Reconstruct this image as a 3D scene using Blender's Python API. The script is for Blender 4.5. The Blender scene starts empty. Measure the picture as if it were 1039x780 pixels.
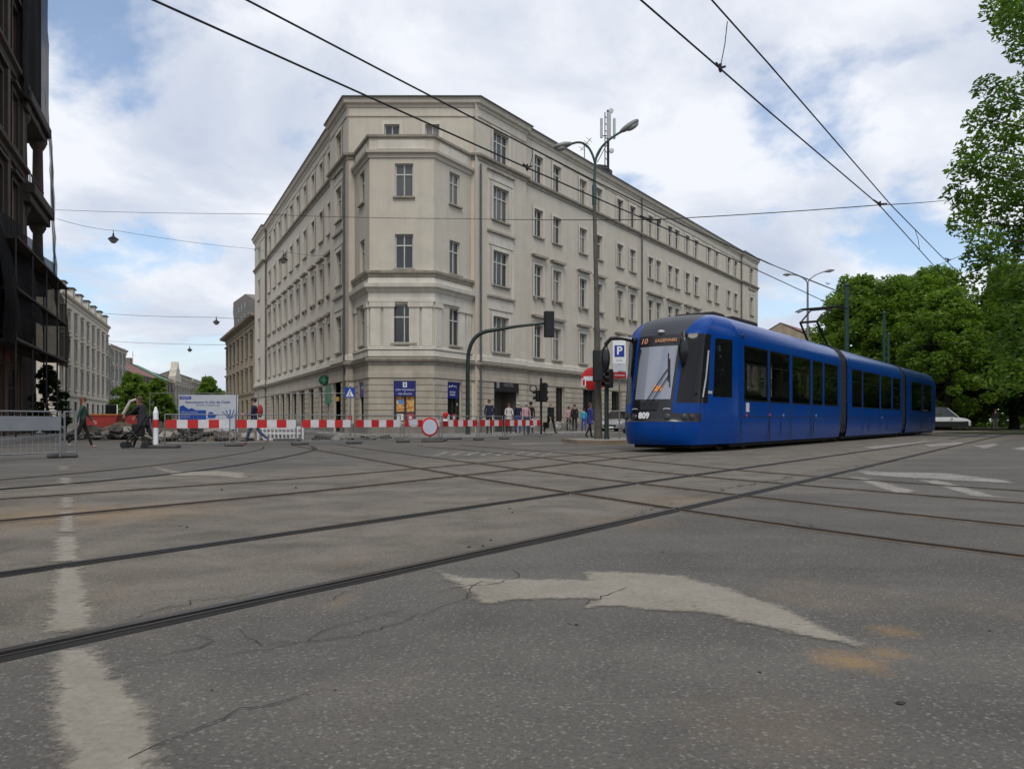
import bpy, bmesh, math, random
import numpy as np
from mathutils import Vector, Matrix
R = math.radians
random.seed(7)
SC = bpy.context.scene
COL = SC.collection

# ------------------------------------------------------------------ camera
FPX, CX, HY, CAMH = 780.0, 519.5, 427.0, 0.8     # focal length and horizon in photo pixels, camera height
cam_d = bpy.data.cameras.new('camera')
cam_d.sensor_width = 36.0
cam_d.lens = 36.0 * FPX / 1039.0
cam_d.shift_y = (HY - 390.0) / 1039.0
cam_d.clip_start = 0.05
cam_d.clip_end = 4000.0
cam = bpy.data.objects.new('camera', cam_d)
cam.location = (0, 0, CAMH)
cam.rotation_euler = (R(90), 0, 0)
COL.objects.link(cam)
SC.camera = cam

# ------------------------------------------------------------------ sky
SUN_EL, SUN_AZ = 55.0, 176.0      # degrees; azimuth clockwise from +Y: high behind the camera
SKY_SEED = 7.3
W = bpy.data.worlds.new('World')
SC.world = W
W.use_nodes = True
nt = W.node_tree
nt.nodes.clear()
def N(t, typ, **kw):
    n = t.nodes.new(typ)
    for k, v in kw.items():
        if k.startswith('i_'):
            n.inputs[k[2:].replace('_', ' ')].default_value = v
        else:
            setattr(n, k, v)
    return n
def L(t, a, b): t.links.new(a, b)
sky = N(nt, 'ShaderNodeTexSky', sky_type='NISHITA', sun_disc=False, sun_elevation=R(SUN_EL), sun_rotation=R(SUN_AZ))
sky.air_density = 1.0; sky.dust_density = 1.2; sky.ozone_density = 1.6
bg1 = N(nt, 'ShaderNodeBackground'); bg1.inputs['Strength'].default_value = 0.15
L(nt, sky.outputs[0], bg1.inputs['Color'])
tc = N(nt, 'ShaderNodeTexCoord')
sep = N(nt, 'ShaderNodeSeparateXYZ'); L(nt, tc.outputs['Generated'], sep.inputs[0])
def M(t, op, a, b=None, c=None, clamp=False):
    n = t.nodes.new('ShaderNodeMath'); n.operation = op; n.use_clamp = clamp
    for i, x in enumerate((a, b, c)):
        if x is None: continue
        if hasattr(x, 'is_output') or isinstance(x, bpy.types.NodeSocket): t.links.new(x, n.inputs[i])
        else: n.inputs[i].default_value = x
    return n.outputs[0]
zz = M(nt, 'ADD', M(nt, 'MAXIMUM', sep.outputs[2], 0.0), 0.32)
comb = N(nt, 'ShaderNodeCombineXYZ')
L(nt, M(nt, 'DIVIDE', sep.outputs[0], zz), comb.inputs[0])
L(nt, M(nt, 'DIVIDE', sep.outputs[1], zz), comb.inputs[1])
comb.inputs[2].default_value = SKY_SEED
def noise(t, vec, scale, detail=6, rough=0.55, dist=0.0, lac=2.0):
    n = t.nodes.new('ShaderNodeTexNoise')
    n.inputs['Scale'].default_value = scale; n.inputs['Detail'].default_value = detail
    n.inputs['Roughness'].default_value = rough; n.inputs['Distortion'].default_value = dist
    n.inputs['Lacunarity'].default_value = lac
    if vec is not None: t.links.new(vec, n.inputs['Vector'])
    return n.outputs[0]
def ramp(t, fac, stops, interp='LINEAR'):
    n = t.nodes.new('ShaderNodeValToRGB'); n.color_ramp.interpolation = interp
    e = n.color_ramp.elements
    while len(e) > 1: e.remove(e[-1])
    for i, (p, c) in enumerate(stops):
        if not hasattr(c, '__len__'): c = (c, c, c, 1)
        elif len(c) == 3: c = (*c, 1)
        if i == 0: e[0].position = p; e[0].color = c
        else:
            x = e.new(p); x.color = c
    if fac is not None: t.links.new(fac, n.inputs[0])
    return n.outputs[0]
def mixc(t, fac, a, b, mode='MIX'):
    n = t.nodes.new('ShaderNodeMix'); n.data_type = 'RGBA'; n.blend_type = mode
    for s, x in ((0, fac), (6, a), (7, b)):
        if isinstance(x, bpy.types.NodeSocket): t.links.new(x, n.inputs[s])
        else:
            if s and len(x) == 3: x = (*x, 1)
            n.inputs[s].default_value = x
    return n.outputs[2]
cl1 = noise(nt, comb.outputs[0], 2.1, 10, 0.55, 0.15)
cmask = ramp(nt, cl1, [(0.375, 0.0), (0.49, 1.0)], 'EASE')
cmask = M(nt, 'MAXIMUM', cmask, ramp(nt, sep.outputs[2], [(0.02, 0.8), (0.16, 0.0)]))
cl2 = noise(nt, comb.outputs[0], 2.4, 8, 0.55, 0.3)
ccol = ramp(nt, cl2, [(0.30, (0.48, 0.54, 0.66)), (0.46, (0.63, 0.67, 0.755)), (0.58, (0.80, 0.82, 0.87))])
bg2 = N(nt, 'ShaderNodeBackground'); bg2.inputs['Strength'].default_value = 1.0
L(nt, ccol, bg2.inputs['Color'])
mxs = N(nt, 'ShaderNodeMixShader')
L(nt, M(nt, 'MULTIPLY_ADD', cmask, 0.84, 0.13), mxs.inputs[0]); L(nt, bg1.outputs[0], mxs.inputs[1]); L(nt, bg2.outputs[0], mxs.inputs[2])
wo = N(nt, 'ShaderNodeOutputWorld'); L(nt, mxs.outputs[0], wo.inputs[0])

# ------------------------------------------------------------------ sun, exposure
sl = bpy.data.lights.new('sun', 'SUN'); sl.energy = 1.5; sl.angle = R(24); sl.color = (1.0, 0.95, 0.87)
so = bpy.data.objects.new('sun', sl); COL.objects.link(so)
so.rotation_euler = (R(90 - SUN_EL), 0, R(180 - SUN_AZ))
so.location = (0, 0, 60)
SC.view_settings.view_transform = 'Standard'
SC.view_settings.look = 'None'
SC.view_settings.exposure = 0.22
SC.view_settings.gamma = 1.0
SC.view_settings.use_curve_mapping = False
SC.render.engine = 'CYCLES'
SC.cycles.max_bounces = 6
SC.cycles.transparent_max_bounces = 16

# ------------------------------------------------------------------ helpers
def px(x, y, Y):            # photo pixel at depth Y -> world point
    return Vector(((x - CX) / FPX * Y, Y, CAMH + (HY - y) / FPX * Y))
def gp(x, y, z=0.0):        # photo pixel on the ground -> world point
    Y = (CAMH - z) * FPX / (y - HY)
    return Vector(((x - CX) / FPX * Y, Y, z))
def vx(x, Y, z=0.0):        # photo column at depth Y, height z
    return Vector(((x - CX) / FPX * Y, Y, z))

MATS = {}
def mat(name, col, rough=0.8, var=0.12, scale=3.0, bump=0.0, bscale=None, metal=0.0, spec=0.4, col2=None, cscale=0.6,
        coat=0.0, alpha=None, emit=None, estr=0.0, streak=0.0, transl=0.0, objrand=0.0):
    if name in MATS: return MATS[name]
    m = bpy.data.materials.new(name); m.use_nodes = True
    t = m.node_tree; b = t.nodes['Principled BSDF']
    b.inputs['Roughness'].default_value = rough; b.inputs['Metallic'].default_value = metal
    b.inputs['Specular IOR Level'].default_value = spec
    if coat: b.inputs['Coat Weight'].default_value = coat; b.inputs['Coat Roughness'].default_value = 0.06
    g = N(t, 'ShaderNodeNewGeometry')
    pos = g.outputs['Position']
    c = (*col, 1)
    n1 = noise(t, pos, scale, 6, 0.6)
    f = ramp(t, n1, [(0.28, 1 - var * 1.3), (0.72, 1 + var * 0.6)])
    base = mixc(t, 1.0, c, f, 'MULTIPLY')
    if col2 is not None:
        n2 = noise(t, pos, cscale, 5, 0.6, 0.4)
        base = mixc(t, ramp(t, n2, [(0.42, 0.0), (0.62, 1.0)]), base, (*col2, 1))
    if streak:
        mp = N(t, 'ShaderNodeMapping'); mp.inputs['Scale'].default_value = (2.6, 2.6, 0.16)
        L(t, pos, mp.inputs['Vector'])
        n3 = noise(t, mp.outputs[0], 1.0, 6, 0.65)
        base = mixc(t, 1.0, base, ramp(t, n3, [(0.30, 1 - streak), (0.58, 1.0)]), 'MULTIPLY')
    if objrand:
        oi = N(t, 'ShaderNodeObjectInfo')
        base = mixc(t, 1.0, base, ramp(t, oi.outputs['Random'], [(0, 1 - objrand), (1, 1 + objrand)]), 'MULTIPLY')
    L(t, base, b.inputs['Base Color'])
    if rough < 0.75 and not metal:
        pass
    if bump:
        bn = N(t, 'ShaderNodeBump'); bn.inputs['Strength'].default_value = bump; bn.inputs['Distance'].default_value = 0.02
        L(t, noise(t, pos, bscale or scale * 8, 5, 0.65), bn.inputs['Height']); L(t, bn.outputs[0], b.inputs['Normal'])
    if emit is not None:
        b.inputs['Emission Color'].default_value = (*emit, 1); b.inputs['Emission Strength'].default_value = estr
    if alpha is not None:
        b.inputs['Alpha'].default_value = alpha
    if transl:
        tr = N(t, 'ShaderNodeBsdfTranslucent'); L(t, base, tr.inputs[0])
        mx = N(t, 'ShaderNodeMixShader'); mx.inputs[0].default_value = transl
        out = [n for n in t.nodes if n.type == 'OUTPUT_MATERIAL'][0]
        L(t, b.outputs[0], mx.inputs[1]); L(t, tr.outputs[0], mx.inputs[2]); L(t, mx.outputs[0], out.inputs[0])
    MATS[name] = m
    return m

class MB:
    """collects vertices and faces (with material slots) into one mesh"""
    def __init__(s): s.v = []; s.f = []; s.m = []
    def add(s, vs, fs, m=0):
        o = len(s.v); s.v += [tuple(v) for v in vs]
        for f in fs: s.f.append(tuple(i + o for i in f)); s.m.append(m)
        return s
    def quad(s, a, b, c, d, m=0): return s.add([a, b, c, d], [(0, 1, 2, 3)], m)
    def poly(s, pts, m=0): return s.add(pts, [tuple(range(len(pts)))], m)
    def box(s, lo, hi, m=0, X=None):
        x0, y0, z0 = lo; x1, y1, z1 = hi
        vs = [Vector(p) for p in ((x0,y0,z0),(x1,y0,z0),(x1,y1,z0),(x0,y1,z0),(x0,y0,z1),(x1,y0,z1),(x1,y1,z1),(x0,y1,z1))]
        if X is not None: vs = [X @ v for v in vs]
        return s.add(vs, [(0,3,2,1),(4,5,6,7),(0,1,5,4),(1,2,6,5),(2,3,7,6),(3,0,4,7)], m)
    def prism(s, pts, y0, y1, m=0, X=None):
        """pts: (x,z) outline extruded along y"""
        n = len(pts)
        vs = [Vector((p[0], y0, p[1])) for p in pts] + [Vector((p[0], y1, p[1])) for p in pts]
        if X is not None: vs = [X @ v for v in vs]
        fs = [tuple(range(n)), tuple(range(2*n-1, n-1, -1))] + [(i, i+n, (i+1) % n + n, (i+1) % n) for i in range(n)]
        return s.add(vs, fs, m)
    def slab(s, pts, z0, z1, m=0):
        n = len(pts)
        vs = [(p[0], p[1], z0) for p in pts] + [(p[0], p[1], z1) for p in pts]
        fs = [tuple(range(n-1, -1, -1)), tuple(range(n, 2*n))] + [(i, (i+1) % n, (i+1) % n + n, i+n) for i in range(n)]
        return s.add(vs, fs, m)
    def tube(s, pts, r, n=8, m=0, cap=True):
        pts = [Vector(p) for p in pts]; k = len(pts)
        rs = r if hasattr(r, '__len__') else [r] * k
        vs = []; up = None
        for i, p in enumerate(pts):
            d = (pts[min(i+1, k-1)] - pts[max(i-1, 0)]).normalized()
            if up is None:
                up = Vector((0,0,1)) if abs(d.z) < 0.9 else Vector((1,0,0))
            a = d.cross(up).normalized(); b = a.cross(d).normalized(); up = b
            for j in range(n):
                t = 2*math.pi*j/n
                vs.append(p + a*(rs[i]*math.cos(t)) + b*(rs[i]*math.sin(t)))
        fs = [(i*n+j, i*n+(j+1) % n, (i+1)*n+(j+1) % n, (i+1)*n+j) for i in range(k-1) for j in range(n)]
        if cap: fs += [tuple(range(n-1, -1, -1)), tuple(range((k-1)*n, k*n))]
        return s.add(vs, fs, m)
    def lathe(s, prof, n=16, m=0, X=None):
        """prof: (r,z) list turned about z"""
        vs = []
        for r_, z_ in prof:
            for j in range(n):
                t = 2*math.pi*j/n; v = Vector((r_*math.cos(t), r_*math.sin(t), z_)); vs.append(X @ v if X is not None else v)
        k = len(prof)
        fs = [(i*n+j, i*n+(j+1) % n, (i+1)*n+(j+1) % n, (i+1)*n+j) for i in range(k-1) for j in range(n)]
        fs += [tuple(range(n-1, -1, -1)), tuple(range((k-1)*n, k*n))]
        return s.add(vs, fs, m)
    def ell(s, c, r, n=10, k=7, m=0, X=None):
        prof = []
        for i in range(k):
            a = -math.pi/2 + math.pi*(i+0.02)/(k-1+0.04) if 0 < i < k-1 else (-math.pi/2+0.05 if i == 0 else math.pi/2-0.05)
            prof.append((math.cos(a), math.sin(a)))
        T = Matrix.Translation(Vector(c)) @ Matrix.Diagonal((r[0], r[1], r[2], 1))
        if X is not None: T = X @ T
        return s.lathe(prof, n, m, T)
    def build(s, name, mats, parent=None, smooth=False, weld=False, bevel=0.0):
        me = bpy.data.meshes.new(name)
        me.from_pydata(s.v, [], s.f)
        if not hasattr(mats, '__len__'): mats = [mats]
        for m_ in mats: me.materials.append(m_)
        if len(mats) > 1: me.polygons.foreach_set('material_index', s.m)
        if weld or smooth or bevel:
            bm = bmesh.new(); bm.from_mesh(me)
            bmesh.ops.remove_doubles(bm, verts=bm.verts, dist=1e-4)
            bmesh.ops.recalc_face_normals(bm, faces=bm.faces)
            if bevel:
                bmesh.ops.bevel(bm, geom=[e for e in bm.edges if len(e.link_faces) == 2 and e.calc_face_angle(0) > 0.6],
                                offset=bevel, segments=1, affect='EDGES', profile=0.5)
            bm.to_mesh(me); bm.free()
        if smooth:
            me.polygons.foreach_set('use_smooth', [True]*len(me.polygons))
            me.set_sharp_from_angle(angle=R(40))
        me.update()
        o = bpy.data.objects.new(name, me); COL.objects.link(o)
        if parent is not None: o.parent = parent
        return o

def tag(o, label=None, cat=None, group=None, kind=None):
    if label: o['label'] = label
    if cat: o['category'] = cat
    if group: o['group'] = group
    if kind: o['kind'] = kind
    return o
def thing(name, label, cat, loc=(0,0,0), rz=0.0, group=None):
    o = bpy.data.objects.new(name, None); COL.objects.link(o)
    o.location = loc; o.rotation_euler = (0, 0, rz); o.empty_display_size = 0.2
    return tag(o, label, cat, group)
def inst(mesh, name, parent, loc=(0,0,0), rz=0.0, scale=None):
    o = bpy.data.objects.new(name, mesh); COL.objects.link(o)
    o.parent = parent; o.location = loc; o.rotation_euler = (0,0,rz)
    if scale: o.scale = scale
    return o
def copy_tree(o, parent=None):
    c = o.copy(); COL.objects.link(c); c.parent = parent
    for ch in list(o.children): copy_tree(ch, c)
    return c
TXT = {}
def text(s, size, m, parent, loc, rot, name='lettering', align='CENTER', ext=0.002, bold=0.0, sx=1.0):
    cu = bpy.data.curves.new('t', 'FONT'); cu.body = s; cu.size = size; cu.align_x = align; cu.align_y = 'CENTER'
    cu.extrude = ext; cu.offset = bold; cu.resolution_u = 3
    ob = bpy.data.objects.new('t', cu); COL.objects.link(ob)
    dg = bpy.context.evaluated_depsgraph_get()
    me = bpy.data.meshes.new_from_object(ob.evaluated_get(dg))
    bpy.data.objects.remove(ob); bpy.data.curves.remove(cu)
    me.name = name; me.materials.clear(); me.materials.append(m)
    o = bpy.data.objects.new(name, me); COL.objects.link(o)
    o.parent = parent; o.location = loc; o.rotation_euler = rot; o.scale = (sx, 1, 1)
    return o
def grid_holes(mb, xs0, xs1, z0, z1, holes, y0, depth, m=0, P=None, mr=None):
    """a sheet in the xz plane at y0 with rectangular holes, their edges returned inwards by depth (+y)"""
    xs = sorted({xs0, xs1, *[round(h[i], 5) for h in holes for i in (0, 1)]}); zs = sorted({z0, z1, *[round(h[i], 5) for h in holes for i in (2, 3)]})
    xs = [x for x in xs if xs0 - 1e-6 <= x <= xs1 + 1e-6]; zs = [z for z in zs if z0 - 1e-6 <= z <= z1 + 1e-6]
    P = P or (lambda x, y, z: (x, y, z))
    idx = {}
    vs = []; fs = []
    def vi(x, z):
        k = (x, z)
        if k not in idx: idx[k] = len(vs); vs.append(P(x, y0, z))
        return idx[k]
    for i in range(len(xs)-1):
        for j in range(len(zs)-1):
            cx, cz = (xs[i]+xs[i+1])/2, (zs[j]+zs[j+1])/2
            if any(h[0] < cx < h[1] and h[2] < cz < h[3] for h in holes): continue
            fs.append((vi(xs[i], zs[j]), vi(xs[i+1], zs[j]), vi(xs[i+1], zs[j+1]), vi(xs[i], zs[j+1])))
    mb.add(vs, fs, m)
    for a, b, c, d in holes:
        mr_ = m if mr is None else mr
        q = lambda x, z, y: P(x, y, z)
        y1 = y0 + depth
        mb.quad(q(a,c,y0), q(a,d,y0), q(a,d,y1), q(a,c,y1), mr_)
        mb.quad(q(b,d,y0), q(b,c,y0), q(b,c,y1), q(b,d,y1), mr_)
        mb.quad(q(a,d,y0), q(b,d,y0), q(b,d,y1), q(a,d,y1), mr_)
        mb.quad(q(b,c,y0), q(a,c,y0), q(a,c,y1), q(b,c,y1), mr_)
def molding(mb, poly, prof, m=0, capends=True):
    """prof: (outward, z) list swept along a plan polyline running left to right as seen from outside"""
    poly = [Vector((p[0], p[1])) for p in poly]; k = len(poly); rows = []
    for i, p in enumerate(poly):
        if i == 0: d0 = d1 = (poly[1]-poly[0]).normalized()
        elif i == k-1: d0 = d1 = (poly[-1]-poly[-2]).normalized()
        else: d0 = (p-poly[i-1]).normalized(); d1 = (poly[i+1]-p).normalized()
        n0 = Vector((d0.y, -d0.x)); n1 = Vector((d1.y, -d1.x))
        b = (n0+n1); b = b / max(0.35, (1 + n0.dot(n1)))
        rows.append([(p.x + b.x*o_, p.y + b.y*o_, z_) for o_, z_ in prof])
    n = len(prof)
    vs = [v for r_ in rows for v in r_]
    fs = [(i*n+j, (i+1)*n+j, (i+1)*n+j+1, i*n+j+1) for i in range(k-1) for j in range(n-1)]
    if capends: fs += [tuple(range(n)), tuple(range((k-1)*n+n-1, (k-1)*n-1, -1))]
    mb.add(vs, fs, m)
# ------------------------------------------------------------------ ground, road, tracks
TD = Vector((0.602, 0.799, 0)); TN = Vector((0.799, -0.602, 0))     # tram track direction and its right-hand normal
def road_material():
    m = bpy.data.materials.new('asphalt'); m.use_nodes = True
    t = m.node_tree; b = t.nodes['Principled BSDF']
    g = N(t, 'ShaderNodeNewGeometry'); pos = g.outputs['Position']
    s = N(t, 'ShaderNodeSeparateXYZ'); L(t, pos, s.inputs[0])
    dn = M(t, 'ADD', M(t, 'MULTIPLY', s.outputs[0], TN.x), M(t, 'MULTIPLY', s.outputs[1], TN.y))   # distance across the tracks
    big = noise(t, pos, 0.35, 7, 0.62, 0.6)
    mid = noise(t, pos, 1.7, 8, 0.65, 0.4)
    fine = noise(t, pos, 75, 5, 0.75)
    grey = ramp(t, big, [(0.30, (0.084, 0.078, 0.069)), (0.52, (0.107, 0.099, 0.087)), (0.70, (0.134, 0.123, 0.107))])
    # lighter, browner concrete between and beside the tram rails
    e = M(t, 'MULTIPLY_ADD', mid, 1.1, -0.55)
    dd = M(t, 'ADD', dn, e)
    band = M(t, 'MULTIPLY', ramp(t, M(t, 'MULTIPLY_ADD', dd, 0.05, 1.0), [(0.44, 0), (0.49, 1), (0.835, 1), (0.865, 0)]), 0.75)
    tan = ramp(t, mid, [(0.30, (0.118, 0.100, 0.077)), (0.55, (0.166, 0.144, 0.114)), (0.75, (0.200, 0.175, 0.140))])
    col = mixc(t, band, grey, tan)
    col = mixc(t, ramp(t, noise(t, pos, 0.9, 6, 0.6, 0.8), [(0.58, 0), (0.72, 0.5)]), col, (0.185, 0.142, 0.098))        # dusty brown patches
    col = mixc(t, 1.0, col, ramp(t, mid, [(0.25, 0.78), (0.5, 1.0), (0.78, 1.14)]), 'MULTIPLY')
    # worn lanes along the track direction
    mpw = N(t, 'ShaderNodeMapping'); mpw.inputs['Rotation'].default_value = (0, 0, -math.atan2(TD.y, TD.x)); mpw.inputs['Scale'].default_value = (0.12, 1.1, 1)
    mpw.vector_type = 'POINT'; L(t, pos, mpw.inputs['Vector'])
    col = mixc(t, 1.0, col, ramp(t, noise(t, mpw.outputs[0], 1.0, 5, 0.55), [(0.30, 0.80), (0.5, 1.0), (0.70, 1.14)]), 'MULTIPLY')
    # old drips and grit
    col = mixc(t, ramp(t, noise(t, pos, 6.5, 8, 0.8), [(0.62, 0), (0.72, 0.45)]), col, (0.065, 0.058, 0.050))
    # aggregate: pale and dark chips
    vo = N(t, 'ShaderNodeTexVoronoi'); vo.inputs['Scale'].default_value = 120; L(t, pos, vo.inputs['Vector'])
    sp = N(t, 'ShaderNodeSeparateColor'); L(t, vo.outputs['Color'], sp.inputs[0])
    col = mixc(t, ramp(t, sp.outputs[0], [(0.88, 0), (0.97, 0.5)]), col, (0.27, 0.25, 0.22))
    col = mixc(t, ramp(t, sp.outputs[1], [(0.80, 0), (0.95, 0.5)]), col, (0.06, 0.06, 0.058))
    col = mixc(t, 1.0, col, ramp(t, fine, [(0.25, 0.62), (0.5, 0.97), (0.75, 1.34)]), 'MULTIPLY')
    # hairline cracks
    wp = N(t, 'ShaderNodeTexNoise'); wp.inputs['Scale'].default_value = 2.2; wp.inputs['Detail'].default_value = 6; L(t, pos, wp.inputs['Vector'])
    va = N(t, 'ShaderNodeVectorMath', operation='MULTIPLY_ADD'); L(t, wp.outputs['Color'], va.inputs[0]); va.inputs[1].default_value = (0.9, 0.9, 0); L(t, pos, va.inputs[2])
    v2 = N(t, 'ShaderNodeTexVoronoi', feature='DISTANCE_TO_EDGE'); v2.inputs['Scale'].default_value = 0.62; L(t, va.outputs[0], v2.inputs['Vector'])
    crk = M(t, 'MULTIPLY', ramp(t, v2.outputs['Distance'], [(0.0, 1), (0.004, 0.0)]), ramp(t, noise(t, pos, 0.55, 3, 0.5), [(0.54, 0), (0.64, 0.4)]))
    col = mixc(t, crk, col, (0.03, 0.028, 0.026))
    # spilt rusty sand, a stain with its own shape
    for (sx, sy, rad, amt) in SPILLS:
        ox = N(t, 'ShaderNodeVectorMath', operation='DISTANCE'); L(t, pos, ox.inputs[0]); ox.inputs[1].default_value = (sx, sy, 0)
        dist = M(t, 'ADD', M(t, 'DIVIDE', ox.outputs['Value'], rad), M(t, 'MULTIPLY_ADD', noise(t, pos, 7.0, 9, 0.8), 2.8, -1.4))
        col = mixc(t, M(t, 'MULTIPLY', ramp(t, dist, [(0.2, 1), (1.1, 0)]), amt), col, (0.30, 0.185, 0.075))
    L(t, col, b.inputs['Base Color'])
    b.inputs['Roughness'].default_value = 0.86; b.inputs['Specular IOR Level'].default_value = 0.25
    bn = N(t, 'ShaderNodeBump'); bn.inputs['Strength'].default_value = 0.55; bn.inputs['Distance'].default_value = 0.006
    L(t, M(t, 'SUBTRACT', M(t, 'ADD', fine, M(t, 'MULTIPLY', vo.outputs['Distance'], 0.5)), crk), bn.inputs['Height']); L(t, bn.outputs[0], b.inputs['Normal'])
    return m
SPILLS = []
for (x_, y_, r_, a_) in ((862, 671, 0.15, 0.55), (897, 662, 0.09, 0.4), (905, 640, 0.12, 0.35), (790, 735, 0.3, 0.1), (40, 524, 1.1, 0.30), (150, 519, 0.9, 0.2), (640, 530, 0.5, 0.15), (690, 508, 0.8, 0.16), (1030, 440, 2.5, 0.4)):
    p = gp(x_, y_); SPILLS.append((p.x, p.y, r_, a_))
ASPH = road_material()
STEEL = mat('rail_steel', (0.040, 0.037, 0.034), 0.5, 0.4, 9, metal=0.3, col2=(0.05, 0.034, 0.022), cscale=1.4)
RUST = mat('rusty_steel', (0.070, 0.040, 0.024), 0.75, 0.4, 7, metal=0.25, bump=0.3)
TAR = mat('tar', (0.013, 0.012, 0.011), 0.85, 0.4, 5, bump=0.4, bscale=30)
DUST = mat('packed_dirt', (0.115, 0.095, 0.070), 0.95, 0.4, 6, bump=0.4, bscale=40)
PAINT = bpy.data.materials.new('worn_road_paint'); PAINT.use_nodes = True
def paint_material(m, c1, c2, thr):
    t = m.node_tree; b = t.nodes['Principled BSDF']
    g = N(t, 'ShaderNodeNewGeometry'); pos = g.outputs['Position']
    col = ramp(t, noise(t, pos, 2.4, 8, 0.7), [(0.3, c1), (0.7, c2)])
    col = mixc(t, 1.0, col, ramp(t, noise(t, pos, 40, 4, 0.7), [(0.25, 0.72), (0.7, 1.1)]), 'MULTIPLY')
    L(t, col, b.inputs['Base Color']); b.inputs['Roughness'].default_value = 0.8
    n1 = noise(t, pos, 30, 6, 0.8); n2 = noise(t, pos, 2.2, 5, 0.65)
    ed = N(t, 'ShaderNodeAttribute', attribute_name='edge')
    n3 = noise(t, pos, 11, 7, 0.75)
    f = M(t, 'ADD', M(t, 'MULTIPLY_ADD', n1, 0.9, -0.45), M(t, 'ADD', M(t, 'MULTIPLY_ADD', n2, 0.9, -0.45), M(t, 'MULTIPLY_ADD', n3, 1.35, -0.675)))
    a = ramp(t, M(t, 'ADD', M(t, 'MULTIPLY', ed.outputs['Fac'], .85), f), [(thr - 0.22, 0.0), (thr + 0.24, 0.85)])
    L(t, a, b.inputs['Alpha'])
    bn = N(t, 'ShaderNodeBump'); bn.inputs['Strength'].default_value = 0.5; bn.inputs['Distance'].default_value = 0.006
    L(t, n1, bn.inputs['Height']); L(t, bn.outputs[0], b.inputs['Normal'])
paint_material(PAINT, (0.235, 0.208, 0.162), (0.33, 0.297, 0.240), 0.43)
PAINT2 = bpy.data.materials.new('faded_road_paint'); PAINT2.use_nodes = True
paint_material(PAINT2, (0.25, 0.23, 0.20), (0.34, 0.32, 0.29), 0.60)

mb = MB(); S_ = 1500
mb.quad((-S_, -S_, 0), (S_, -S_, 0), (S_, S_, 0), (-S_, S_, 0))
road = tag(mb.build('road', ASPH), 'grey patched asphalt junction crossed by tram rails and worn paint', 'road', kind='structure')

def resample(pts, step):
    out = []
    for a, b in zip(pts[:-1], pts[1:]):
        n = max(1, int((b-a).length / step))
        out += [a.lerp(b, i/n) for i in range(n)]
    return out + [pts[-1]]
def smooth_path(pts, step=0.8):
    """Catmull-Rom through ground points"""
    P_ = [pts[0]*2-pts[1]] + pts + [pts[-1]*2-pts[-2]]; out = []
    for i in range(1, len(P_)-2):
        a, b, c, d = P_[i-1:i+3]
        n = max(2, int((c-b).length/step))
        for j in range(n):
            t = j/n
            out.append(0.5*((2*b)+(c-a)*t+(2*a-5*b+4*c-d)*t*t+(3*b-a-3*c+d)*t**3))
    return out + [pts[-1]]
def strip(mb, pts, prof, m, jit=0.0, rnd=None):
    """prof: (sideways, z) sections with material between consecutive entries"""
    k = len(pts); n = len(prof); vs = []
    for i, p in enumerate(pts):
        d = (pts[min(i+1, k-1)] - pts[max(i-1, 0)]); d.z = 0; d.normalize(); s = Vector((d.y, -d.x, 0))
        for j, (o_, z_) in enumerate(prof):
            q = p + s*(o_ + (rnd.uniform(-jit, jit) if rnd and j in (0, n-1) else 0)); vs.append((q.x, q.y, z_))
    o0 = len(mb.v); mb.v += vs
    for i in range(k-1):
        for j in range(n-1):
            mb.f.append((o0+i*n+j, o0+(i+1)*n+j, o0+(i+1)*n+j+1, o0+i*n+j+1)); mb.m.append(m[j])
RR = random.Random(3)
def rail(pixels, rusty=False, w=1.0, k=1.0):
    pts = smooth_path([Vector((x, y, 0)) for x, y in pixels], 0.5)
    mb = MB()
    # tar shoulder, head, groove, lip, tar shoulder
    prof = [(-0.045-0.04*w, 0.002), (-0.040, 0.007), (-0.040, 0.013), (0.010, 0.013), (0.012, 0.003), (0.044, 0.003), (0.046, 0.011), (0.060, 0.011), (0.060, 0.007), (0.065+0.04*w, 0.002)]
    prof = [(a*k, z) for a, z in prof]
    mm = [0, 1, 1, 2, 2, 2, 1, 1, 0]
    strip(mb, pts, prof, mm, 0.015*w, RR)
    return mb.build('rail', [DUST if rusty else TAR, RUST if rusty else STEEL, TAR], road)
# the double track the tram runs on (left to right across the picture, then away to the right)
def offs(pts, d):
    P_ = [Vector((x, y, 0)) for x, y in pts]; out = []
    for i, p in enumerate(P_):
        t_ = (P_[min(i+1, len(P_)-1)]-P_[max(i-1, 0)]).normalized(); q = p+Vector((t_.y, -t_.x, 0))*d; out.append((q.x, q.y))
    return out
rail([(-4.4, -.85), (-1.75, 2.63), (0, 4.93), (4.0, 10.4), (16.9, 28.4), (38, 57.5)], w=.8, k=.9)
rail([(-5.2, .55), (-2.66, 4.0), (0, 7.65), (4.1, 13.25), (23.3, 39.2), (37, 57.9)], w=.9, k=.8)
rail([(-7.3, 1.7), (-4.07, 6.1), (-1.9, 9.2), (.1, 12.6), (4.05, 18.94), (16, 34.8), (33, 57.4)], rusty=True, w=1.2)
rail([(-8.6, 3.3), (-5.1, 7.9), (-2.9, 10.7), (-1.2, 13.4), (2.85, 19.84), (14.8, 35.7), (31, 57.2)], rusty=True, w=1.0, k=.6)
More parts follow.
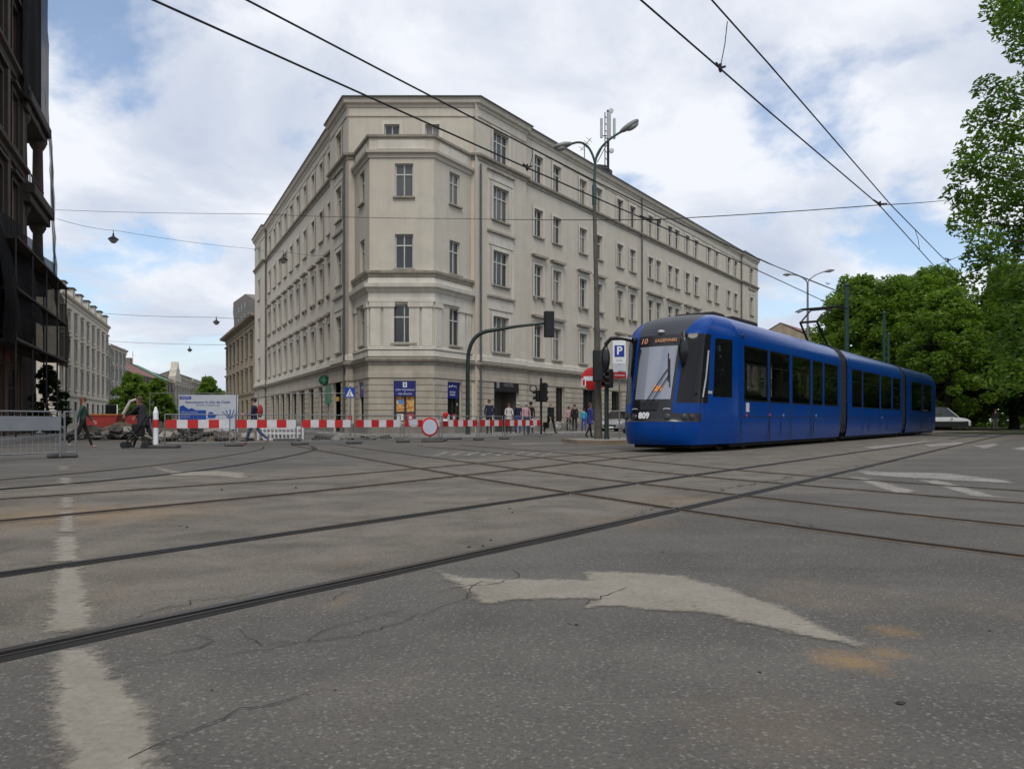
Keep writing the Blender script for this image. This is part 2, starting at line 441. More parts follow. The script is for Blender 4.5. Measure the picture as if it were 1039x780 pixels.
# tracks from the street under repair, crossing to the right edge
ra = [(-7.2, 25.2), (-5.0, 20.3), (-.9, 11.5), (1.05, 7.75), (2.25, 5.6), (3.4, 4.0), (5.6, 1.2)]
rail(ra, rusty=True, w=1.0, k=.75); rail(offs(ra, -1.45), rusty=True, w=1.3, k=.7)
rc = [(-3.0, 24.5), (0, 18.2), (2.3, 11.9), (3.9, 9.0), (5.4, 6.8), (8.0, 3.4)]
rail(rc, rusty=True, w=1.0, k=.6); rail(offs(rc, -1.45), rusty=True, w=.8, k=.5)
# old curve from the left edge into the repair zone
rd_ = [(-9.4, 5.6), (-6.6, 8.0), (-5.3, 10.8), (-4.95, 14.8), (-5.4, 20.8), (-6.4, 24.5)]
rail(rd_, w=.7, k=.7); rail(offs(rd_, -1.45), w=.5, rusty=True, k=.45)

def marking(name, pixels, m=None, jit=0.012, step=0.05, w=None):
    """a painted mark: a fine grid of cells carrying a value that falls from 1 inside to 0 outside its outline"""
    P_ = np.array([tuple(gp(*p))[:2] for p in pixels]); Y_ = float(P_[:, 1].mean())
    w = w or min(.16, max(.045, .008*Y_)); c_ = min(.14, max(.022, .007*Y_))
    lo = P_.min(0)-w*1.2; hi = P_.max(0)+w*1.2; nx, ny = int((hi[0]-lo[0])/c_)+2, int((hi[1]-lo[1])/c_)+2
    if nx*ny > 60000: f_ = math.sqrt(nx*ny/60000); c_ *= f_; nx, ny = int((hi[0]-lo[0])/c_)+2, int((hi[1]-lo[1])/c_)+2
    gx_, gy_ = np.meshgrid(lo[0]+c_*np.arange(nx), lo[1]+c_*np.arange(ny), indexing='ij'); Q = np.stack([gx_.ravel(), gy_.ravel()], 1)
    dist = np.full(len(Q), 1e9); ins = np.zeros(len(Q), bool)
    for a, b in zip(P_, np.roll(P_, -1, 0)):
        ab = b-a; t_ = np.clip(((Q-a)@ab)/(ab@ab), 0, 1); dist = np.minimum(dist, np.linalg.norm(Q-(a+t_[:, None]*ab), axis=1))
        cr = (a[1] > Q[:, 1]) != (b[1] > Q[:, 1]); xi = a[0]+(Q[:, 1]-a[1])*(b[0]-a[0])/((b[1]-a[1]) or 1e-9); ins ^= cr & (Q[:, 0] < xi)
    e_ = np.clip(.5+np.where(ins, dist, -dist)/(2*w), 0, 1).reshape(nx, ny)
    keep = np.maximum(np.maximum(e_[:-1, :-1], e_[1:, :-1]), np.maximum(e_[:-1, 1:], e_[1:, 1:])) > 0
    ii, jj = np.nonzero(keep); idx = -np.ones(nx*ny, int); quads = np.stack([ii*ny+jj, (ii+1)*ny+jj, (ii+1)*ny+jj+1, ii*ny+jj+1], 1); us = np.unique(quads); idx[us] = np.arange(len(us))
    mb = MB(); mb.add([(q[0], q[1], .0045) for q in Q[us]], [tuple(r_) for r_ in idx[quads].tolist()])
    o = mb.build(name, m or PAINT, road); at = o.data.attributes.new('edge', 'FLOAT', 'POINT'); at.data.foreach_set('value', e_.ravel()[us].astype(np.float32))
    return o
# broken lane line at the left
for q in ([(54, 662), (94, 657), (118, 690), (146, 715), (163, 790), (72, 790), (55, 745)],
          [(48, 641), (53, 596), (58, 578), (81, 576), (88, 600), (96, 635), (72, 641)],
          [(55, 570), (58, 545), (78, 545), (81, 569)], [(59, 540), (60.5, 519), (74, 519), (76, 540)],
          [(60, 516), (61, 505), (74, 505), (75, 515)], [(61, 492), (61, 485), (71, 485), (72, 492)], [(59.5, 477), (60, 473), (69, 473), (69, 477)]):
    marking('lane_dash', q, jit=0.007)
# near bent arrow
marking('turn_arrow', [(443, 580), (468, 586), (520, 588), (598, 589), (592, 580.5), (640, 581.5), (690, 585), (745, 600), (800, 620), (850, 645), (876, 656),
                       (852, 652), (800, 641), (750, 630), (715, 622), (670, 620), (620, 615), (592, 617), (605, 608), (560, 607), (518, 609), (496, 613), (482, 608), (470, 598)], jit=0.009)
# far arrow
marking('turn_arrow', [(156, 474), (166, 475.5), (176, 478), (200, 478.5), (222, 477.8), (250, 480), (247, 486.5), (228, 483.3), (205, 482.4), (182, 483), (168, 481.5), (172, 479.5), (162, 477)], jit=0.02, step=0.2)
# hatch stripes and crossing at the right
for q in ([(858, 483.5), (880, 485), (930, 498), (927, 501), (905, 500)], [(930, 487), (955, 487.5), (1010, 503), (1030, 506), (985, 503.5)],
          [(868, 477), (905, 479), (960, 480), (1020, 487), (1035, 491), (985, 488.5), (920, 485), (875, 481.5)],
          [(873, 453.5), (960, 445.5), (968, 446.5), (885, 456)], [(935, 451), (975, 448), (985, 450.5), (940, 454)], [(985, 452.3), (1008, 449.5), (1016, 451), (1000, 456)],
          [(1022, 455), (1045, 452), (1060, 455), (1040, 457.5)], [(1060, 457), (1080, 454), (1095, 457), (1075, 460)]):
    marking('zebra_stripe', q, PAINT2, jit=0.03, step=0.15)
# faint far crossing in front of the corner building
for i in range(8):
    x0 = 436 + i*15.5
    marking('zebra_stripe', [(x0, 462.5), (x0+8, 462.8), (x0+22, 458.6), (x0+15, 458.4)], PAINT2, w=.08)
marking('stop_line', [(515, 450.0), (575, 449.3), (575, 450.1), (515, 450.9)], PAINT2, jit=0.03, step=0.3)
def crack(pixels, w=0.008, name='crack', jit=0.012):
    pts = [gp(*p) for p in pixels]; out = []
    for a, b in zip(pts[:-1], pts[1:]):
        n = max(2, int((b-a).length/0.05))
        for i in range(n):
            q = a.lerp(b, i/n); out.append(q + Vector((RR.gauss(0, jit), RR.gauss(0, jit), 0)))
    out.append(pts[-1]); mb = MB(); k = len(out); vs = []
    for i, p in enumerate(out):
        d = (out[min(i+1, k-1)]-out[max(i-1, 0)]).normalized(); s = Vector((d.y, -d.x, 0))
        w_ = 0.36*w*(0.35+0.65*math.sin(math.pi*(i+0.5)/k))*RR.uniform(0.6, 1.5)
        vs += [(p.x-s.x*w_, p.y-s.y*w_, 0.0062), (p.x+s.x*w_, p.y+s.y*w_, 0.0062)]
    mb.add(vs, [(2*i, 2*i+2, 2*i+3, 2*i+1) for i in range(k-1)])
    return mb.build(name, TAR, road)
crack([(115, 680), (160, 672), (220, 668), (290, 655), (350, 648), (420, 628), (480, 604)], 0.006)
crack([(130, 772), (175, 752), (240, 722), (272, 716), (330, 700)], 0.006)
crack([(440, 602), (470, 596), (510, 592), (528, 583), (520, 578)], 0.007)
crack([(470, 606), (478, 596), (490, 590)], 0.006)
crack([(592, 616), (610, 606), (635, 597)], 0.006)
crack([(120, 632), (160, 620), (200, 610), (230, 608), (260, 600)], 0.008, jit=0.02)
crack([(196, 645), (212, 652), (190, 662), (150, 664)], 0.006)
crack([(240, 640), (262, 655), (300, 652)], 0.005)
crack([(560, 548), (600, 538), (650, 520), (690, 508)], 0.010, jit=0.03)
crack([(740, 520), (800, 528), (850, 540), (900, 546)], 0.010, jit=0.03)
crack([(300, 655), (332, 640), (352, 633), (410, 620)], 0.005)
crack([(330, 612), (345, 606), (352, 600)], 0.007)
crack([(820, 478), (860, 474), (910, 468), (935, 466)], 0.02, jit=0.05)
crack([(700, 505), (740, 495), (790, 487), (830, 478)], 0.016, jit=0.05)
crack([(850, 455), (880, 466), (940, 472)], 0.015, jit=0.04)

# small debris on the asphalt
PEB = mat('pebble', (0.045, 0.043, 0.04), 0.9, 0.3, 20)
pb = MB(); pb.ell((0, 0, 0.3), (1, 0.8, 0.45), 7, 5); pbo = pb.build('pebble', PEB, road, smooth=True); pbo.location = gp(913, 714, 0); pbo.scale = (0.012,)*3
for (x_, y_, s_) in ((917, 713, 0.007), (771, 682, 0.006), (852, 645, 0.008), (846, 644, 0.006), (585, 634, 0.010), (578, 633, 0.006), (430, 629, 0.005), (225, 497, 0.02), (300, 495, 0.02), (190, 535, 0.012),
                     (183, 534, 0.01), (498, 548, 0.012), (490, 554, 0.012), (476, 555, 0.015), (520, 520, 0.014), (517, 516, 0.012), (1004, 640, 0.006), (672, 560, 0.007), (340, 700, 0.005), (215, 700, 0.005)):
    o = inst(pbo.data, 'pebble', road, gp(x_, y_, 0), RR.uniform(0, 6), (s_,)*3)

# ------------------------------------------------------------------ pavements
PAVE = mat('pavement_slabs', (0.25, 0.24, 0.225), 0.9, 0.2, 2.5, bump=0.3, bscale=20, col2=(0.19, 0.175, 0.155), cscale=0.5)
KERB = mat('kerb_stone', (0.30, 0.285, 0.265), 0.85, 0.25, 4, bump=0.3)
KERBR = mat('warm_kerb_stone', (0.27, 0.205, 0.14), 0.85, 0.25, 4, bump=0.3)
DIRT = mat('bare_dirt', (0.16, 0.125, 0.088), 0.95, 0.35, 1.5, bump=0.8, bscale=9, col2=(0.10, 0.085, 0.068), cscale=0.9)
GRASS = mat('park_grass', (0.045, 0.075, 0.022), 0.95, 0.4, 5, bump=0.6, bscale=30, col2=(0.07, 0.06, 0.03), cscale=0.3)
def pavement(name, pts, top, kerb, label, z=0.13, kw=0.15):
    """pts: plan outline, counter-clockwise; a paved top with a kerb stone all round"""
    n = len(pts); P2 = [Vector((p[0], p[1])) for p in pts]; ins = []
    for i in range(n):
        d0 = (P2[i]-P2[i-1]).normalized(); d1 = (P2[(i+1) % n]-P2[i]).normalized()
        n0 = Vector((-d0.y, d0.x)); n1 = Vector((-d1.y, d1.x)); bb = (n0+n1)/max(0.3, 1+n0.dot(n1)); ins.append(P2[i]+bb*kw)
    root = MB(); root.poly([(p.x, p.y, z-0.004) for p in ins])
    o = tag(root.build(name, top), label, 'pavement', kind='structure')
    k = MB()
    for i in range(n):
        j = (i+1) % n; a, b, c, d = P2[i], P2[j], ins[j], ins[i]
        k.quad((a.x, a.y, -0.02), (b.x, b.y, -0.02), (b.x, b.y, z), (a.x, a.y, z)); k.quad((a.x, a.y, z), (b.x, b.y, z), (c.x, c.y, z), (d.x, d.y, z))
    k.build('kerb', kerb, o, weld=True)
    return o
# ------------------------------------------------------------------ the corner building
PL = mat('facade_plaster', (0.565, 0.520, 0.432), 0.9, 0.10, 1.1, bump=0.12, bscale=40, col2=(0.545, 0.495, 0.412), cscale=0.25, streak=0.08)
PLP = mat('pale_trim_plaster', (0.62, 0.58, 0.50), 0.88, 0.10, 1.5, bump=0.10, bscale=40, streak=0.14)
STN = mat('ground_floor_stone', (0.44, 0.392, 0.312), 0.9, 0.14, 1.6, bump=0.2, bscale=30, streak=0.18, objrand=0.05)
PLINTH = mat('plinth_stone', (0.25, 0.23, 0.19), 0.92, 0.22, 1.3, bump=0.25, bscale=20, streak=0.3)
LEDGE = mat('weathered_ledge', (0.36, 0.325, 0.265), 0.9, 0.25, 3, streak=0.15)
ROOFM = mat('roof_metal', (0.075, 0.078, 0.080), 0.6, 0.2, 2, metal=0.2)
WFR = mat('window_white', (0.55, 0.54, 0.50), 0.6, 0.15, 5)
WFRD = mat('window_dark', (0.035, 0.032, 0.028), 0.5, 0.2, 5)
PIPE = mat('downpipe_metal', (0.12, 0.12, 0.115), 0.55, 0.2, 3, metal=0.3)
INT = mat('dark_interior', (0.012, 0.012, 0.012), 0.9, 0.2, 2)
def glass(name, base, rough=0.06, spec=0.6, curtain=None):
    m = bpy.data.materials.new(name); m.use_nodes = True; t = m.node_tree; b = t.nodes['Principled BSDF']
    oi = N(t, 'ShaderNodeObjectInfo'); g = N(t, 'ShaderNodeNewGeometry')
    col = mixc(t, 1.0, (*base, 1), ramp(t, oi.outputs['Random'], [(0, 0.5), (1, 1.6)]), 'MULTIPLY')
    if curtain is not None:
        mp = N(t, 'ShaderNodeMapping'); mp.inputs['Scale'].default_value = (16, 16, 0.6); L(t, g.outputs['Position'], mp.inputs['Vector'])
        folds = ramp(t, noise(t, mp.outputs[0], 1.0, 3, 0.5), [(0.3, tuple(c*0.5 for c in curtain)), (0.7, curtain)])
        col = mixc(t, ramp(t, oi.outputs['Random'], [(0.25, 0.0), (0.32, 0.8), (0.5, 0.75), (0.56, 0.0), (0.78, 0.0), (0.86, 0.45)]), col, folds)
    L(t, col, b.inputs['Base Color']); b.inputs['Roughness'].default_value = rough; b.inputs['Specular IOR Level'].default_value = spec
    bn = N(t, 'ShaderNodeBump'); bn.inputs['Strength'].default_value = 0.05; bn.inputs['Distance'].default_value = 0.05
    L(t, noise(t, g.outputs['Position'], 1.2, 2), bn.inputs['Height']); L(t, bn.outputs[0], b.inputs['Normal'])
    MATS[name] = m; return m
GLS = glass('window_glass', (0.035, 0.038, 0.042), curtain=(0.30, 0.28, 0.25))
GLSF = glass('far_window_glass', (0.03, 0.032, 0.034), 0.25, 0.3)
GLSH = glass('shop_glass', (0.018, 0.018, 0.018), 0.05, 0.5)

class Frame:
    """a facade line: s along it (left to right seen from the street), d outwards, z up"""
    def __init__(f, p0, p1):
        f.p0 = Vector((p0[0], p0[1])); v = Vector((p1[0], p1[1])) - f.p0; f.len = v.length; f.d = v.normalized(); f.n = Vector((f.d.y, -f.d.x))
        f.rz = math.atan2(f.d.y, f.d.x)
    def __call__(f, s, d, z): q = f.p0 + f.d*s + f.n*d; return Vector((q.x, q.y, z))
    def s_px(f, x):       # where a photo column meets the line
        k = (x-CX)/FPX; return (k*f.p0.y - f.p0.x)/(f.d.x - k*f.d.y)
    def xy(f, s, d=0.0): q = f.p0 + f.d*s + f.n*d; return (q.x, q.y)

CACHE = {}
def win_meshes(w, h, kind, fm, mull=1, transom=0.68):
    key = (round(w, 2), round(h, 2), kind, fm.name, mull)
    if key in CACHE: return CACHE[key]
    out = {}
    e = 0.065; xs = [-w/2+e + i*(w-2*e)/(mull+1) for i in range(mull+2)]
    holes = []
    for i in range(mull+1):
        a = xs[i] + (0.03 if i else 0); b = xs[i+1] - (0.03 if i < mull else 0)
        if transom: holes += [(a, b, e, h*transom-0.035), (a, b, h*transom+0.035, h-e)]
        else: holes.append((a, b, e, h-e))
    mb = MB(); grid_holes(mb, -w/2, w/2, 0, h, holes, 0.0, 0.05); out['window'] = (mb, fm)
    mb = MB(); mb.quad((-w/2+.01, 0.045, .01), (w/2-.01, 0.045, .01), (w/2-.01, 0.045, h-.01), (-w/2+.01, 0.045, h-.01)); out['pane'] = (mb, GLS)
    res = {}
    for k, (mb, m) in out.items():
        o = mb.build(k, m, weld=True); res[k] = o.data; bpy.data.objects.remove(o)
    def keep(nm, mb, m):
        o = mb.build(nm, m, weld=True); res[nm] = o.data; bpy.data.objects.remove(o)
    D = -0.13        # the wall face in front of the window plane
    if 'S' in kind:  # sill on brackets
        mb = MB(); mb.prism([(-w/2-.16, 0.0), (-w/2-.16, -.10), (-w/2-.05, -.10), (-w/2-.05, -.26), (-w/2+.12, -.26), (-w/2+.12, -.10), (w/2-.12, -.10), (w/2-.12, -.26), (w/2+.05, -.26), (w/2+.05, -.10), (w/2+.16, -.10), (w/2+.16, 0.0)], D-.16, 0.0); keep('sill', mb, LEDGE)
    if 's' in kind:  # plain sill
        mb = MB(); mb.box((-w/2-.10, D-.13, -.09), (w/2+.10, 0.0, 0.0)); keep('sill', mb, LEDGE)
    if 'B' in kind:  # flat border
        mb = MB(); grid_holes(mb, -w/2-.2, w/2+.2, -0.02, h+.22, [(-w/2+.001, w/2-.001, -0.021, h)], D-.05, 0.06); keep('surround', mb, PLP)
    if 'H' in kind:  # straight hood on a frieze
        mb = MB(); mb.box((-w/2-.22, D-.07, h+.22), (w/2+.22, D+.02, h+.46)); keep('frieze', mb, PLP)
        mb = MB(); mb.prism([(-w/2-.26, h+.46), (w/2+.26, h+.46), (w/2+.36, h+.56), (w/2+.36, h+.62), (-w/2-.36, h+.62), (-w/2-.36, h+.56)], D-.28, D+.02); keep('hood', mb, LEDGE)
    CACHE[key] = res
    return res
def place_window(fr, root, s, z, w, h, kind, d=0.0, fm=None, mull=1, name='window'):
    ms = win_meshes(w, h, kind, fm or WFR, mull)
    p = fr(s, d-0.13, z) - root.location
    o = inst(ms['window'], name, root, p, fr.rz)
    for k, me in ms.items():
        if k != 'window': inst(me, k, o)
    return o
def wall_part(fr, root, s0, s1, z0, z1, holes, m, d=0.0, name='wall', depth=0.15, back=True):
    mb = MB(); L0 = root.location
    Pf = lambda x, y, z: tuple(fr(x, d-y, z) - L0)
    grid_holes(mb, s0, s1, z0, z1, holes, 0.0, depth, 0, Pf)
    return mb.build(name, m, root, weld=True)

A0, B0, C0, D0 = (-26.1, 78.7), (-9.2, 44.0), (-2.2, 44.0), (28.08, 88.5)
FL, FR_ = Frame(A0, B0), Frame(C0, D0)
LL, LR = FL.len, FR_.len
BAY = [(-9.0, 44.0), (-7.6, 41.0), (-4.18, 41.0), (-2.34, 44.0)]
FB = [Frame(BAY[i], BAY[i+1]) for i in range(3)]
FC = Frame(B0, C0)
bld = thing('corner_building', 'large five-storey beige corner building with chamfered bay and blue shop signs', 'building', (-5.7, 44.0, 0.0))
OFF = 0.22
# section limits along both facades
l_end = FL.s_px(270.5); l_ris = LL - 4.4
r_ris = FR_.s_px(531); r_pipe = FR_.s_px(650); r_step = FR_.s_px(694); r_end = FR_.s_px(752)
xB = -9.2 - OFF/0.899; xC = -2.2 + OFF/0.8266
def outline(bay):
    p = [FL.xy(0, OFF), FL.xy(l_end, OFF), FL.xy(l_end, 0), FL.xy(l_ris, 0), FL.xy(l_ris, OFF), (xB, 44.0)]
    if bay: p += BAY
    p += [(xC, 44.0), FR_.xy(r_ris, OFF), FR_.xy(r_ris, 0), FR_.xy(r_end, 0), FR_.xy(r_end, OFF), FR_.xy(LR, OFF)]
    return p
def bloc(pts): return [(p[0]-bld.location.x, p[1]-bld.location.y) for p in pts]
def band(name, prof, m, bay=True, pts=None):
    mb = MB(); molding(mb, bloc(pts or outline(bay)), prof); return mb.build(name, m, bld, weld=True)
# openings ------------------------------------------------------------
ROWS = [(4.87, 2.12), (8.84, 2.02), (12.68, 1.98), (16.18, 1.72)]
lwin = [FL.s_px(x) for x in (333.8+1, 326.3, 318, 309.7, 302.5, 295.8, 289.8, 284, 278.8, 273.6)]
rwin = [FR_.s_px(x) for x in (546.3, 565, 591.5, 607.5, 629, 641.8, 660, 668, 679.8, 686.8, 697.5, 706.5, 719.5, 727.2, 739.5, 746.5)]
w0 = 1.06
holesL = []; holesR = []
kinds = ['SB', 'SBH', 'sB', 'B']
plan = []      # frame, s, z, w, h, kind, d, mull
for ri, (z, h) in enumerate(ROWS):
    for i, s in enumerate(lwin):
        holesL.append((s-w0/2, s+w0/2, z, z+h)); plan.append((FL, s, z, w0, h, ['sBH', 'SBH', 'sB', 'B'][ri], 0.0, 1))
    for s in rwin:
        if ri == 2: h = 1.76
        holesR.append((s-w0/2, s+w0/2, z, z+h)); plan.append((FR_, s, z, w0, h, ['sBH', 'SBH', 'sB', 'B'][ri], 0.0, 1))
sl0 = FL.s_px(347.8); sle = FL.s_px(265.3); sr0 = FR_.s_px(505); sre = FR_.s_px(760.5)
hl0, hle, hr0, hre = [], [], [], []
for ri, (z, h) in enumerate(ROWS):
    k = ['sB', 'sB', 'sB', 'B'][ri]
    for fr, s, hs, w, mu in ((FL, sl0, hl0, 1.35, 1), (FL, sle, hle, 1.1, 1), (FR_, sr0, hr0, 1.62, 2), (FR_, sre, hre, 1.2, 1)):
        hs.append((s-w/2, s+w/2, z, z+h)); plan.append((fr, s, z, w, h, k, OFF, mu))
# ground floor openings
gl = []; gr = []; gl0 = []; gr0 = []
GZ0, GZ1 = 0.75, 3.05
door_s = (FR_.s_px(497.5), FR_.s_px(522.5))
gr0.append((door_s[0], door_s[1], 0.13, 3.35))
for a, b in ((563.5, 572), (591, 606), (620, 630), (645, 655), (668, 676), (690, 698), (710, 717), (728, 734), (742, 747)):
    gr.append((FR_.s_px(a), FR_.s_px(b), GZ0, GZ1))
gl0.append((FL.s_px(342.2), FL.s_px(350.5), 0.13, 3.2))
for a, b in ((333, 336), (324, 328), (314, 319), (304, 310), (297, 301.5), (291, 295), (285.5, 289), (280.5, 283.5), (275.5, 278.5)):
    gl.append((FL.s_px(a), FL.s_px(b), 0.5 if a < 330 else GZ0, GZ1))
wl_main = wall_part(FL, bld, l_end, l_ris, 0.1, 18.9, holesL + gl, PL, 0.0)
wr_main = wall_part(FR_, bld, r_ris, r_end, 0.1, 18.9, holesR + gr, PL, 0.0)
wall_part(FL, bld, l_ris, LL+0.09, 0.1, 18.9, hl0 + gl0, PL, OFF)
wall_part(FL, bld, 0, l_end, 0.1, 18.9, hle, PL, OFF)
wall_part(FR_, bld, -0.13, r_ris, 0.1, 18.9, hr0 + gr0, PL, OFF)
wall_part(FR_, bld, r_end, LR, 0.1, 18.9, hre, PL, OFF)
# returns of the projecting sections
mb = MB()
for fr, s in ((FL, l_end), (FL, l_ris), (FR_, r_ris), (FR_, r_end)):
    mb = MB(); q = [fr(s, 0, 0.1), fr(s, OFF, 0.1), fr(s, OFF, 18.9), fr(s, 0, 18.9)]; mb.quad(*[p-bld.location for p in q]); mb.build('wall_return', PL, bld)
# attic wall of the chamfer with two windows seen over the terrace parapet
att = [(FC.s_px(390), FC.s_px(405.5), 15.55, 17.75), (FC.s_px(431.5), FC.s_px(446), 15.55, 17.75)]
wall_part(FC, bld, -0.24, FC.len+0.26, 0.1, 18.9, att, PL, 0.0)
for a, b, z, z1 in att: plan.append((FC, (a+b)/2, z, b-a, z1-z, 'B', 0.0, 1))
# bay
bayw = []
sF = lambda x: FB[1].s_px(x)
bay_holes = [[], [], []]
bh = [(4.95, 2.06), (8.92, 1.84), (12.76, 1.76)]
for ri, (z, h) in enumerate(bh):
    c = (sF(401)+sF(419))/2; ww = 1.2 if ri == 0 else 0.98
    bay_holes[1].append((c-ww/2, c+ww/2, z, z+h)); plan.append((FB[1], c, z, ww, h, 's', 0.0, 1))
    c = FB[2].len*0.55
    bay_holes[2].append((c-.5, c+.5, z, z+h)); plan.append((FB[2], c, z, 1.0, h, 's', 0.0, 1))
    c = FB[0].len*0.52
    bay_holes[0].append((c-.5, c+.5, z, z+h)); plan.append((FB[0], c, z, 1.0, h, 's', 0.0, 1))
shopF = (sF(399.5), sF(422), 0.75, 2.95)
shopR = (FB[2].len*0.55-.75, FB[2].len*0.55+.62, 0.75, 2.95)
shopL = (FB[0].len*0.5-.6, FB[0].len*0.5+.6, 0.75, 2.95)
bay_holes[0].append(shopL); bay_holes[1].append(shopF); bay_holes[2].append(shopR)
for i in range(3): wall_part(FB[i], bld, 0, FB[i].len, 0.1, 15.1, bay_holes[i], PL)
# terrace floor and parapet
mb = MB(); mb.slab(bloc([BAY[0], BAY[1], BAY[2], BAY[3]]), 15.02, 15.12); mb.build('terrace_floor', LEDGE, bld)
for i in range(3):
    fr = FB[i]; mb = MB()
    a, b = (0, fr.len)
    mb.slab(bloc([fr.xy(a, 0.03), fr.xy(b, 0.03), fr.xy(b, -0.22), fr.xy(a, -0.22)]), 15.121, 15.9); mb.build('parapet', PL, bld)
    mb = MB(); mb.slab(bloc([fr.xy(0.45, 0.075), fr.xy(b-.45, 0.075), fr.xy(b-.45, 0.028), fr.xy(.45, 0.028)]), 15.28, 15.74); mb.build('parapet_panel', PLP, bld)
band('parapet_coping', [(-.26, 15.9), (.14, 15.9), (.16, 16.02), (-.26, 16.04)], LEDGE, pts=BAY)
band('terrace_cornice', [(0, 14.80), (.06, 14.82), (.10, 14.98), (.22, 15.06), (.24, 15.2), (0, 15.25)], PL, pts=BAY)
# bands and cornices round the building
band('main_cornice', [(.004, 18.70), (.05, 18.74), (.08, 18.86), (.20, 18.94), (.22, 19.0), (.24, 19.12), (.30, 19.19), (.004, 19.2)], PL, bay=False)
band('roof_edge', [(-.6, 19.3), (.30, 19.2), (.34, 19.21), (.34, 19.29), (-.6, 19.42)], ROOFM, bay=False)
band('attic_moulding', [(.004, 18.18), (.05, 18.2), (.06, 18.28), (.004, 18.30)], PL, bay=False)
for pts in ([FL.xy(0, OFF), FL.xy(l_end, OFF), FL.xy(l_end, 0), FL.xy(l_ris, 0), FL.xy(l_ris, OFF), (xB, 44.0), (-9.02, 44.0)],
            [(-2.32, 44.0), (xC, 44.0), FR_.xy(r_ris, OFF), FR_.xy(r_ris, 0), FR_.xy(r_end, 0), FR_.xy(r_end, OFF), FR_.xy(LR, OFF)]):
    band('string_course', [(0, 15.72), (.05, 15.74), (.07, 15.90), (.20, 15.96), (.22, 16.08), (0, 16.12)], LEDGE, pts=pts)
band('ground_floor_cornice', [(0, 3.78), (.08, 3.8), (.10, 3.92), (.26, 4.0), (.30, 4.12), (.0, 4.2)], LEDGE)
band('sill_band', [(0, 4.24), (.09, 4.25), (.09, 4.55), (.04, 4.58), (0, 4.6)], PLP)
band('fascia_band', [(0, 3.1), (.09, 3.11), (.09, 3.40), (.06, 3.42), (.06, 3.779), (0, 3.78)], STN)
band('plinth', [(0, 0.10), (.12, 0.10), (.12, .62), (.07, .66), (0, .68)], PLINTH, pts=[FL.xy(0, OFF), FL.xy(l_end, OFF), FL.xy(l_end, 0), FL.xy(l_ris, 0), FL.xy(l_ris, OFF), FL.xy(gl0[0][0], OFF)])
band('plinth', [(0, 0.10), (.12, 0.10), (.12, .62), (.07, .66), (0, .68)], PLINTH, pts=[FL.xy(gl0[0][1], OFF), (xB, 44.0)] + BAY + [(xC, 44.0), FR_.xy(door_s[0], OFF)])
band('plinth', [(0, 0.10), (.12, 0.10), (.12, .62), (.07, .66), (0, .68)], PLINTH, pts=[FR_.xy(door_s[1], OFF), FR_.xy(r_ris, OFF), FR_.xy(r_ris, 0), FR_.xy(r_end, 0), FR_.xy(r_end, OFF), FR_.xy(LR, OFF)])
# bay first floor: pale order with pilasters and a deep entablature
band('bay_ledge', [(0, 8.45), (.10, 8.47), (.12, 8.6), (.22, 8.66), (.24, 8.78), (0, 8.86)], LEDGE, pts=BAY)
band('bay_entablature', [(0, 7.12), (.10, 7.14), (.10, 7.3), (.08, 7.32), (.08, 7.62), (.13, 7.66), (.22, 7.82), (.34, 7.9), (.36, 8.1), (.10, 8.16), (.06, 8.44), (0, 8.45)], PLP, pts=BAY)
band('bay_pedestal', [(0, 4.6), (.13, 4.6), (.13, 4.72), (.06, 4.76), (0, 4.76)], PLP, pts=BAY)
def pil(fr, s, w=0.56):
    mb = MB(); mb.slab(bloc([fr.xy(s-w/2, .10), fr.xy(s+w/2, .10), fr.xy(s+w/2, -.05), fr.xy(s-w/2, -.05)]), 4.77, 6.86); mb.build('pilaster', PLP, bld)
    mb = MB(); mb.slab(bloc([fr.xy(s-w/2-.06, .16), fr.xy(s+w/2+.06, .16), fr.xy(s+w/2+.06, -.05), fr.xy(s-w/2-.06, -.05)]), 6.86, 7.11); mb.build('capital', PLP, bld)
for s in (0.34, 1.04, FB[1].len-1.02, FB[1].len-.34): pil(FB[1], s)
for s in (0.36, FB[2].len-.36, FB[2].len-.98): pil(FB[2], s, .5)
for s in (.36, FB[0].len-.36): pil(FB[0], s, .5)
# upper bay corner lines
# windows
for fr, s, z, w, h, k, d, mu in plan:
    place_window(fr, bld, s, z, w, h, k, d, mull=mu)
# pale lintel panels and fine frame lines round the window stacks of the projecting ends
for fr, s, hw in ((FR_, sr0, 1.3), (FL, sl0, 1.15), (FR_, sre, 1.05)):
    for za, zb in ((14.95, 15.45), (11.15, 11.85), (7.35, 8.05)):
        mb = MB(); mb.slab(bloc([fr.xy(s-hw, OFF+.045), fr.xy(s+hw, OFF+.045), fr.xy(s+hw, OFF-.02), fr.xy(s-hw, OFF-.02)]), za, zb); mb.build('lintel_panel', PLP, bld)
        mb = MB(); mb.slab(bloc([fr.xy(s-hw-.1, OFF+.16), fr.xy(s+hw+.1, OFF+.16), fr.xy(s+hw+.1, OFF-.02), fr.xy(s-hw-.1, OFF-.02)]), zb, zb+.12); mb.build('lintel_ledge', LEDGE, bld)
    for sg in (-1, 1):
        for za, zb in ((4.62, 7.34), (8.2, 11.14), (12.0, 14.94)):
            mb = MB(); mb.slab(bloc([fr.xy(s+sg*hw-.09, OFF+.03), fr.xy(s+sg*hw+.09, OFF+.03), fr.xy(s+sg*hw+.09, OFF-.02), fr.xy(s+sg*hw-.09, OFF-.02)]), za, zb); mb.build('frame_strip', PLP, bld)
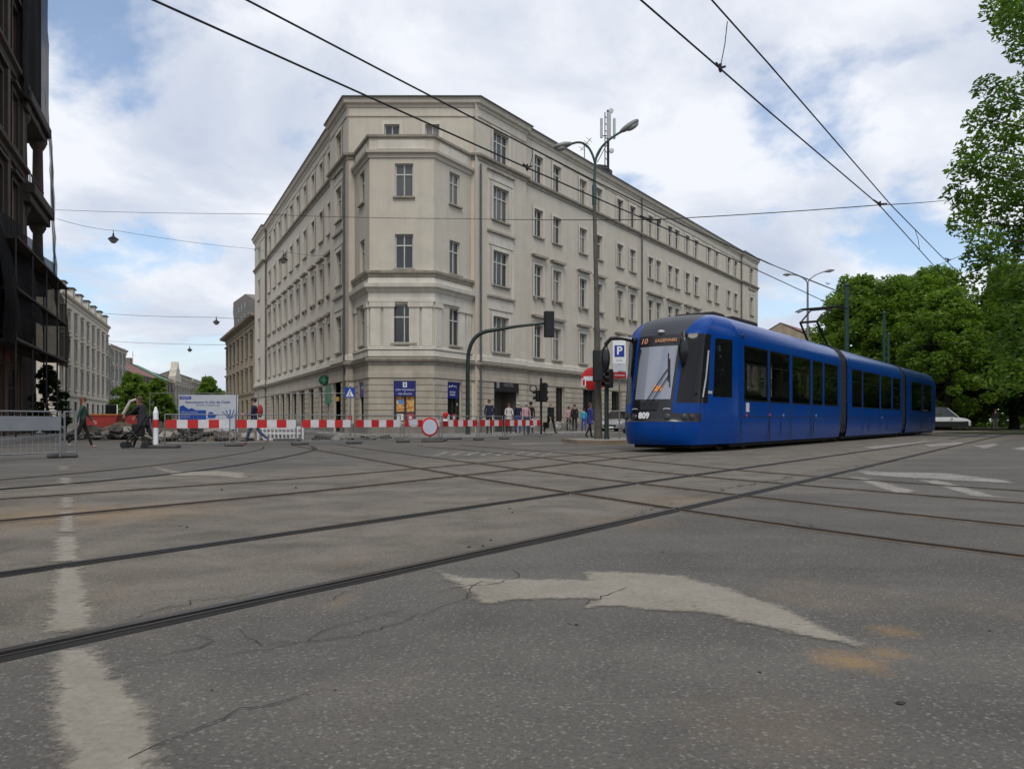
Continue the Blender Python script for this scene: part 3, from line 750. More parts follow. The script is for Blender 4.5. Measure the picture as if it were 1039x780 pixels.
# rusticated ground floor: courses of stone blocks between the openings
cub = MB(); cub.box((0, -0.055, 0), (1, 0.03, 1)); co = cub.build('stone_block', STN, bevel=0.0); CUBE = co.data; bpy.data.objects.remove(co)
def courses(fr, s0, s1, holes, d=0.0, z0=0.70, z1=3.06, n=7, split=2.3):
    hh = (z1-z0)/n
    xs = [s0] + [v for h in sorted(holes) for v in (h[0], h[1])] + [s1]
    for a, b in zip(xs[0::2], xs[1::2]):
        if b-a < 0.12: continue
        for i in range(n):
            za, zb = z0+i*hh+0.02, z0+(i+1)*hh-0.02
            L_ = b-a; k = 2 if (L_ > split) else 1
            cut = a + L_*(0.42 if i % 2 else 0.62)
            for q0, q1 in ([(a, b)] if k == 1 else [(a, cut), (cut+0.03, b)]):
                inst(CUBE, 'stone_block', bld, fr(q0, d, za)-bld.location, fr.rz, (q1-q0, 1, zb-za))
courses(FB[0], 0.02, FB[0].len-.02, [shopL]); courses(FB[1], 0.02, FB[1].len-.02, [shopF], split=1.3); courses(FB[2], 0.02, FB[2].len-.02, [shopR])
courses(FR_, 0.02, r_ris-.02, [(door_s[0]-.0, door_s[1], 0, 3.4)], OFF)
courses(FR_, r_ris+.02, FR_.s_px(700), [h for h in gr if h[1] < FR_.s_px(700)], split=3.2)
courses(FL, LL-4.4, LL-.02, gl0, OFF)
courses(FL, l_end, l_ris, [h for h in gl], split=9)
# shop windows, doors
def shopwin(fr, h, d=0.0, mull=1, name='shop_window', fm=None, transom=0):
    a, b, z, z1 = h; L0 = bld.location; w = b-a; hh = z1-z
    xs = [-w/2+.07 + i*(w-.14)/(mull+1) for i in range(mull+2)]; ho = []
    for i in range(mull+1): ho.append((xs[i]+(.035 if i else 0), xs[i+1]-(.035 if i < mull else 0), .07, hh-.07))
    mb = MB(); grid_holes(mb, -w/2, w/2, 0, hh, ho, 0, .06)
    o = mb.build(name, fm or WFRD, bld, weld=True); o.location = fr((a+b)/2, d-.13, z)-L0; o.rotation_euler = (0, 0, fr.rz)
    mb = MB(); mb.quad((-w/2+.02, .05, .02), (w/2-.02, .05, .02), (w/2-.02, .05, hh-.02), (-w/2+.02, .05, hh-.02)); mb.build('pane', GLSH, o)
    return o
for h in gr: shopwin(FR_, h, mull=1)
for h in gl: shopwin(FL, h, mull=0)
sw_f = shopwin(FB[1], shopF); sw_r = shopwin(FB[2], shopR); shopwin(FB[0], shopL)
# goods and posters behind the corner shop window
GOODS = mat('lit_goods', (0.55, 0.22, 0.05), 0.6, 0.8, 14, col2=(0.75, 0.50, 0.18), cscale=5.0)
PWH = mat('poster_white', (0.62, 0.60, 0.60), 0.7, 0.15, 12)
PRED = mat('poster_red', (0.50, 0.03, 0.035), 0.6, 0.2, 12)
PBLU = mat('poster_blue', (0.10, 0.25, 0.60), 0.6, 0.2, 12)
SGN = mat('sign_blue', (0.010, 0.018, 0.16), 0.45, 0.15, 6)
SGW = mat('sign_white', (0.72, 0.73, 0.74), 0.5, 0.08, 6)
wF = shopF[1]-shopF[0]
for xa, xb, za, zb, m in ((-wF/2+.12, -.06, .55, 1.42, GOODS), (.06, wF/2-.12, .55, 1.42, GOODS), (-wF/2+.14, -.08, .07, .42, PWH), (.1, wF/2-.14, .07, .45, PRED), (-wF/2+.22, -wF/2+.5, .95, 1.2, PBLU), (.2, wF/2-.25, .16, .34, PWH)):
    mb = MB(); y_ = .04 if m is GOODS else (.03 if m is not PWH or za > .1 and za < .2 else .032)
    if za == .16: y_ = .024
    mb.quad((xa, y_, za), (xb, y_, za), (xb, y_, zb), (xa, y_, zb)); mb.build('poster', m, sw_f)
for xa, xb, za, zb, m in ((-.55, -.2, .08, .42, PWH), (.0, .38, .08, .44, PRED), (.08, .3, .15, .36, PWH), (.45, .55, .9, 1.05, PWH)):
    mb = MB(); y_ = .03 if m is PRED else (.024 if za == .15 else .032)
    mb.quad((xa, y_, za), (xb, y_, za), (xb, y_, zb), (xa, y_, zb)); mb.build('poster', m, sw_r)
def signboard(fr, a, b, z0, z1, lines, d=0.0, m=None, logo=True, parent=bld):
    mb = MB(); w = b-a; mb.box((-w/2, -.03, 0), (w/2, .03, z1-z0)); o = mb.build('shop_sign', m or SGN, parent); o.location = fr((a+b)/2, d, z0)-bld.location; o.rotation_euler = (0, 0, fr.rz)
    for s_, zc, sz in lines: text(s_, sz, SGW, o, (0, -.034, zc), (R(90), 0, 0))
    return o
o = signboard(FB[1], shopF[0]+.03, shopF[1]-.03, 2.13, 2.94, [('LODY NATURALNE', .33, .115), ('od', .225, .09), ('1950 KRAKÓW', .11, .115)], d=-.06)
mb = MB(); grid_holes(mb, -.11, .11, .47, .74, [(-.05, .05, .53, .60), (-.06, .06, .64, .69)], -.036, .004); mb.build('emblem', SGW, o, weld=True)
o = signboard(FB[2], shopR[0]+.02, shopR[1]-.25, 2.05, 2.93, [('pizza na', .36, .16), ('kawałki', .2, .16)], d=-.06)
mb = MB(); mb.tube([(-.35, -.036, .58), (-.28, -.036, .68), (-.12, -.036, .62), (0, -.036, .72), (.15, -.036, .63), (.3, -.036, .68), (.36, -.036, .6)], .018, 6); mb.build('emblem', SGW, o)
signboard(FB[0], shopL[0]+.03, shopL[1]-.03, 2.13, 2.93, [('LODY', .5, .2)], d=-.06)
# main entrance: dark recess, panel with lettering, panelled door leaf
L0 = bld.location; dw = door_s[1]-door_s[0]
mb = MB()
for (x0, x1, y0, y1, z0, z1) in ((-dw/2, dw/2, 1.25, 1.3, .13, 3.35), (-dw/2, -dw/2+.02, .22, 1.3, .13, 3.35), (dw/2-.02, dw/2, .22, 1.3, .13, 3.35), (-dw/2, dw/2, .22, 1.3, 3.33, 3.35)):
    mb.box((x0, y0, z0), (x1, y1, z1))
o = mb.build('doorway', mat('doorway_plaster', (0.12, 0.11, 0.095), 0.9, 0.2, 2), bld); o.location = FR_((door_s[0]+door_s[1])/2, OFF, 0)-L0; o.rotation_euler = (0, 0, FR_.rz)
dark = mat('black_board', (0.014, 0.013, 0.013), 0.5, 0.2, 4)
mb = MB(); mb.box((-dw/2+.1, 1.15, .13), (.15, 1.24, 2.5)); dl = mb.build('door', WFRD, o)
mb = MB(); mb.box((.0, 1.08, 1.1), (.03, 1.15, 1.3)); mb.build('handle', PIPE, dl)
mb = MB(); mb.box((-dw/2+.02, -.08, 2.55), (dw/2-.02, .1, 3.32)); sg = mb.build('sign_panel', dark, o)
GREYT = mat('grey_lettering', (0.22, 0.22, 0.22), 0.6, 0.1, 4)
text('HOSTEL', .3, GREYT, sg, (.18, -.084, 2.95), (R(90), 0, 0))
mb = MB(); mb.prism([(-dw/2+.22, 2.75), (-dw/2+.5, 2.75), (-dw/2+.5, 3.1), (-dw/2+.36, 3.18), (-dw/2+.22, 3.1)], -.088, -.082); mb.build('emblem', GREYT, sg)
# left entrance with yellow plate, pharmacy disc
a, b, z, z1 = gl0[0]; w = b-a
mb = MB(); mb.box((-w/2, .6, .13), (w/2, .66, 3.2)); o = mb.build('door', WFRD, bld); o.location = FL((a+b)/2, OFF, 0)-L0; o.rotation_euler = (0, 0, FL.rz)
mb = MB(); mb.box((-.45, -.05, 1.98), (.45, -.01, 2.24)); mb.build('name_plate', mat('plate_yellow', (0.62, 0.36, 0.04), 0.5, 0.1, 5), o)
PHG = mat('pharmacy_green', (0.01, 0.055, 0.03), 0.45, 0.15, 5); PHG2 = mat('pharmacy_cross', (0.03, 0.22, 0.11), 0.45, 0.1, 5)
FX = Frame(FL.xy(0, .4), FL.xy(LL, .4)); q = FX(FX.s_px(328.8), 0, 0); zc = CAMH + (HY-385.6)/FPX*q.y
Xs = Matrix.Rotation(R(90), 4, 'X')
mb = MB(); mb.lathe([(.31, -.06), (.34, 0), (.31, .06)], 20, 0, Xs); o = mb.build('pharmacy_sign', PHG, bld); o.location = Vector((q.x, q.y, zc))-L0
mb = MB(); mb.box((-.19, -.075, -.055), (.19, -.061, .055)); mb.box((-.055, -.0752, -.19), (.055, -.0612, .19)); mb.build('cross', PHG2, o)
mb = MB(); mb.box((-.04, .02, -.04), (.04, .5, .04)); mb.build('bracket', PIPE, o)
for a_, b_, z_ in ((.2, 1.4, 3), (0, 0, 0)):
    pass
for x0, x1, z0, z1 in ((338.5, 341, 1.9, 3.0), (345, 346, 1.9, 3.0)):
    s0 = FL.s_px(x0-6); mb = MB(); mb.box((-.45, -.05, 0), (.45, .0, z1-z0)); o = mb.build('shop_panel', PHG2, bld); o.location = FL(s0, .02 if x0 < 342 else OFF+.02, z0)-L0; o.rotation_euler = (0, 0, FL.rz)
# downpipes
def pipe(fr, s, d, z0, z1):
    p = fr(s, d+.12, 0)-L0; mb = MB(); mb.tube([(p.x, p.y, z0), (p.x, p.y, z1)], .065, 8); mb.build('downpipe', PIPE, bld, smooth=True)
pipe(FL, l_end+.2, 0.0, .2, 19.0); pipe(FL, LL-.35, OFF, .2, 15.6); pipe(FR_, .25, OFF, .2, 15.5); pipe(FR_, r_pipe, 0.02, .2, 19.0); pipe(FR_, r_end-.2, 0.0, .2, 19.0)
# roof, inner courtyard walls
inn = [FR_.xy(LR, -13), FR_.xy(16, -13), FL.xy(LL-16, -13), FL.xy(0, -13)]
nin = [FL.xy(0, -13)]
ridL = FL.xy(0, -6.5); ridR = FR_.xy(LR, -6.5); ridc = (-5.6, 56.0)
mb = MB(); q = lambda p, z: (p[0]-L0.x, p[1]-L0.y, z)
mb.poly([q(A0, 19.35), q(B0, 19.35), q(ridc, 22.0), q(ridL, 22.0)]); mb.poly([q(B0, 19.35), q(C0, 19.35), q(ridc, 22.0)]); mb.poly([q(C0, 19.35), q(D0, 19.35), q(ridR, 22.0), q(ridc, 22.0)])
ic = (-5.6, 69.0)
mb.poly([q(ridL, 22.0), q(ridc, 22.0), q(ic, 19.35), q(FL.xy(0, -13), 19.35)]); mb.poly([q(ridc, 22.0), q(ridR, 22.0), q(FR_.xy(LR, -13), 19.35), q(ic, 19.35)])
mb.build('roof', ROOFM, bld, weld=True)
mb = MB()
for a, b in ((A0, FL.xy(0, -13)), (FL.xy(0, -13), ic), (ic, FR_.xy(LR, -13)), (FR_.xy(LR, -13), FR_.xy(LR, OFF))):
    mb.quad(q(a, .1), q(b, .1), q(b, 19.35), q(a, 19.35))
mb.build('rear_wall', PL, bld)
# ------------------------------------------------------------------ pavements round the buildings
pavement('pavement', [(-27.5, 79.0), (-11.6, 46.5), (-10.8, 42.5), (-8.8, 38.8), (-5.0, 37.6), (-1.5, 38.4), (2.5, 42.5), (33.0, 87.0), (28.0, 90.0), (-2.2, 45.5), (-9.0, 45.5), (-25.5, 80.0)], PAVE, KERB, 'grey slab pavement round the corner building')
pi_ = [gp(585, 448.0), gp(600, 451.2), gp(640, 452.5), gp(700, 452.0)]
pavement('traffic_island', [(1.9, 29.5), (2.3, 27.2), (3.1, 26.2), (6.4, 29.0), (9.5, 33.2), (9.0, 34.5), (8.2, 34.6), (4.6, 31.5)], PAVE, KERBR, 'kerbed traffic island carrying the lamp post and parking sign')
pavement('pavement', [(-15.6, 21.0), (-22.5, 38.5), (-25.2, 46.0), (-31, 47), (-27.5, 44), (-22.5, 33), (-16.8, 19.6)], PAVE, KERB, 'narrow pavement along the netted dark building')
mb = MB(); pts = [(-13.5, 27.5), (-8.5, 30.0), (-11.5, 37.5), (-12.5, 44.0), (-18, 56), (-32, 92), (-50, 92), (-26, 47), (-22.5, 38)]
mb.poly([(x, y, .006) for x, y in pts]); tag(mb.build('dug_up_street', DIRT), 'brown dug-up earth of the street under repair', 'ground', kind='structure')
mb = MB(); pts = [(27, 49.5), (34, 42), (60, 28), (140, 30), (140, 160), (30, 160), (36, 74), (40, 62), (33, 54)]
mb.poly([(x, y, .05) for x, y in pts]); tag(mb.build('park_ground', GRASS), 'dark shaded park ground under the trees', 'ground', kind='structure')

# ------------------------------------------------------------------ other buildings
def tenement(name, label, p0, p1, floors, cols, wallm, trimm, depth=11, roofm=None, roof_h=2.2, ww=1.0, margin=1.2, eave=.35, door=True, base_m=None, pane=None, surround=True, dormers=0, gfloor=None):
    """floors: list of (z, h) window rows; last entry gives eaves height as a number"""
    fr = Frame(p0, p1); root = thing(name, label, 'building', (fr.p0.x, fr.p0.y, 0)); eav = floors[-1]; rows = floors[:-1]; Lc = fr.len
    step = (Lc-2*margin)/max(1, cols-1) if cols > 1 else 0
    ss = [margin+i*step for i in range(cols)]; holes = []
    for z, h in rows:
        for s in ss: holes.append((s-ww/2, s+ww/2, z, z+h))
    gh = []
    if gfloor:
        for s in ss: gh.append((s-ww*.75, s+ww*.75, .4, gfloor))
    wall_part(fr, root, 0, Lc, 0, eav, holes+gh, wallm)
    L0 = root.location
    for z, h in rows:
        for s in ss:
            ms = far_window(ww, h, trimm, surround); o = inst(ms[0], 'window', root, fr(s, -.13, z)-L0, fr.rz); inst(ms[1], 'pane', o)
            if surround: inst(ms[2], 'surround', o)
    if gfloor:
        for s in ss:
            ms = far_window(ww*1.5, gfloor-.4, WFRD, False); o = inst(ms[0], 'shop_window', root, fr(s, -.13, .4)-L0, fr.rz); inst(ms[1], 'pane', o)
    lo = lambda p: (p[0]-L0.x, p[1]-L0.y)
    for zc in ([gfloor+.5] if gfloor else []) :
        mb = MB(); molding(mb, [lo(fr.xy(0)), lo(fr.xy(Lc))], [(0, zc), (.15, zc+.05), (.2, zc+.25), (0, zc+.3)]); mb.build('string_course', trimm, root, weld=True)
    mb = MB(); molding(mb, [lo(fr.xy(-.05)), lo(fr.xy(Lc+.05))], [(0, eav-.7), (.1, eav-.65), (.12, eav-.3), (eave, eav-.15), (eave+.08, eav+.08), (0, eav+.12)]); mb.build('cornice', trimm, root, weld=True)
    q = lambda p, z: (p[0]-L0.x, p[1]-L0.y, z)
    mb = MB()
    for a, b in ((fr.xy(Lc), fr.xy(Lc, -depth)), (fr.xy(Lc, -depth), fr.xy(0, -depth)), (fr.xy(0, -depth), fr.xy(0))): mb.quad(q(a, 0), q(b, 0), q(b, eav), q(a, eav))
    for s in (0, Lc): mb.poly([q(fr.xy(s), eav), q(fr.xy(s, -depth), eav), q(fr.xy(s, -depth/2), eav+roof_h)])
    mb.build('side_wall', base_m or wallm, root)
    mb = MB()
    mb.poly([q(fr.xy(-.1, .3), eav+.12), q(fr.xy(Lc+.1, .3), eav+.12), q(fr.xy(Lc+.1, -depth/2), eav+roof_h+.1), q(fr.xy(-.1, -depth/2), eav+roof_h+.1)])
    mb.poly([q(fr.xy(-.1, -depth/2), eav+roof_h+.1), q(fr.xy(Lc+.1, -depth/2), eav+roof_h+.1), q(fr.xy(Lc+.1, -depth-.2), eav+.05), q(fr.xy(-.1, -depth-.2), eav+.05)])
    rf = mb.build('roof', roofm or ROOFM, root, weld=True)
    for i in range(dormers):
        s = Lc*(i+.5)/dormers; z0 = eav+.1; mb = MB()
        mb.slab([lo(fr.xy(s-.75, .15)), lo(fr.xy(s+.75, .15)), lo(fr.xy(s+.75, -2.4)), lo(fr.xy(s-.75, -2.4))], z0, z0+1.35); d = mb.build('dormer', wallm, root)
        mb = MB(); mb.slab([lo(fr.xy(s-.4, .19)), lo(fr.xy(s+.4, .19)), lo(fr.xy(s+.4, .12)), lo(fr.xy(s-.4, .12))], z0+.3, z0+1.1); mb.build('pane', GLSF, d)
        mb = MB(); mb.slab([lo(fr.xy(s-.95, .3)), lo(fr.xy(s+.95, .3)), lo(fr.xy(s+.95, -2.4)), lo(fr.xy(s-.95, -2.4))], z0+1.35, z0+1.5); mb.build('dormer_roof', roofm or ROOFM, d)
    return root, fr, rf
FW = {}
def far_window(w, h, trim, surround):
    k = (round(w, 2), round(h, 2), trim.name, surround)
    if k in FW: return FW[k]
    out = []
    mb = MB(); grid_holes(mb, -w/2, w/2, 0, h, [(-w/2+.08, -.04, .08, h*.66), (.04, w/2-.08, .08, h*.66), (-w/2+.08, w/2-.08, h*.66+.07, h-.08)], 0, .05); o = mb.build('window', WFR if trim is not WFRD else WFRD, weld=True); out.append(o.data); bpy.data.objects.remove(o)
    mb = MB(); mb.quad((-w/2+.02, .04, .02), (w/2-.02, .04, .02), (w/2-.02, .04, h-.02), (-w/2+.02, .04, h-.02)); o = mb.build('pane', GLSF); out.append(o.data); bpy.data.objects.remove(o)
    if surround:
        mb = MB(); grid_holes(mb, -w/2-.2, w/2+.2, -.25, h+.3, [(-w/2, w/2, 0, h)], -.23, .12); mb.box((-w/2-.3, -.43, h+.3), (w/2+.3, -.13, h+.45)); mb.box((-w/2-.25, -.35, -.33), (w/2+.25, -.13, -.25)); o = mb.build('surround', trim, weld=True); out.append(o.data); bpy.data.objects.remove(o)
    FW[k] = out; return out
def ps(name, c, **k): return mat(name, c, 0.9, 0.14, 1.2, bump=.1, bscale=20, streak=.2, **k)
WHT = ps('white_facade', (0.60, 0.54, 0.44)); WHT2 = ps('white_trim', (0.54, 0.49, 0.40)); PGR = ps('pale_green_facade', (0.42, 0.43, 0.38)); GRB = ps('soot_grey_facade', (0.20, 0.185, 0.15)); OCH = ps('ochre_facade', (0.36, 0.295, 0.20)); OCHT = ps('ochre_trim', (0.33, 0.285, 0.22))
RED = mat('old_red_roof', (0.20, 0.09, 0.075), 0.8, .25, 2); GRN = mat('green_roof', (0.05, 0.22, 0.12), 0.7, .2, 2); SLATE = mat('slate_roof', (0.085, 0.085, 0.088), 0.8, .25, 3)
# left row of the street under repair, near to far
r1, f1, _ = tenement('tenement_house', 'tall white tenement with rows of dark windows behind netted building', (-53.6, 91), (-66.7, 127), [(4.9, 2.5), (8.6, 2.4), (12.2, 2.2), 16.2], 9, WHT, WHT2, dormers=7, gfloor=3.3, ww=1.25, roof_h=1.6)
r2, f2, _ = tenement('tenement_house', 'narrow pale green house next to the white tenement', (-66.8, 128), (-69.8, 139), [(4.4, 2.1), (7.6, 2.0), (10.6, 1.8), 13.4], 4, PGR, WHT2, roofm=SLATE, gfloor=3.2, ww=1.1)
r3, f3, rf3 = tenement('tenement_house', 'long sooty grey house with dull red and green roof', (-70.2, 141), (-79.5, 180), [(4.2, 1.9), (7.2, 1.8), 9.6], 12, GRB, GRB, roofm=RED, roof_h=3.6, gfloor=3.0, depth=13)
mb = MB(); q3 = lambda s, d, z: f3(s, d, z)-r3.location
mb.poly([q3(28, .36, 9.82), q3(36, .36, 9.82), q3(36, -6.4, 13.4), q3(28, -6.4, 13.4)]); mb.build('green_sheet', GRN, rf3)
for s in (6, 14, 20, 27):
    mb = MB(); p = q3(s, -6.5, 12.2); mb.box((p.x-.7, p.y-.5, 12.2), (p.x+.7, p.y+.5, 14.4)); mb.build('chimney', GRB, rf3)
    p = q3(s+2, -6, 12.2); mb = MB(); mb.tube([(p.x, p.y, 12.2), (p.x, p.y, 16)], .05, 5); mb.build('aerial', PIPE, rf3)
r4, f4, _ = tenement('tenement_house', 'grey house with small stepped gable far down the street', (-79.6, 181), (-86, 206), [(4.0, 2.0), (7.2, 1.8), 10.2], 7, ps('grey_stone_facade', (0.30, 0.28, 0.24)), WHT2, roofm=SLATE, gfloor=3.0)
mb = MB(); o4 = f4(4, 0, 0)-r4.location
X4 = Matrix.Translation(o4) @ Matrix.Rotation(f4.rz, 4, 'Z')
mb.prism([(-4, 10.2), (4, 10.2), (4, 11.4), (2.8, 11.8), (2.4, 13), (1.0, 13.6), (.3, 15.0), (-.3, 15.0), (-1.0, 13.6), (-2.4, 13), (-2.8, 11.8), (-4, 11.4)], -.3, 1.2, 0, X4); mb.build('gable', WHT2, r4)
r5, f5, _ = tenement('tenement_house', 'farthest dark roofed house closing the left row', (-86.2, 207), (-97, 250), [(4.2, 2.0), (7.6, 2.0), 12.0], 10, GRB, WHT2, roofm=SLATE, gfloor=3.0)
# ochre house beyond the corner building
r6, f6, _ = tenement('tenement_house', 'three-storey ochre house with dark eaves behind the corner building', (-39.6, 106.5), (-26.5, 80.4), [(4.3, 2.2), (8.2, 2.2), 12.0], 8, OCH, OCHT, roofm=SLATE, gfloor=3.2, ww=1.15, eave=.8)
q6 = lambda s, d, z: f6(s, d, z)-r6.location
X6 = Matrix.Translation(f6(0, -1.2, 0)-r6.location) @ Matrix.Rotation(f6.rz, 4, 'Z')
RAWC = mat('raw_concrete', (0.21, 0.195, 0.165), 0.9, .2, 1.5, streak=.3)
mb = MB(); mb.prism([(-1.5, 0), (1.2, 0), (1.2, 12.0), (29.0, 12.1), (29.0, 12.6), (10.0, 17.0), (-2.2, 17.6), (-2.6, 16.2), (-1.5, 14.8)], 0, 7.5, 0, X6); fw = mb.build('firewall', RAWC, r6)
hm = MB(); hm.box((-.35, -.03, -.35), (.35, .02, .35)); ho_ = hm.build('vent_opening', GLSF, fw); ho_.location = tuple(q6(4, -1.2, 14.2)); ho_.rotation_euler = (0, 0, f6.rz)
for s_, z_ in ((7, 14.2), (10, 14.2), (4, 15.7), (7, 15.7), (10, 15.6), (13, 14.0), (16, 13.6)): inst(ho_.data, 'vent_opening', fw, tuple(q6(s_, -1.2, z_)), f6.rz)
# house beyond the right end, its slate roof shows over the tram
r7, f7, _ = tenement('tenement_house', 'low house with slate roof beyond the corner building', (28.9, 90), (44, 112), [(3.2, 1.9), (6.2, 1.6), 8.6], 7, OCHT, WHT2, roofm=SLATE, roof_h=4.4, depth=14)
mb = MB(); p = f7(3, -2, 0)-r7.location; mb.tube([(p.x, p.y, 10), (p.x, p.y, 13)], .06, 6); mb.lathe([(.02, 0), (.4, .05), (.62, .2), (.58, .2), (.36, .08), (.02, .04)], 14, 0, Matrix.Translation((p.x, p.y, 13)) @ Matrix.Rotation(R(75), 4, 'X')); mb.build('satellite_dish', PIPE, r7)
r8, f8, _ = tenement('tenement_house', 'small pale yellow house far behind the tram', (45, 113), (58, 130), [(3.2, 1.9), (6.6, 1.8), (9.8, 1.6), 12.6], 6, OCH, WHT2, roofm=RED, roof_h=3)

# ------------------------------------------------------------------ dark netted building at the left edge
BRK = ps('backlit_brick', (0.12, 0.066, 0.042), objrand=.1); BKLT = ps('backlit_stone', (0.068, 0.053, 0.039)); BKLT2 = ps('backlit_trim', (0.05, 0.041, 0.032))  # darkness of the backlit facade is put into these base colours
db = thing('netted_building', 'dark brick building with open loggias under scaffold netting at left edge', 'building', (-17.15, 20.0, 0))
DBF = Frame((-17.15, 20.0), (-27.0, 44.0)); DL0 = db.location; sEnd = DBF.len; sW = DBF.s_px(23)
zs = [(5.4, 2.6), (9.9, 2.5), (14.2, 2.5), (18.5, 2.4), (22.6, 2.2)]; hs = []; cs = [2.2+i*3.35 for i in range(6)]
for z, h in zs:
    for s in cs: hs.append((s-.65, s+.65, z, z+h))
gs = [(s-1.1, s+1.1, .4, 3.4) for s in cs]
wall_part(DBF, db, 0, sW, 0, 27, hs+gs, BRK)
for z, h in zs:
    for s in cs:
        ms = far_window(1.3, h, BKLT2, True); o = inst(ms[0], 'window', db, DBF(s, -.13, z)-DL0, DBF.rz); inst(ms[1], 'pane', o); inst(ms[2], 'surround', o)
for s in cs:
    ms = far_window(2.2, 3.0, WFRD, False); o = inst(ms[0], 'shop_window', db, DBF(s, -.13, .4)-DL0, DBF.rz); inst(ms[1], 'pane', o)
ld = lambda s, d: ((DBF(s, d, 0)-DL0).x, (DBF(s, d, 0)-DL0).y)
for zc in (4.3, 8.9, 13.2, 17.5, 21.7):
    mb = MB(); molding(mb, [ld(0, 0), ld(sW, 0)], [(0, zc), (.12, zc+.04), (.16, zc+.24), (.34, zc+.32), (.36, zc+.46), (0, zc+.52)]); mb.build('string_course', BKLT, db, weld=True)
mb = MB(); molding(mb, [ld(0, 0), ld(sEnd, 0)], [(0, 26), (.2, 26.1), (.3, 26.6), (.9, 26.9), (1.0, 27.3), (0, 27.4)]); mb.build('cornice', BKLT, db, weld=True)
for s in [0.5+3.35*i for i in range(7)]:
    if s < sW-.3:
        for z0, z1 in ((4.85, 8.85), (9.45, 13.15), (13.75, 17.45), (18.05, 21.65)):
            mb = MB(); mb.slab([ld(s-.28, .16), ld(s+.28, .16), ld(s+.28, -.02), ld(s-.28, -.02)], z0, z1); mb.build('pilaster', BKLT, db)
mb = MB()
for a, b, z0, z1 in (((sW, 0), (sW, -3.2), 9.2, 16.9), ((sW, -3.2), (0, -12), 0, 27), ((0, -12), (0, 0), 0, 27)):
    mb.quad((*ld(*a), z0), (*ld(*b), z0), (*ld(*b), z1), (*ld(*a), z1))
mb.build('side_wall', BKLT, db)
# loggia stack at the far end: solid top, open storeys with piers, slabs, railing
mb = MB(); mb.slab([ld(sW-.05, .05), ld(sEnd, .05), ld(sEnd, -3.2), ld(sW-.05, -3.2)], 17.6, 27); mb.build('loggia_head', BKLT, db)
for z0, z1, o_ in ((16.6, 17.6, .35), (11.9, 12.9, .5), (7.9, 8.9, .35)):
    mb = MB(); mb.slab([ld(sW-.8, o_), ld(sEnd+.1, o_), ld(sEnd+.1, -3.2), ld(sW-.8, -3.2)], z0, z0+.45); mb.slab([ld(sW-.8, o_+.18), ld(sEnd+.26, o_+.18), ld(sEnd+.26, -3.2), ld(sW-.8, -3.2)], z0+.451, z1); mb.build('floor_slab', BKLT2, db, bevel=.05)
for z0, z1 in ((12.9, 16.6), (8.9, 11.9)):
    for s, d in ((sEnd-.45, -.05), (sW+.15, -.1)):
        prof = [(.42, 0), (.42, .25), (.3, .35), (.27, (z1-z0)*.5), (.25, z1-z0-.5), (.32, z1-z0-.4), (.42, z1-z0-.2), (.42, z1-z0)]
        p = ld(s, d); mb = MB(); mb.lathe(prof, 12, 0, Matrix.Translation((p[0], p[1], z0))); mb.build('column', BKLT, db, smooth=True)
for z0 in (8.9, 12.9):
    mb = MB()
    a = ld(sW, .15); b = ld(sEnd, .15)
    mb.tube([(*a, z0+.95), (*b, z0+.95)], .05, 6)
    for i in range(14):
        t = (i+.5)/14; mb.tube([(a[0]+(b[0]-a[0])*t, a[1]+(b[1]-a[1])*t, z0), (a[0]+(b[0]-a[0])*t, a[1]+(b[1]-a[1])*t, z0+.95)], .02, 5)
    mb.build('railing', WFRD, db)
mb = MB(); mb.slab([ld(sW-.05, -.2), ld(sEnd, -.2), ld(sEnd, -3.2), ld(sW-.05, -3.2)], 0, 7.9); mb.build('loggia_base', BKLT, db)
mb = MB(); p = ld(12.5, .15); X = Matrix.Translation((p[0], p[1], 3.55)) @ Matrix.Rotation(DBF.rz, 4, 'Z'); mb.box((0, -.06, 0), (4.5, .0, .55), 0, X); mb.build('shop_sign', mat('dull_red_sign', (0.16, .02, .018), .6, .2, 4), db)
# scaffold netting
NET = bpy.data.materials.new('scaffold_net'); NET.use_nodes = True
t = NET.node_tree; b = t.nodes['Principled BSDF']; b.inputs['Base Color'].default_value = (.022, .022, .020, 1); b.inputs['Roughness'].default_value = .9
g = N(t, 'ShaderNodeNewGeometry'); mp = N(t, 'ShaderNodeMapping'); mp.inputs['Scale'].default_value = (3.0, 3.0, .12); L(t, g.outputs['Position'], mp.inputs['Vector'])
L(t, ramp(t, noise(t, mp.outputs[0], 1.3, 5, .6), [(.3, .25), (.7, .65)]), b.inputs['Alpha'])
NETD = mat('dense_dark_net', (.006, .006, .007), .95, .4, 2.5, bump=.6, bscale=3, alpha=.86, spec=.1)
def netsheet(name, rows, label, m=None):
    """rows: lists of points from top to bottom"""
    mb = MB(); n = len(rows[0]); k = len(rows)
    mb.add([v for r_ in rows for v in r_], [(i*n+j, i*n+j+1, (i+1)*n+j+1, (i+1)*n+j) for i in range(k-1) for j in range(n-1)])
    return tag(mb.build(name, m or NET, smooth=True), label, 'netting', 'dust nets hung on the netted building')
rr = random.Random(5)
def netrows(n, z0, z1, s0, s1, dfun, m_=12):
    out = []
    for i in range(n):
        u = i/(n-1); out.append([tuple(DBF(s0+(s1-s0)*j/(m_-1), dfun(u, j)+rr.uniform(-.05, .05), z0+(z1-z0)*u+rr.uniform(-.06, .06))) for j in range(m_)])
    return out
netsheet('dust_net', netrows(12, 27, 16.9, sW-2.0, sEnd+.25, lambda u, j: .38+.05*math.sin(j*1.7)), 'dense dark net wrapped round the top of the netted building', NETD)
netsheet('dust_net', netrows(14, 17.4, 7.6, sEnd-.5, sEnd+.45, lambda u, j: .5+.3*u+.05*math.sin(j*2)), 'long translucent grey net hanging past the loggias')
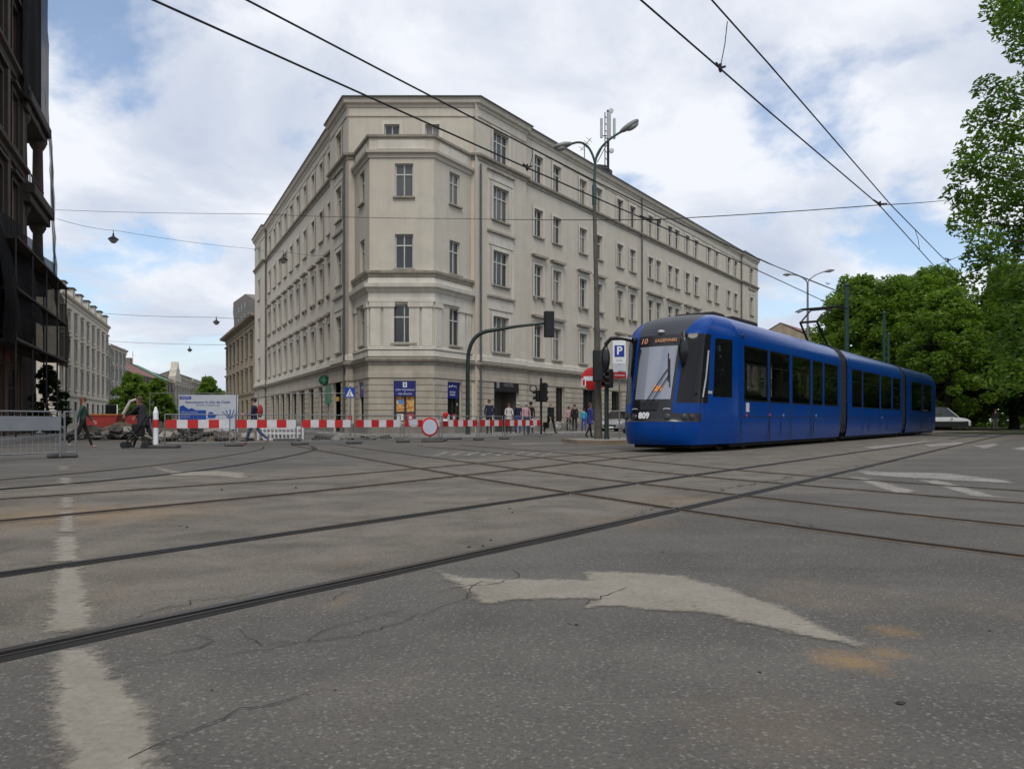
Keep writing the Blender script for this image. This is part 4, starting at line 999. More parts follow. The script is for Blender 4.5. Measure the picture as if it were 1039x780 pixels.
def canopy(u, j): return .45+1.15*math.sin(math.pi*min(1, .08+.66*u))*(.5+.5*u)
netsheet('dust_net', netrows(12, 9.9, 3.9, sEnd-16, sEnd-.1, lambda u, j: canopy(u, j)+.12*math.sin(j*1.3), 16), 'sagging dark net bulging over the pavement canopy', NETD)
sc = thing('scaffold_canopy', 'dark timber scaffold canopy over the pavement by the netted building', 'scaffold', (-24, 38, 0)); S0 = sc.location
SCT = mat('scaffold_tube', (.035, .034, .032), .6, .2, 3, metal=.3)
WOODD = mat('dark_timber', (0.05, 0.042, 0.034), .9, .3, 3)
for z in (4.1, 6.2, 8.3):
    mb = MB(); mb.slab([tuple((DBF(s, d, 0)-S0)[:2]) for s, d in ((sEnd-14, .15), (sEnd-.6, .15), (sEnd-.6, 1.5), (sEnd-14, 1.5))], z, z+.08); mb.build('deck', WOODD, sc)
for s in (sEnd-14, sEnd-10.5, sEnd-7, sEnd-3.8, sEnd-.8):
    for d in (.3, 1.4):
        p = DBF(s, d, 0)-S0; mb = MB(); mb.tube([(p.x, p.y, 0), (p.x, p.y, 8.4)], .04, 6); mb.build('upright', SCT, sc)
for z in (4.2, 6.3, 8.35):
    for d in (.3, 1.4):
        a = DBF(sEnd-14, d, z)-S0; b_ = DBF(sEnd-.8, d, z)-S0; mb = MB(); mb.tube([a, b_], .04, 6); mb.build('ledger', SCT, sc)
# ------------------------------------------------------------------ trees
def leaf_mat(name, c1, c2, c3):
    m = bpy.data.materials.new(name); m.use_nodes = True; t = m.node_tree; b = t.nodes['Principled BSDF']
    at = N(t, 'ShaderNodeAttribute', attribute_name='tint')
    col = ramp(t, at.outputs['Fac'], [(0, c1), (.5, c2), (1, c3)])
    L(t, col, b.inputs['Base Color']); b.inputs['Roughness'].default_value = .55; b.inputs['Specular IOR Level'].default_value = .3
    tr = N(t, 'ShaderNodeBsdfTranslucent'); L(t, mixc(t, 1.0, col, (1.3, 1.5, .6, 1), 'MULTIPLY'), tr.inputs[0])
    mx = N(t, 'ShaderNodeMixShader'); mx.inputs[0].default_value = .45
    out = [n for n in t.nodes if n.type == 'OUTPUT_MATERIAL'][0]
    L(t, b.outputs[0], mx.inputs[1]); L(t, tr.outputs[0], mx.inputs[2]); L(t, mx.outputs[0], out.inputs[0])
    return m
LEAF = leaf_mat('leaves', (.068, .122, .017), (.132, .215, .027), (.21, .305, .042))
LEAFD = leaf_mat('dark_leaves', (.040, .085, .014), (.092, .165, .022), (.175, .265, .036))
BARK = mat('bark', (.055, .045, .036), .95, .35, 4, bump=.7, bscale=12)
def leaf_cloud(name, centers, radii, per, size, seed, m, parent, droop=.3, flat=.82):
    rg = np.random.default_rng(seed); C_ = []; S_2 = []; tint = []
    for (c, r), n in zip(zip(centers, radii), per):
        d = rg.normal(size=(n, 3)); d /= np.linalg.norm(d, axis=1)[:, None]
        rad = r*rg.uniform(.25, 1.0, n)**.55
        p = d*rad[:, None]*np.array([1, 1, flat]) + np.array(c)
        p[:, 2] -= droop*rg.random(n)*(rad/r)*r*.35
        C_.append(p); tint.append(np.clip(rg.normal(.42, .2, n) + rg.normal(0, .13), 0, 1))
    P_ = np.concatenate(C_); T_ = np.concatenate(tint); n = len(P_)
    a = rg.normal(size=(n, 3)); a[:, 2] *= .55; a /= np.linalg.norm(a, axis=1)[:, None]
    b = rg.normal(size=(n, 3)); b -= (b*a).sum(1)[:, None]*a; b /= np.linalg.norm(b, axis=1)[:, None]
    s = size*rg.uniform(.6, 1.35, n)[:, None]
    V = np.stack([P_-a*s, P_+b*s*.45, P_+a*s, P_-b*s*.45], 1).reshape(-1, 3)
    me = bpy.data.meshes.new(name); me.vertices.add(4*n); me.vertices.foreach_set('co', V.ravel())
    me.loops.add(4*n); me.loops.foreach_set('vertex_index', np.arange(4*n, dtype=np.int32))
    me.polygons.add(n); me.polygons.foreach_set('loop_start', np.arange(0, 4*n, 4, dtype=np.int32))
    me.update(calc_edges=True)
    at = me.attributes.new('tint', 'FLOAT', 'FACE'); at.data.foreach_set('value', T_.astype(np.float32))
    me.materials.append(m); o = bpy.data.objects.new(name, me); COL.objects.link(o); o.parent = parent
    return o
def make_tree(name, label, loc, h, r, seed, leaves=16000, size=.2, m=None, low=.22, group=None, rz=0.0, clumps=70, lean=(0, 0), extra=()):
    rd = random.Random(seed); root = thing(name, label, 'tree', loc, rz, group)
    mb = MB(); tr = .022*h+.05; cb = h*low
    top = Vector((lean[0]*.6+rd.uniform(-.4, .4), lean[1]*.6+rd.uniform(-.4, .4), h*.86)); fork = Vector((lean[0]*.25, lean[1]*.25, h*max(.25, low+.06)))
    mb.tube([(0, 0, -.1), (.02, 0, .4), fork*.5, fork, fork.lerp(top, .5)+Vector((rd.uniform(-.4, .4), rd.uniform(-.4, .4), 0)), top], [tr*1.5, tr*1.1, tr*.95, tr*.82, tr*.45, tr*.06], 10)
    cen = []; rads = []
    for i in range(clumps):
        u = (i+.5)/clumps; z = cb + (h-cb)*(u**.85)
        zr = (z-cb)/(h-cb); prof = math.sin(math.pi*min(1, .16+.84*zr))**.65 if zr > .1 else .62
        prof = max(.22, prof*(1-.30*zr))
        a = i*2.39996+rd.uniform(-.5, .5); q = r*prof*math.sqrt(rd.uniform(.18, 1.0))*rd.uniform(.85, 1.1)
        c = Vector((math.cos(a)*q+lean[0]*zr, math.sin(a)*q+lean[1]*zr, z+rd.uniform(-.4, .4))); cen.append(tuple(c)); rads.append(r*rd.choice((rd.uniform(.10, .18), rd.uniform(.15, .28))))
        if i % 2 == 0:
            t = min(.95, max(.02, zr*.85)); s0 = fork.lerp(top, t); e = c; mid = s0.lerp(e, .5)+Vector((0, 0, .06*r))
            mb.tube([s0, mid, e], [tr*.34*(1-.6*t), tr*.2*(1-.6*t), .015], 5)
    for (ex, er) in extra:
        c = Vector(ex)-Vector(loc); cen.append(tuple(c)); rads.append(er); t = min(.9, max(.05, (c.z-fork.z)/(top.z-fork.z)*.75)); s0 = fork.lerp(top, t)
        mb.tube([s0, s0.lerp(c, .5)+Vector((0, 0, .5)), c], [tr*.3*(1-.6*t), tr*.16*(1-.6*t), .02], 5)
    mb.build('trunk', BARK, root, smooth=True)
    tot = sum(q_**2 for q_ in rads); per = [max(20, int(leaves*q_**2/tot)) for q_ in rads]
    leaf_cloud('crown', cen, rads, per, size, seed, m or LEAF, root)
    return root
PG = 'park trees behind the tram'
NX = []
rx = random.Random(14)
for (x_, y_, r_) in ((1012, 8, 1.0), (1030, 22, 1.3), (1040, 45, 1.4), (1028, 2, 1.2), (1045, 10, 1.6), (1002, 88, .8), (1018, 105, 1.3), (1035, 92, 1.5), (996, 120, 1.0), (1012, 140, 1.5), (985, 150, .9), (976, 172, .9), (995, 168, 1.3), (1020, 175, 1.7), (968, 196, .9), (984, 206, 1.3), (1006, 205, 1.6), (1030, 215, 1.8),
                     (978, 226, 1.0), (998, 242, 1.5), (1020, 250, 1.8), (990, 262, .9), (1008, 276, 1.4), (1028, 285, 1.8), (1012, 310, 1.2), (1032, 320, 1.7), (1022, 345, 1.5), (1038, 360, 1.8), (1025, 380, 1.5), (1045, 130, 1.9), (1050, 180, 2), (1050, 240, 2), (1050, 300, 2)):
    NX.append((tuple(px(x_, y_, rx.uniform(35, 39))), r_*rx.uniform(.62, .95)))
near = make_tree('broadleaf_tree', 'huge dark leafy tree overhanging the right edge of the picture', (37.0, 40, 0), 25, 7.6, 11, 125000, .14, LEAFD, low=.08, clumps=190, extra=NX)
ta = make_tree('broadleaf_tree', 'round light green tree nearest the tram pantograph', (36.0, 80, 0), 15.3, 6.0, 21, 38000, .22, LEAF, low=.12, group=PG, clumps=170)
tb = make_tree('broadleaf_tree', 'tall green tree just right of the catenary pole', (42.5, 77, 0), 15.6, 5.8, 22, 36000, .22, LEAF, low=.12, group=PG, clumps=170)
tc_ = make_tree('broadleaf_tree', 'mid-green tree rising behind the tram rear end', (47.0, 72, 0), 14.6, 5.6, 23, 36000, .22, LEAF, low=.12, group=PG, clumps=170)
def tcopy(src, label, loc, rz, s):
    o = copy_tree(src); o.location = loc; o.rotation_euler = (0, 0, rz); o.scale = (s, s, s*random.uniform(.95, 1.05)); o['label'] = label; o['group'] = PG; return o
tcopy(ta, 'low bushy tree in front of the park, behind the last tram section', (38.5, 68, 0), 2.1, .80)
tcopy(tb, 'tree filling the gap behind the second catenary pole', (38.8, 77, 0), 5.2, .98)
tcopy(tb, 'tree behind the white van', (46.5, 62, 0), 1.2, .86)
tcopy(tc_, 'dark tree between van and overhanging tree', (50.5, 60, 0), 4.0, .95)
tcopy(ta, 'tree half hidden behind the overhanging tree', (57, 66, 0), 5.0, 1.0)
tcopy(tb, 'distant tree filling the gap above the tram middle', (50, 92, 0), 3.0, 1.0)
tcopy(tc_, 'distant tree above the tram rear roof', (60, 88, 0), .5, 1.08)
tcopy(tb, 'tall tree closing the row before the overhanging tree', (51.5, 70, 0), 2.4, 1.0)
tcopy(ta, 'farthest park tree at the right edge', (66, 80, 0), 1.9, 1.0)
tcopy(tc_, 'park tree at the right edge behind the trunk of the overhanging tree', (44, 50, 0), 2.6, 1.05)
tcopy(tb, 'park tree at the far right, mostly out of the picture', (46, 40, 0), 1.0, 1.1)
tcopy(ta, 'slender tree behind the catenary poles', (40.5, 74, 0), .9, .96)
tcopy(tc_, 'park tree beyond the right edge, near the kerb', (38, 27, 0), 3.4, 1.15)
# dense undergrowth closing the park, a far-off mass of leaves
rg = random.Random(9); cen = []; rad = []; per = []
for i in range(130):
    x = rg.uniform(40, 110); y = rg.uniform(92, 112) - max(0, (x-70))*.5; cen.append((x, y, rg.uniform(.5, 9))); rad.append(rg.uniform(2, 3.4)); per.append(170)
o = leaf_cloud('far_wood', cen, rad, per, .55, 77, LEAFD, None); tag(o, 'dark mass of far park foliage behind the trees', 'foliage', kind='stuff')
# street trees in the left street
sa = make_tree('street_tree', 'small bushy street tree in front of the white tenement', (-48.5, 98, 0), 6.6, 2.7, 31, 12000, .19, LEAF, low=.12, clumps=110)
make_tree('street_tree', 'second small street tree beside the sooty grey house', (-49.0, 106, 0), 6.4, 2.6, 32, 12000, .19, LEAF, low=.12, clumps=110)
make_tree('street_tree', 'little round tree far down the left street by the ochre house', (-63, 160, 0), 9.5, 3.6, 33, 10000, .3, LEAF, low=.12, clumps=110)
# ------------------------------------------------------------------ the tram
TB = mat('tram_blue', (0.000, 0.043, 0.235), 0.22, 0.10, 1.6, spec=.16, coat=.05, col2=(.004, .044, .205), cscale=1.1)
TBK = mat('tram_black', (0.010, 0.010, 0.012), 0.25, 0.1, 2, spec=.5)
TGR = mat('tram_roof_grey', (0.035, 0.037, 0.045), 0.45, 0.2, 2)
TUN = mat('tram_underframe', (0.012, 0.012, 0.012), 0.8, .2, 3)
TGL = glass('tram_glass', (0.012, 0.013, 0.015), .04, .55)
TWS = glass('tram_windscreen', (0.17, 0.18, 0.21), .05, .6); TWS.node_tree.nodes['Principled BSDF'].inputs['Metallic'].default_value = .2
TGC = glass('tram_cab_glass', (0.010, 0.010, 0.011), .05, .22)
RUB = mat('bellows_rubber', (0.014, 0.014, 0.015), 0.7, .2, 6)
AMB = mat('amber_leds', (0.35, .12, .02), .5, .05, 2, emit=(1.0, .33, .06), estr=.4)
AMB2 = mat('dim_amber_leds', (0.30, .15, .08), .5, .05, 2, emit=(1.0, .42, .2), estr=.1)
LAMPW = mat('lamp_lens', (.5, .5, .5), .15, .05, 3, spec=.8)
T0 = Vector((3.45, 19.39, 0))
tram = thing('tram', 'dark blue three-section articulated tram with number 809 on its front', 'tram', T0, math.atan2(TD.y, TD.x))   # local x runs back along the tram, local -y is the visible side
def tu(xpix):       # photo column -> distance back along the visible side
    k = (xpix-CX)/FPX; p = T0 + TN*1.32
    return (k*p.y - p.x)/(TD.x - k*TD.y)
def tb_(mb, name, m, parent=tram, **k): return mb.build(name, m, parent, **k)
HALF = [(1.24, .20), (1.30, .5), (1.32, .9), (1.32, 2.9), (1.30, 3.12), (1.22, 3.34), (1.08, 3.52), (.88, 3.64), (.60, 3.70), (.0, 3.72)]
def interpz(tab, z):
    for (z0, a), (z1, b) in zip(tab[:-1], tab[1:]):
        if z0 <= z <= z1: return a+(b-a)*(z-z0)/(z1-z0)
    return tab[-1][1] if z > tab[-1][0] else tab[0][1]
WT = [(z, w) for w, z in HALF]
U0 = [(.2, .16), (.3, .06), (.5, .0), (.78, .0), (.82, .05), (1.2, .08), (1.3, .11), (2.0, .30), (2.72, .52), (3.0, .64), (3.2, .80), (3.4, 1.05), (3.52, 1.32), (3.64, 1.75), (3.70, 2.25), (3.72, 2.55)]
UC = [(.2, .88), (1.3, .9), (2.9, 1.05), (3.2, 1.25), (3.4, 1.6), (3.52, 1.9), (3.64, 2.3), (3.72, 2.6)]
UEND = 2.65
def nose_pt(a, z):          # a in degrees, 0 centre .. 90 side, sign = side (negative = visible side, local -y)
    s = -1 if a < 0 else 1; a = abs(a); w = interpz(WT, z); u0 = interpz(U0, z); uc = interpz(UC, z)
    u_ = uc if a <= 90 else uc + (UEND-uc)*(a-90)/30.0
    wt = w*(1 - .225*max(0, (UEND-u_)/(UEND-.75))**1.15)
    if a > 90: return Vector((u_, s*wt, z))
    e = .95; w = max(wt, .02)
    return Vector((uc-(uc-u0)*max(0, math.cos(R(a)))**e, s*w*max(0, math.sin(R(a)))**e, z))
zl = [.2, .25, .3, .4, .5, .65, .78, .80, .90, 1.0, 1.12, 1.25, 1.35, 1.42, 1.6, 1.85, 2.1, 2.35, 2.6, 2.72, 2.78, 2.9, 2.95, 3.02, 3.08, 3.2, 3.3, 3.4, 3.46, 3.52, 3.58, 3.64, 3.68, 3.70, 3.715]
A1 = lambda z: 31 if z < 1.3 else interpz([(1.3, 31), (2.9, 33), (3.1, 36), (3.4, 43), (3.6, 52), (3.72, 60)], z)
def cell_mat(a, z):
    a_ = abs(a)
    if z < .79: return 'bumper'
    a1 = A1(z)
    if z < 1.25: return 'front_mask' if a_ < a1 or (z < 1.0 and a_ < 88) else 'cab_shell'
    if a_ < a1:
        if z < 1.36 or (a_ > a1*.86 and z < 2.8): return 'front_mask'
        if z < 2.72: return 'windscreen'
        if z < 3.03: return 'destination_panel'
        return 'front_cap'
    if a1+5 < a_ < 94 and 1.27 < z < 3.0: return 'cab_window'
    if 98 < a_ < 114 and 1.42 < z < 2.95: return 'door_glass'
    return 'cab_shell'
cells = {}
for zi in range(len(zl)-1):
    z0, z1 = zl[zi], zl[zi+1]
    def cols(z):
        a1 = A1(z); base = [0, a1*.22, a1*.44, a1*.66, a1*.86, a1, a1+2.5, a1+5]
        n = 6; base += [a1+5+(80-a1-5)*i/n for i in range(1, n+1)] + [86, 90, 94, 96, 98, 106, 114, 117, 120]
        return base
    c0, c1 = cols(z0), cols(z1)
    for sg in (-1, 1):
        for i in range(len(c0)-1):
            am = (c0[i]+c0[i+1]+c1[i]+c1[i+1])/4
            k = cell_mat(am, (z0+z1)/2)
            q = [nose_pt(sg*max(c0[i], 1e-6), z0), nose_pt(sg*max(c0[i+1], 1e-6), z0), nose_pt(sg*max(c1[i+1], 1e-6), z1), nose_pt(sg*max(c1[i], 1e-6), z1)]
            if k in ('cab_window', 'door_glass'): k += 'L' if sg > 0 else 'R'
            cells.setdefault(k, MB()).quad(*q)
shell = None
pm_ = {'bumper': TB, 'front_mask': TBK, 'cab_shell': TB, 'windscreen': TWS, 'destination_panel': TBK, 'front_cap': TGR, 'cab_windowL': TGC, 'cab_windowR': TGC, 'door_glassL': TGL, 'door_glassR': TGL}
NP = {}
for k, mb in cells.items():
    NP[k] = tb_(mb, k.rstrip('LR'), pm_[k], smooth=True)
WS = NP['windscreen']
# front details
def on_nose(a, z, out=.012):
    p = nose_pt(a, z); p1 = nose_pt(a+1, z); p2 = nose_pt(a, z+.03); n = (p1-p).cross(p2-p).normalized()
    if n.x > 0: n = -n
    return p + n*out
def nose_text(s, size, m, a, z, parent, bold=0.0, sx=1.0):
    p = on_nose(a, z, .02); p1 = on_nose(a-2, z, .02); rz = math.atan2(p1.y-p.y, p1.x-p.x)
    pz = on_nose(a, z+.1, .02); tilt = math.atan2(math.hypot(pz.x-p.x, pz.y-p.y), .1)
    o = text(s, size, m, parent, p, (R(90)-tilt*1.0, 0, rz), bold=bold, sx=sx); return o
TWH = mat('tram_number_white', (.70, .70, .70), .5, .05, 3)
nose_text('809', .21, TWH, 8, .93, NP['front_mask'], bold=.012)
nose_text('RY', .10, TWH, 24, .90, NP['front_mask'], bold=.006)
nose_text('24', .21, AMB, -8, 1.62, WS, bold=.008)
nose_text('10', .22, AMB2, 22, 2.86, NP['destination_panel'], bold=.006)
nose_text('ŁAGIEWNIKI', .13, AMB2, -10, 2.86, NP['destination_panel'], bold=.004, sx=.8)
for a in (-50, -64, -24, 26, 50):
    p = on_nose(a, .90, .0); d = on_nose(a, .90, .03)-p
    mb = MB(); X = Matrix.Translation(p) @ d.to_track_quat('Z', 'Y').to_matrix().to_4x4(); mb.lathe([(.085, 0), (.085, .02), (.06, .035), (.01, .04)], 12, 0, X); tb_(mb, 'headlight', TGR, NP['front_mask'], smooth=True)
for a in (-23, 25):
    mb = MB(); mb.tube([on_nose(a-5, 1.10, .012), on_nose(a, 1.11, .012), on_nose(a+5, 1.10, .012)], .014, 6); tb_(mb, 'light_strip', LAMPW, NP['front_mask'])
p = on_nose(0, 3.1, .02); mb = MB(); mb.ell(p, (.10, .10, .05), 10, 6); tb_(mb, 'top_lamp', LAMPW, NP['front_cap'], smooth=True)
mb = MB(); mb.tube([on_nose(a, .5, .004) for a in (-34,)] + [on_nose(-34, .78, .004)], .006, 5); tb_(mb, 'panel_joint', TUN, NP['bumper'])
# wipers
for a0, a1, z0, z1 in ((8, -18, 1.18, 2.1), (0, -21, 1.2, 1.95)):
    mb = MB(); mb.tube([on_nose(a0, z0, .05), on_nose((a0+a1)/2, (z0+z1)/2, .06), on_nose(a1, z1, .04)], .013, 6); w = tb_(mb, 'wiper', TUN)
    mb = MB(); mb.tube([on_nose(a1-3, z1-.3, .02), on_nose(a1+2, z1+.42, .02)], .014, 6); tb_(mb, 'blade', TUN, w)
mb = MB(); mb.tube([on_nose(26, 2.66, .03), on_nose(28, 2.3, .03), on_nose(28, 1.6, .03)], .022, 6); tb_(mb, 'wiper', TUN)
mb = MB(); mb.box((-.02, -.25, 0), (.1, .25, .3)); w = tb_(mb, 'wiper_motor_cover', TBK, bevel=.04); w.location = on_nose(2, 1.06, .0) + Vector((.0, 0, -.02))
# grey blind in the windscreen edge, white cab grab rail
mb = MB(); mb.tube([on_nose(-89, 1.4, .006), on_nose(-91.5, 1.9, .006), on_nose(-92.5, 2.6, .006)], .02, 6); tb_(mb, 'grab_rail', mat('pale_grey_metal', (.45, .45, .45), .4, .1, 3), NP['cab_windowR'])
# mirrors
for sg in (1, -1):
    b0 = nose_pt(sg*(60 if sg > 0 else 36), 2.98); 
    if sg > 0: pts = [b0, b0+Vector((-.12, .25, .06)), b0+Vector((-.25, .5, .04)), b0+Vector((-.3, .62, -.1)), b0+Vector((-.3, .64, -.25))]
    else: pts = [b0, b0+Vector((-.16, -.06, .06)), b0+Vector((-.30, -.10, .02)), b0+Vector((-.36, -.12, -.15))]
    mb = MB(); mb.tube(pts, [.07, .06, .055, .055, .05][:len(pts)], 8); mo = tb_(mb, 'mirror_arm', TBK, smooth=True)
    e = pts[-1]; mb = MB(); mb.ell((0, 0, 0), (.10, .14, .36), 12, 9); hd = tb_(mb, 'mirror', TBK, mo, smooth=True); hd.location = e+Vector((0, 0, -.25))
# body sections
TIN = mat('tram_interior_grey', (.34, .35, .35), .7, .1, 3); TFL = mat('tram_floor', (.05, .05, .055), .8, .2, 4); TST = mat('tram_seat_fabric', (.03, .05, .13), .9, .2, 12); TYP = mat('grab_pole_yellow', (.55, .36, .03), .4, .1, 4)
TGX = bpy.data.materials.new('tram_tinted_glass'); TGX.use_nodes = True
_t = TGX.node_tree; _o = [n for n in _t.nodes if n.type == 'OUTPUT_MATERIAL'][0]; _tr = N(_t, 'ShaderNodeBsdfTransparent'); _tr.inputs[0].default_value = (.42, .44, .44, 1); _gl = N(_t, 'ShaderNodeBsdfGlossy'); _gl.inputs['Roughness'].default_value = .03
_fr = N(_t, 'ShaderNodeFresnel'); _fr.inputs[0].default_value = 1.5; _mx = N(_t, 'ShaderNodeMixShader'); L(_t, _fr.outputs[0], _mx.inputs[0]); L(_t, _tr.outputs[0], _mx.inputs[1]); L(_t, _gl.outputs[0], _mx.inputs[2]); L(_t, _mx.outputs[0], _o.inputs[0])
SEATM = None
def section(u0, u1, nm, vis, far):
    """a hollow car body; vis and far list the window openings (u0, u1) of the visible and the far side"""
    global SEATM
    mb = MB(); lowp = HALF[:3]; upp = HALF[3:]
    for sg in (-1, 1):
        for seq in (lowp, upp):
            for (w0_, z0_), (w1_, z1_) in zip(seq[:-1], seq[1:]): mb.add([(u0, sg*w0_, z0_), (u1, sg*w0_, z0_), (u1, sg*w1_, z1_), (u0, sg*w1_, z1_)], [(0, 1, 2, 3)], 1 if z0_ >= 3.6 else 0)
        ho = [(a, b, 1.34, 2.88) for a, b in (vis if sg < 0 else far)]
        grid_holes(mb, u0, u1, .9, 2.9, ho, 0.0, .05, 0, (lambda x, y, z, sg=sg: (x, sg*(1.32-y), z)))
    o = tb_(mb, nm, [TB, TGR], smooth=True)
    for nm_, z, m_ in (('floor', .45, TFL), ('ceiling', 3.05, TIN)):
        q = MB(); q.box((u0+.02, -1.24, z-.03), (u1-.02, 1.24, z+.03)); q.build(nm_, m_, o)
    for u in (u0+.04, u1-.04):
        q = MB(); q.add([(u, -1.2, .5), (u, -.55, .5), (u, -.55, 3.0), (u, -1.2, 3.0)], [(0, 1, 2, 3)]); q.build('end_wall', TIN, o); q = MB(); q.add([(u, 1.2, .5), (u, .55, .5), (u, .55, 3.0), (u, 1.2, 3.0)], [(0, 1, 2, 3)]); q.build('end_wall', TIN, o)
    if SEATM is None:
        q = MB(); q.prism([(-.24, .42), (.24, .42), (.24, .5), (-.16, .54), (-.30, 1.12), (-.38, 1.10), (-.26, .42)], -.44, .44); so_ = q.build('seat', TST, bevel=.02); SEATM = so_.data; bpy.data.objects.remove(so_)
    n_ = int((u1-u0-1.0)/.95)
    for i_ in range(n_):
        for y_ in (-.74, .74):
            if (i_+int(y_ > 0)) % 5 == 3: continue
            inst(SEATM, 'seat', o, (u0+.7+i_*.95, y_, .45))
    for i_ in range(0, n_, 2):
        q = MB(); q.tube([(u0+1.1+i_*.95, -.28 if i_ % 4 else .28, .46), (u0+1.1+i_*.95, -.28 if i_ % 4 else .28, 3.02)], .018, 6); q.build('grab_pole', TYP, o)
    return o
J1, J2, TE = tu(853), tu(916), tu(951)
J1b, J2b = J1+1.0, J2+.9
V1 = [(tu(a), tu(b)) for a, b in ((755, 779.5), (781.5, 801.5), (804, 822.6), (824.5, 835), (836.5, 850.5))]; V2 = [(tu(a), tu(b)) for a, b in ((864.5, 875), (876, 893), (894, 905), (906, 914))]; V3 = [(tu(a), tu(b)) for a, b in ((925, 936), (937, 945.5))]
def farw(ua, ub):
    k = max(2, int((ub-ua)/2.2)); w_ = (ub-ua)/k; return [(ua+i*w_+.05, ua+(i+1)*w_-.05) for i in range(k)]
W1, W2, W3 = farw(3.2, J1-.5), farw(J1b+.5, J2-.5), farw(J2b+.5, TE-1.6)
s1 = section(UEND-.002, J1, 'front_section', V1, W1); s2 = section(J1b, J2, 'middle_section', V2, W2); s3 = section(J2b, TE-.8, 'rear_section', V3, W3)
# rounded tail
mb = MB(); pr = [(-w, z) for w, z in HALF] + [(w, z) for w, z in HALF[::-1][1:]]; rws = []
for i, (du, sc_) in enumerate(((-.8, 1), (-.35, .97), (-.1, .88), (0, .7))): rws.append([(TE+du, y*sc_, z if z < 2.8 else 2.8+(z-2.8)*(1-.25*i/3)) for y, z in pr])
n = len(pr); mb.add([v for r_ in rws for v in r_], [(i*n+j, (i+1)*n+j, (i+1)*n+j+1, i*n+j+1) for i in range(3) for j in range(n-1)]); mb.poly(rws[-1][::-1]); tb_(mb, 'tail', TB, smooth=True)
for a, b in ((J1, J1b), (J2, J2b)):
    mb = MB(); k = 9
    for i in range(k):
        s_ = .93 if i % 2 else .97; u = a+(b-a)*i/(k-1)
        rws_ = [(u, y*s_, .35+(z-.2)*(s_ if z > 1 else 1)) for y, z in pr]
        if i: mb.add(prev+rws_, [(j, n+j, n+j+1, j+1) for j in range(n-1)])
        prev = rws_
    tb_(mb, 'bellows', RUB, smooth=False)
# side glazing: dark flush panes, visible side (and the far side mirrored)
def side_pane(ua, ub, z0, z1, nm='side_window', parent=tram, m=None, y=-1.327, rnd=.05):
    mb = MB(); ys = sorted((y, y*0.985)); c = rnd
    pts = [(ua+c, z0), (ub-c, z0), (ub, z0+c), (ub, z1-c), (ub-c, z1), (ua+c, z1), (ua, z1-c), (ua, z0+c)]
    mb.prism(pts, ys[0], ys[1]); return mb.build(nm, m or TGL, parent)
def glazing(sec, vis, far):
    for sg, lst in ((-1, vis), (1, far)):
        for a, b in lst:
            q = MB(); y_ = sg*1.305; q.add([(a, y_, 1.34), (b, y_, 1.34), (b, y_, 2.88), (a, y_, 2.88)], [(0, 1, 2, 3)]); w_ = q.build('side_window', TGX, sec)
            if sg < 0:
                q = MB(); grid_holes(q, a, b, 1.34, 2.88, [(a+.05, b-.05, 1.39, 2.36), (a+.05, b-.05, 2.40, 2.83)], 0, .02, 0, (lambda x, y, z: (x, -1.312+y, z))); q.build('seal', TBK, w_, weld=True)
glazing(s1, V1, W1); glazing(s2, V2, W2); glazing(s3, V3, W3)
# door outlines and skirt joints
for sec, us in ((s1, [V1[1][0]-.04, V1[2][1]+.06]), (s2, [V2[1][0]-.04, V2[1][1]+.06])):
    for u in us:
        mb = MB(); mb.box((u-.012, -1.3245, .22), (u+.012, -1.318, 2.95)); tb_(mb, 'door_joint', TUN, sec)
for sec, a, b in ((s1, UEND+.1, J1-.05), (s2, J1b+.05, J2-.05), (s3, J2b+.05, TE-.9)):
    mb = MB(); mb.box((a, -1.3243, .915), (b, -1.3185, .932)); tb_(mb, 'skirt_joint', TUN, sec)
    n_ = int((b-a)/3.2)
    for i_ in range(1, n_):
        u = a+(b-a)*i_/n_; mb = MB(); mb.box((u-.008, -1.325, .34), (u+.008, -1.309, .91)); tb_(mb, 'skirt_seam', TUN, sec)
# seams, stickers, small lamps on the visible side
for u in [tu(x) for x in (752, 780.5, 802.8, 823.5)]:
    mb = MB(); mb.box((u-.012, -1.3245, .22), (u+.012, -1.319, 1.30)); tb_(mb, 'panel_joint', TUN, s1)
mb = MB(); mb.box((tu(757), -1.334, 1.05), (tu(757)+.22, -1.318, 1.30)); tb_(mb, 'notice', mat('notice_white', (.5, .5, .52), .6, .1, 5), s1)
for x, z in ((757.5, .95), (781, .98), (795, .97), (828, .98), (895, .95)):
    mb = MB(); mb.ell((tu(x), -1.322, z), (.05, .02, .05), 8, 6); tb_(mb, 'marker_lamp', PRED if x < 790 else mat('lamp_grey', (.2, .2, .3), .3, .1, 3), s1 if x < 850 else s2)
mb = MB(); mb.box((tu(718.5), -1.345, 1.48), (tu(718.5)+.2, -1.325, 1.55)); tb_(mb, 'badge', LAMPW, s1)
mb = MB(); mb.lathe([(.07, 0), (.07, .03), (.02, .05)], 10, 0, Matrix.Translation((tu(754), -1.29, 3.12)) @ Matrix.Rotation(R(90), 4, 'X')); tb_(mb, 'camera_lens', TBK, s1)
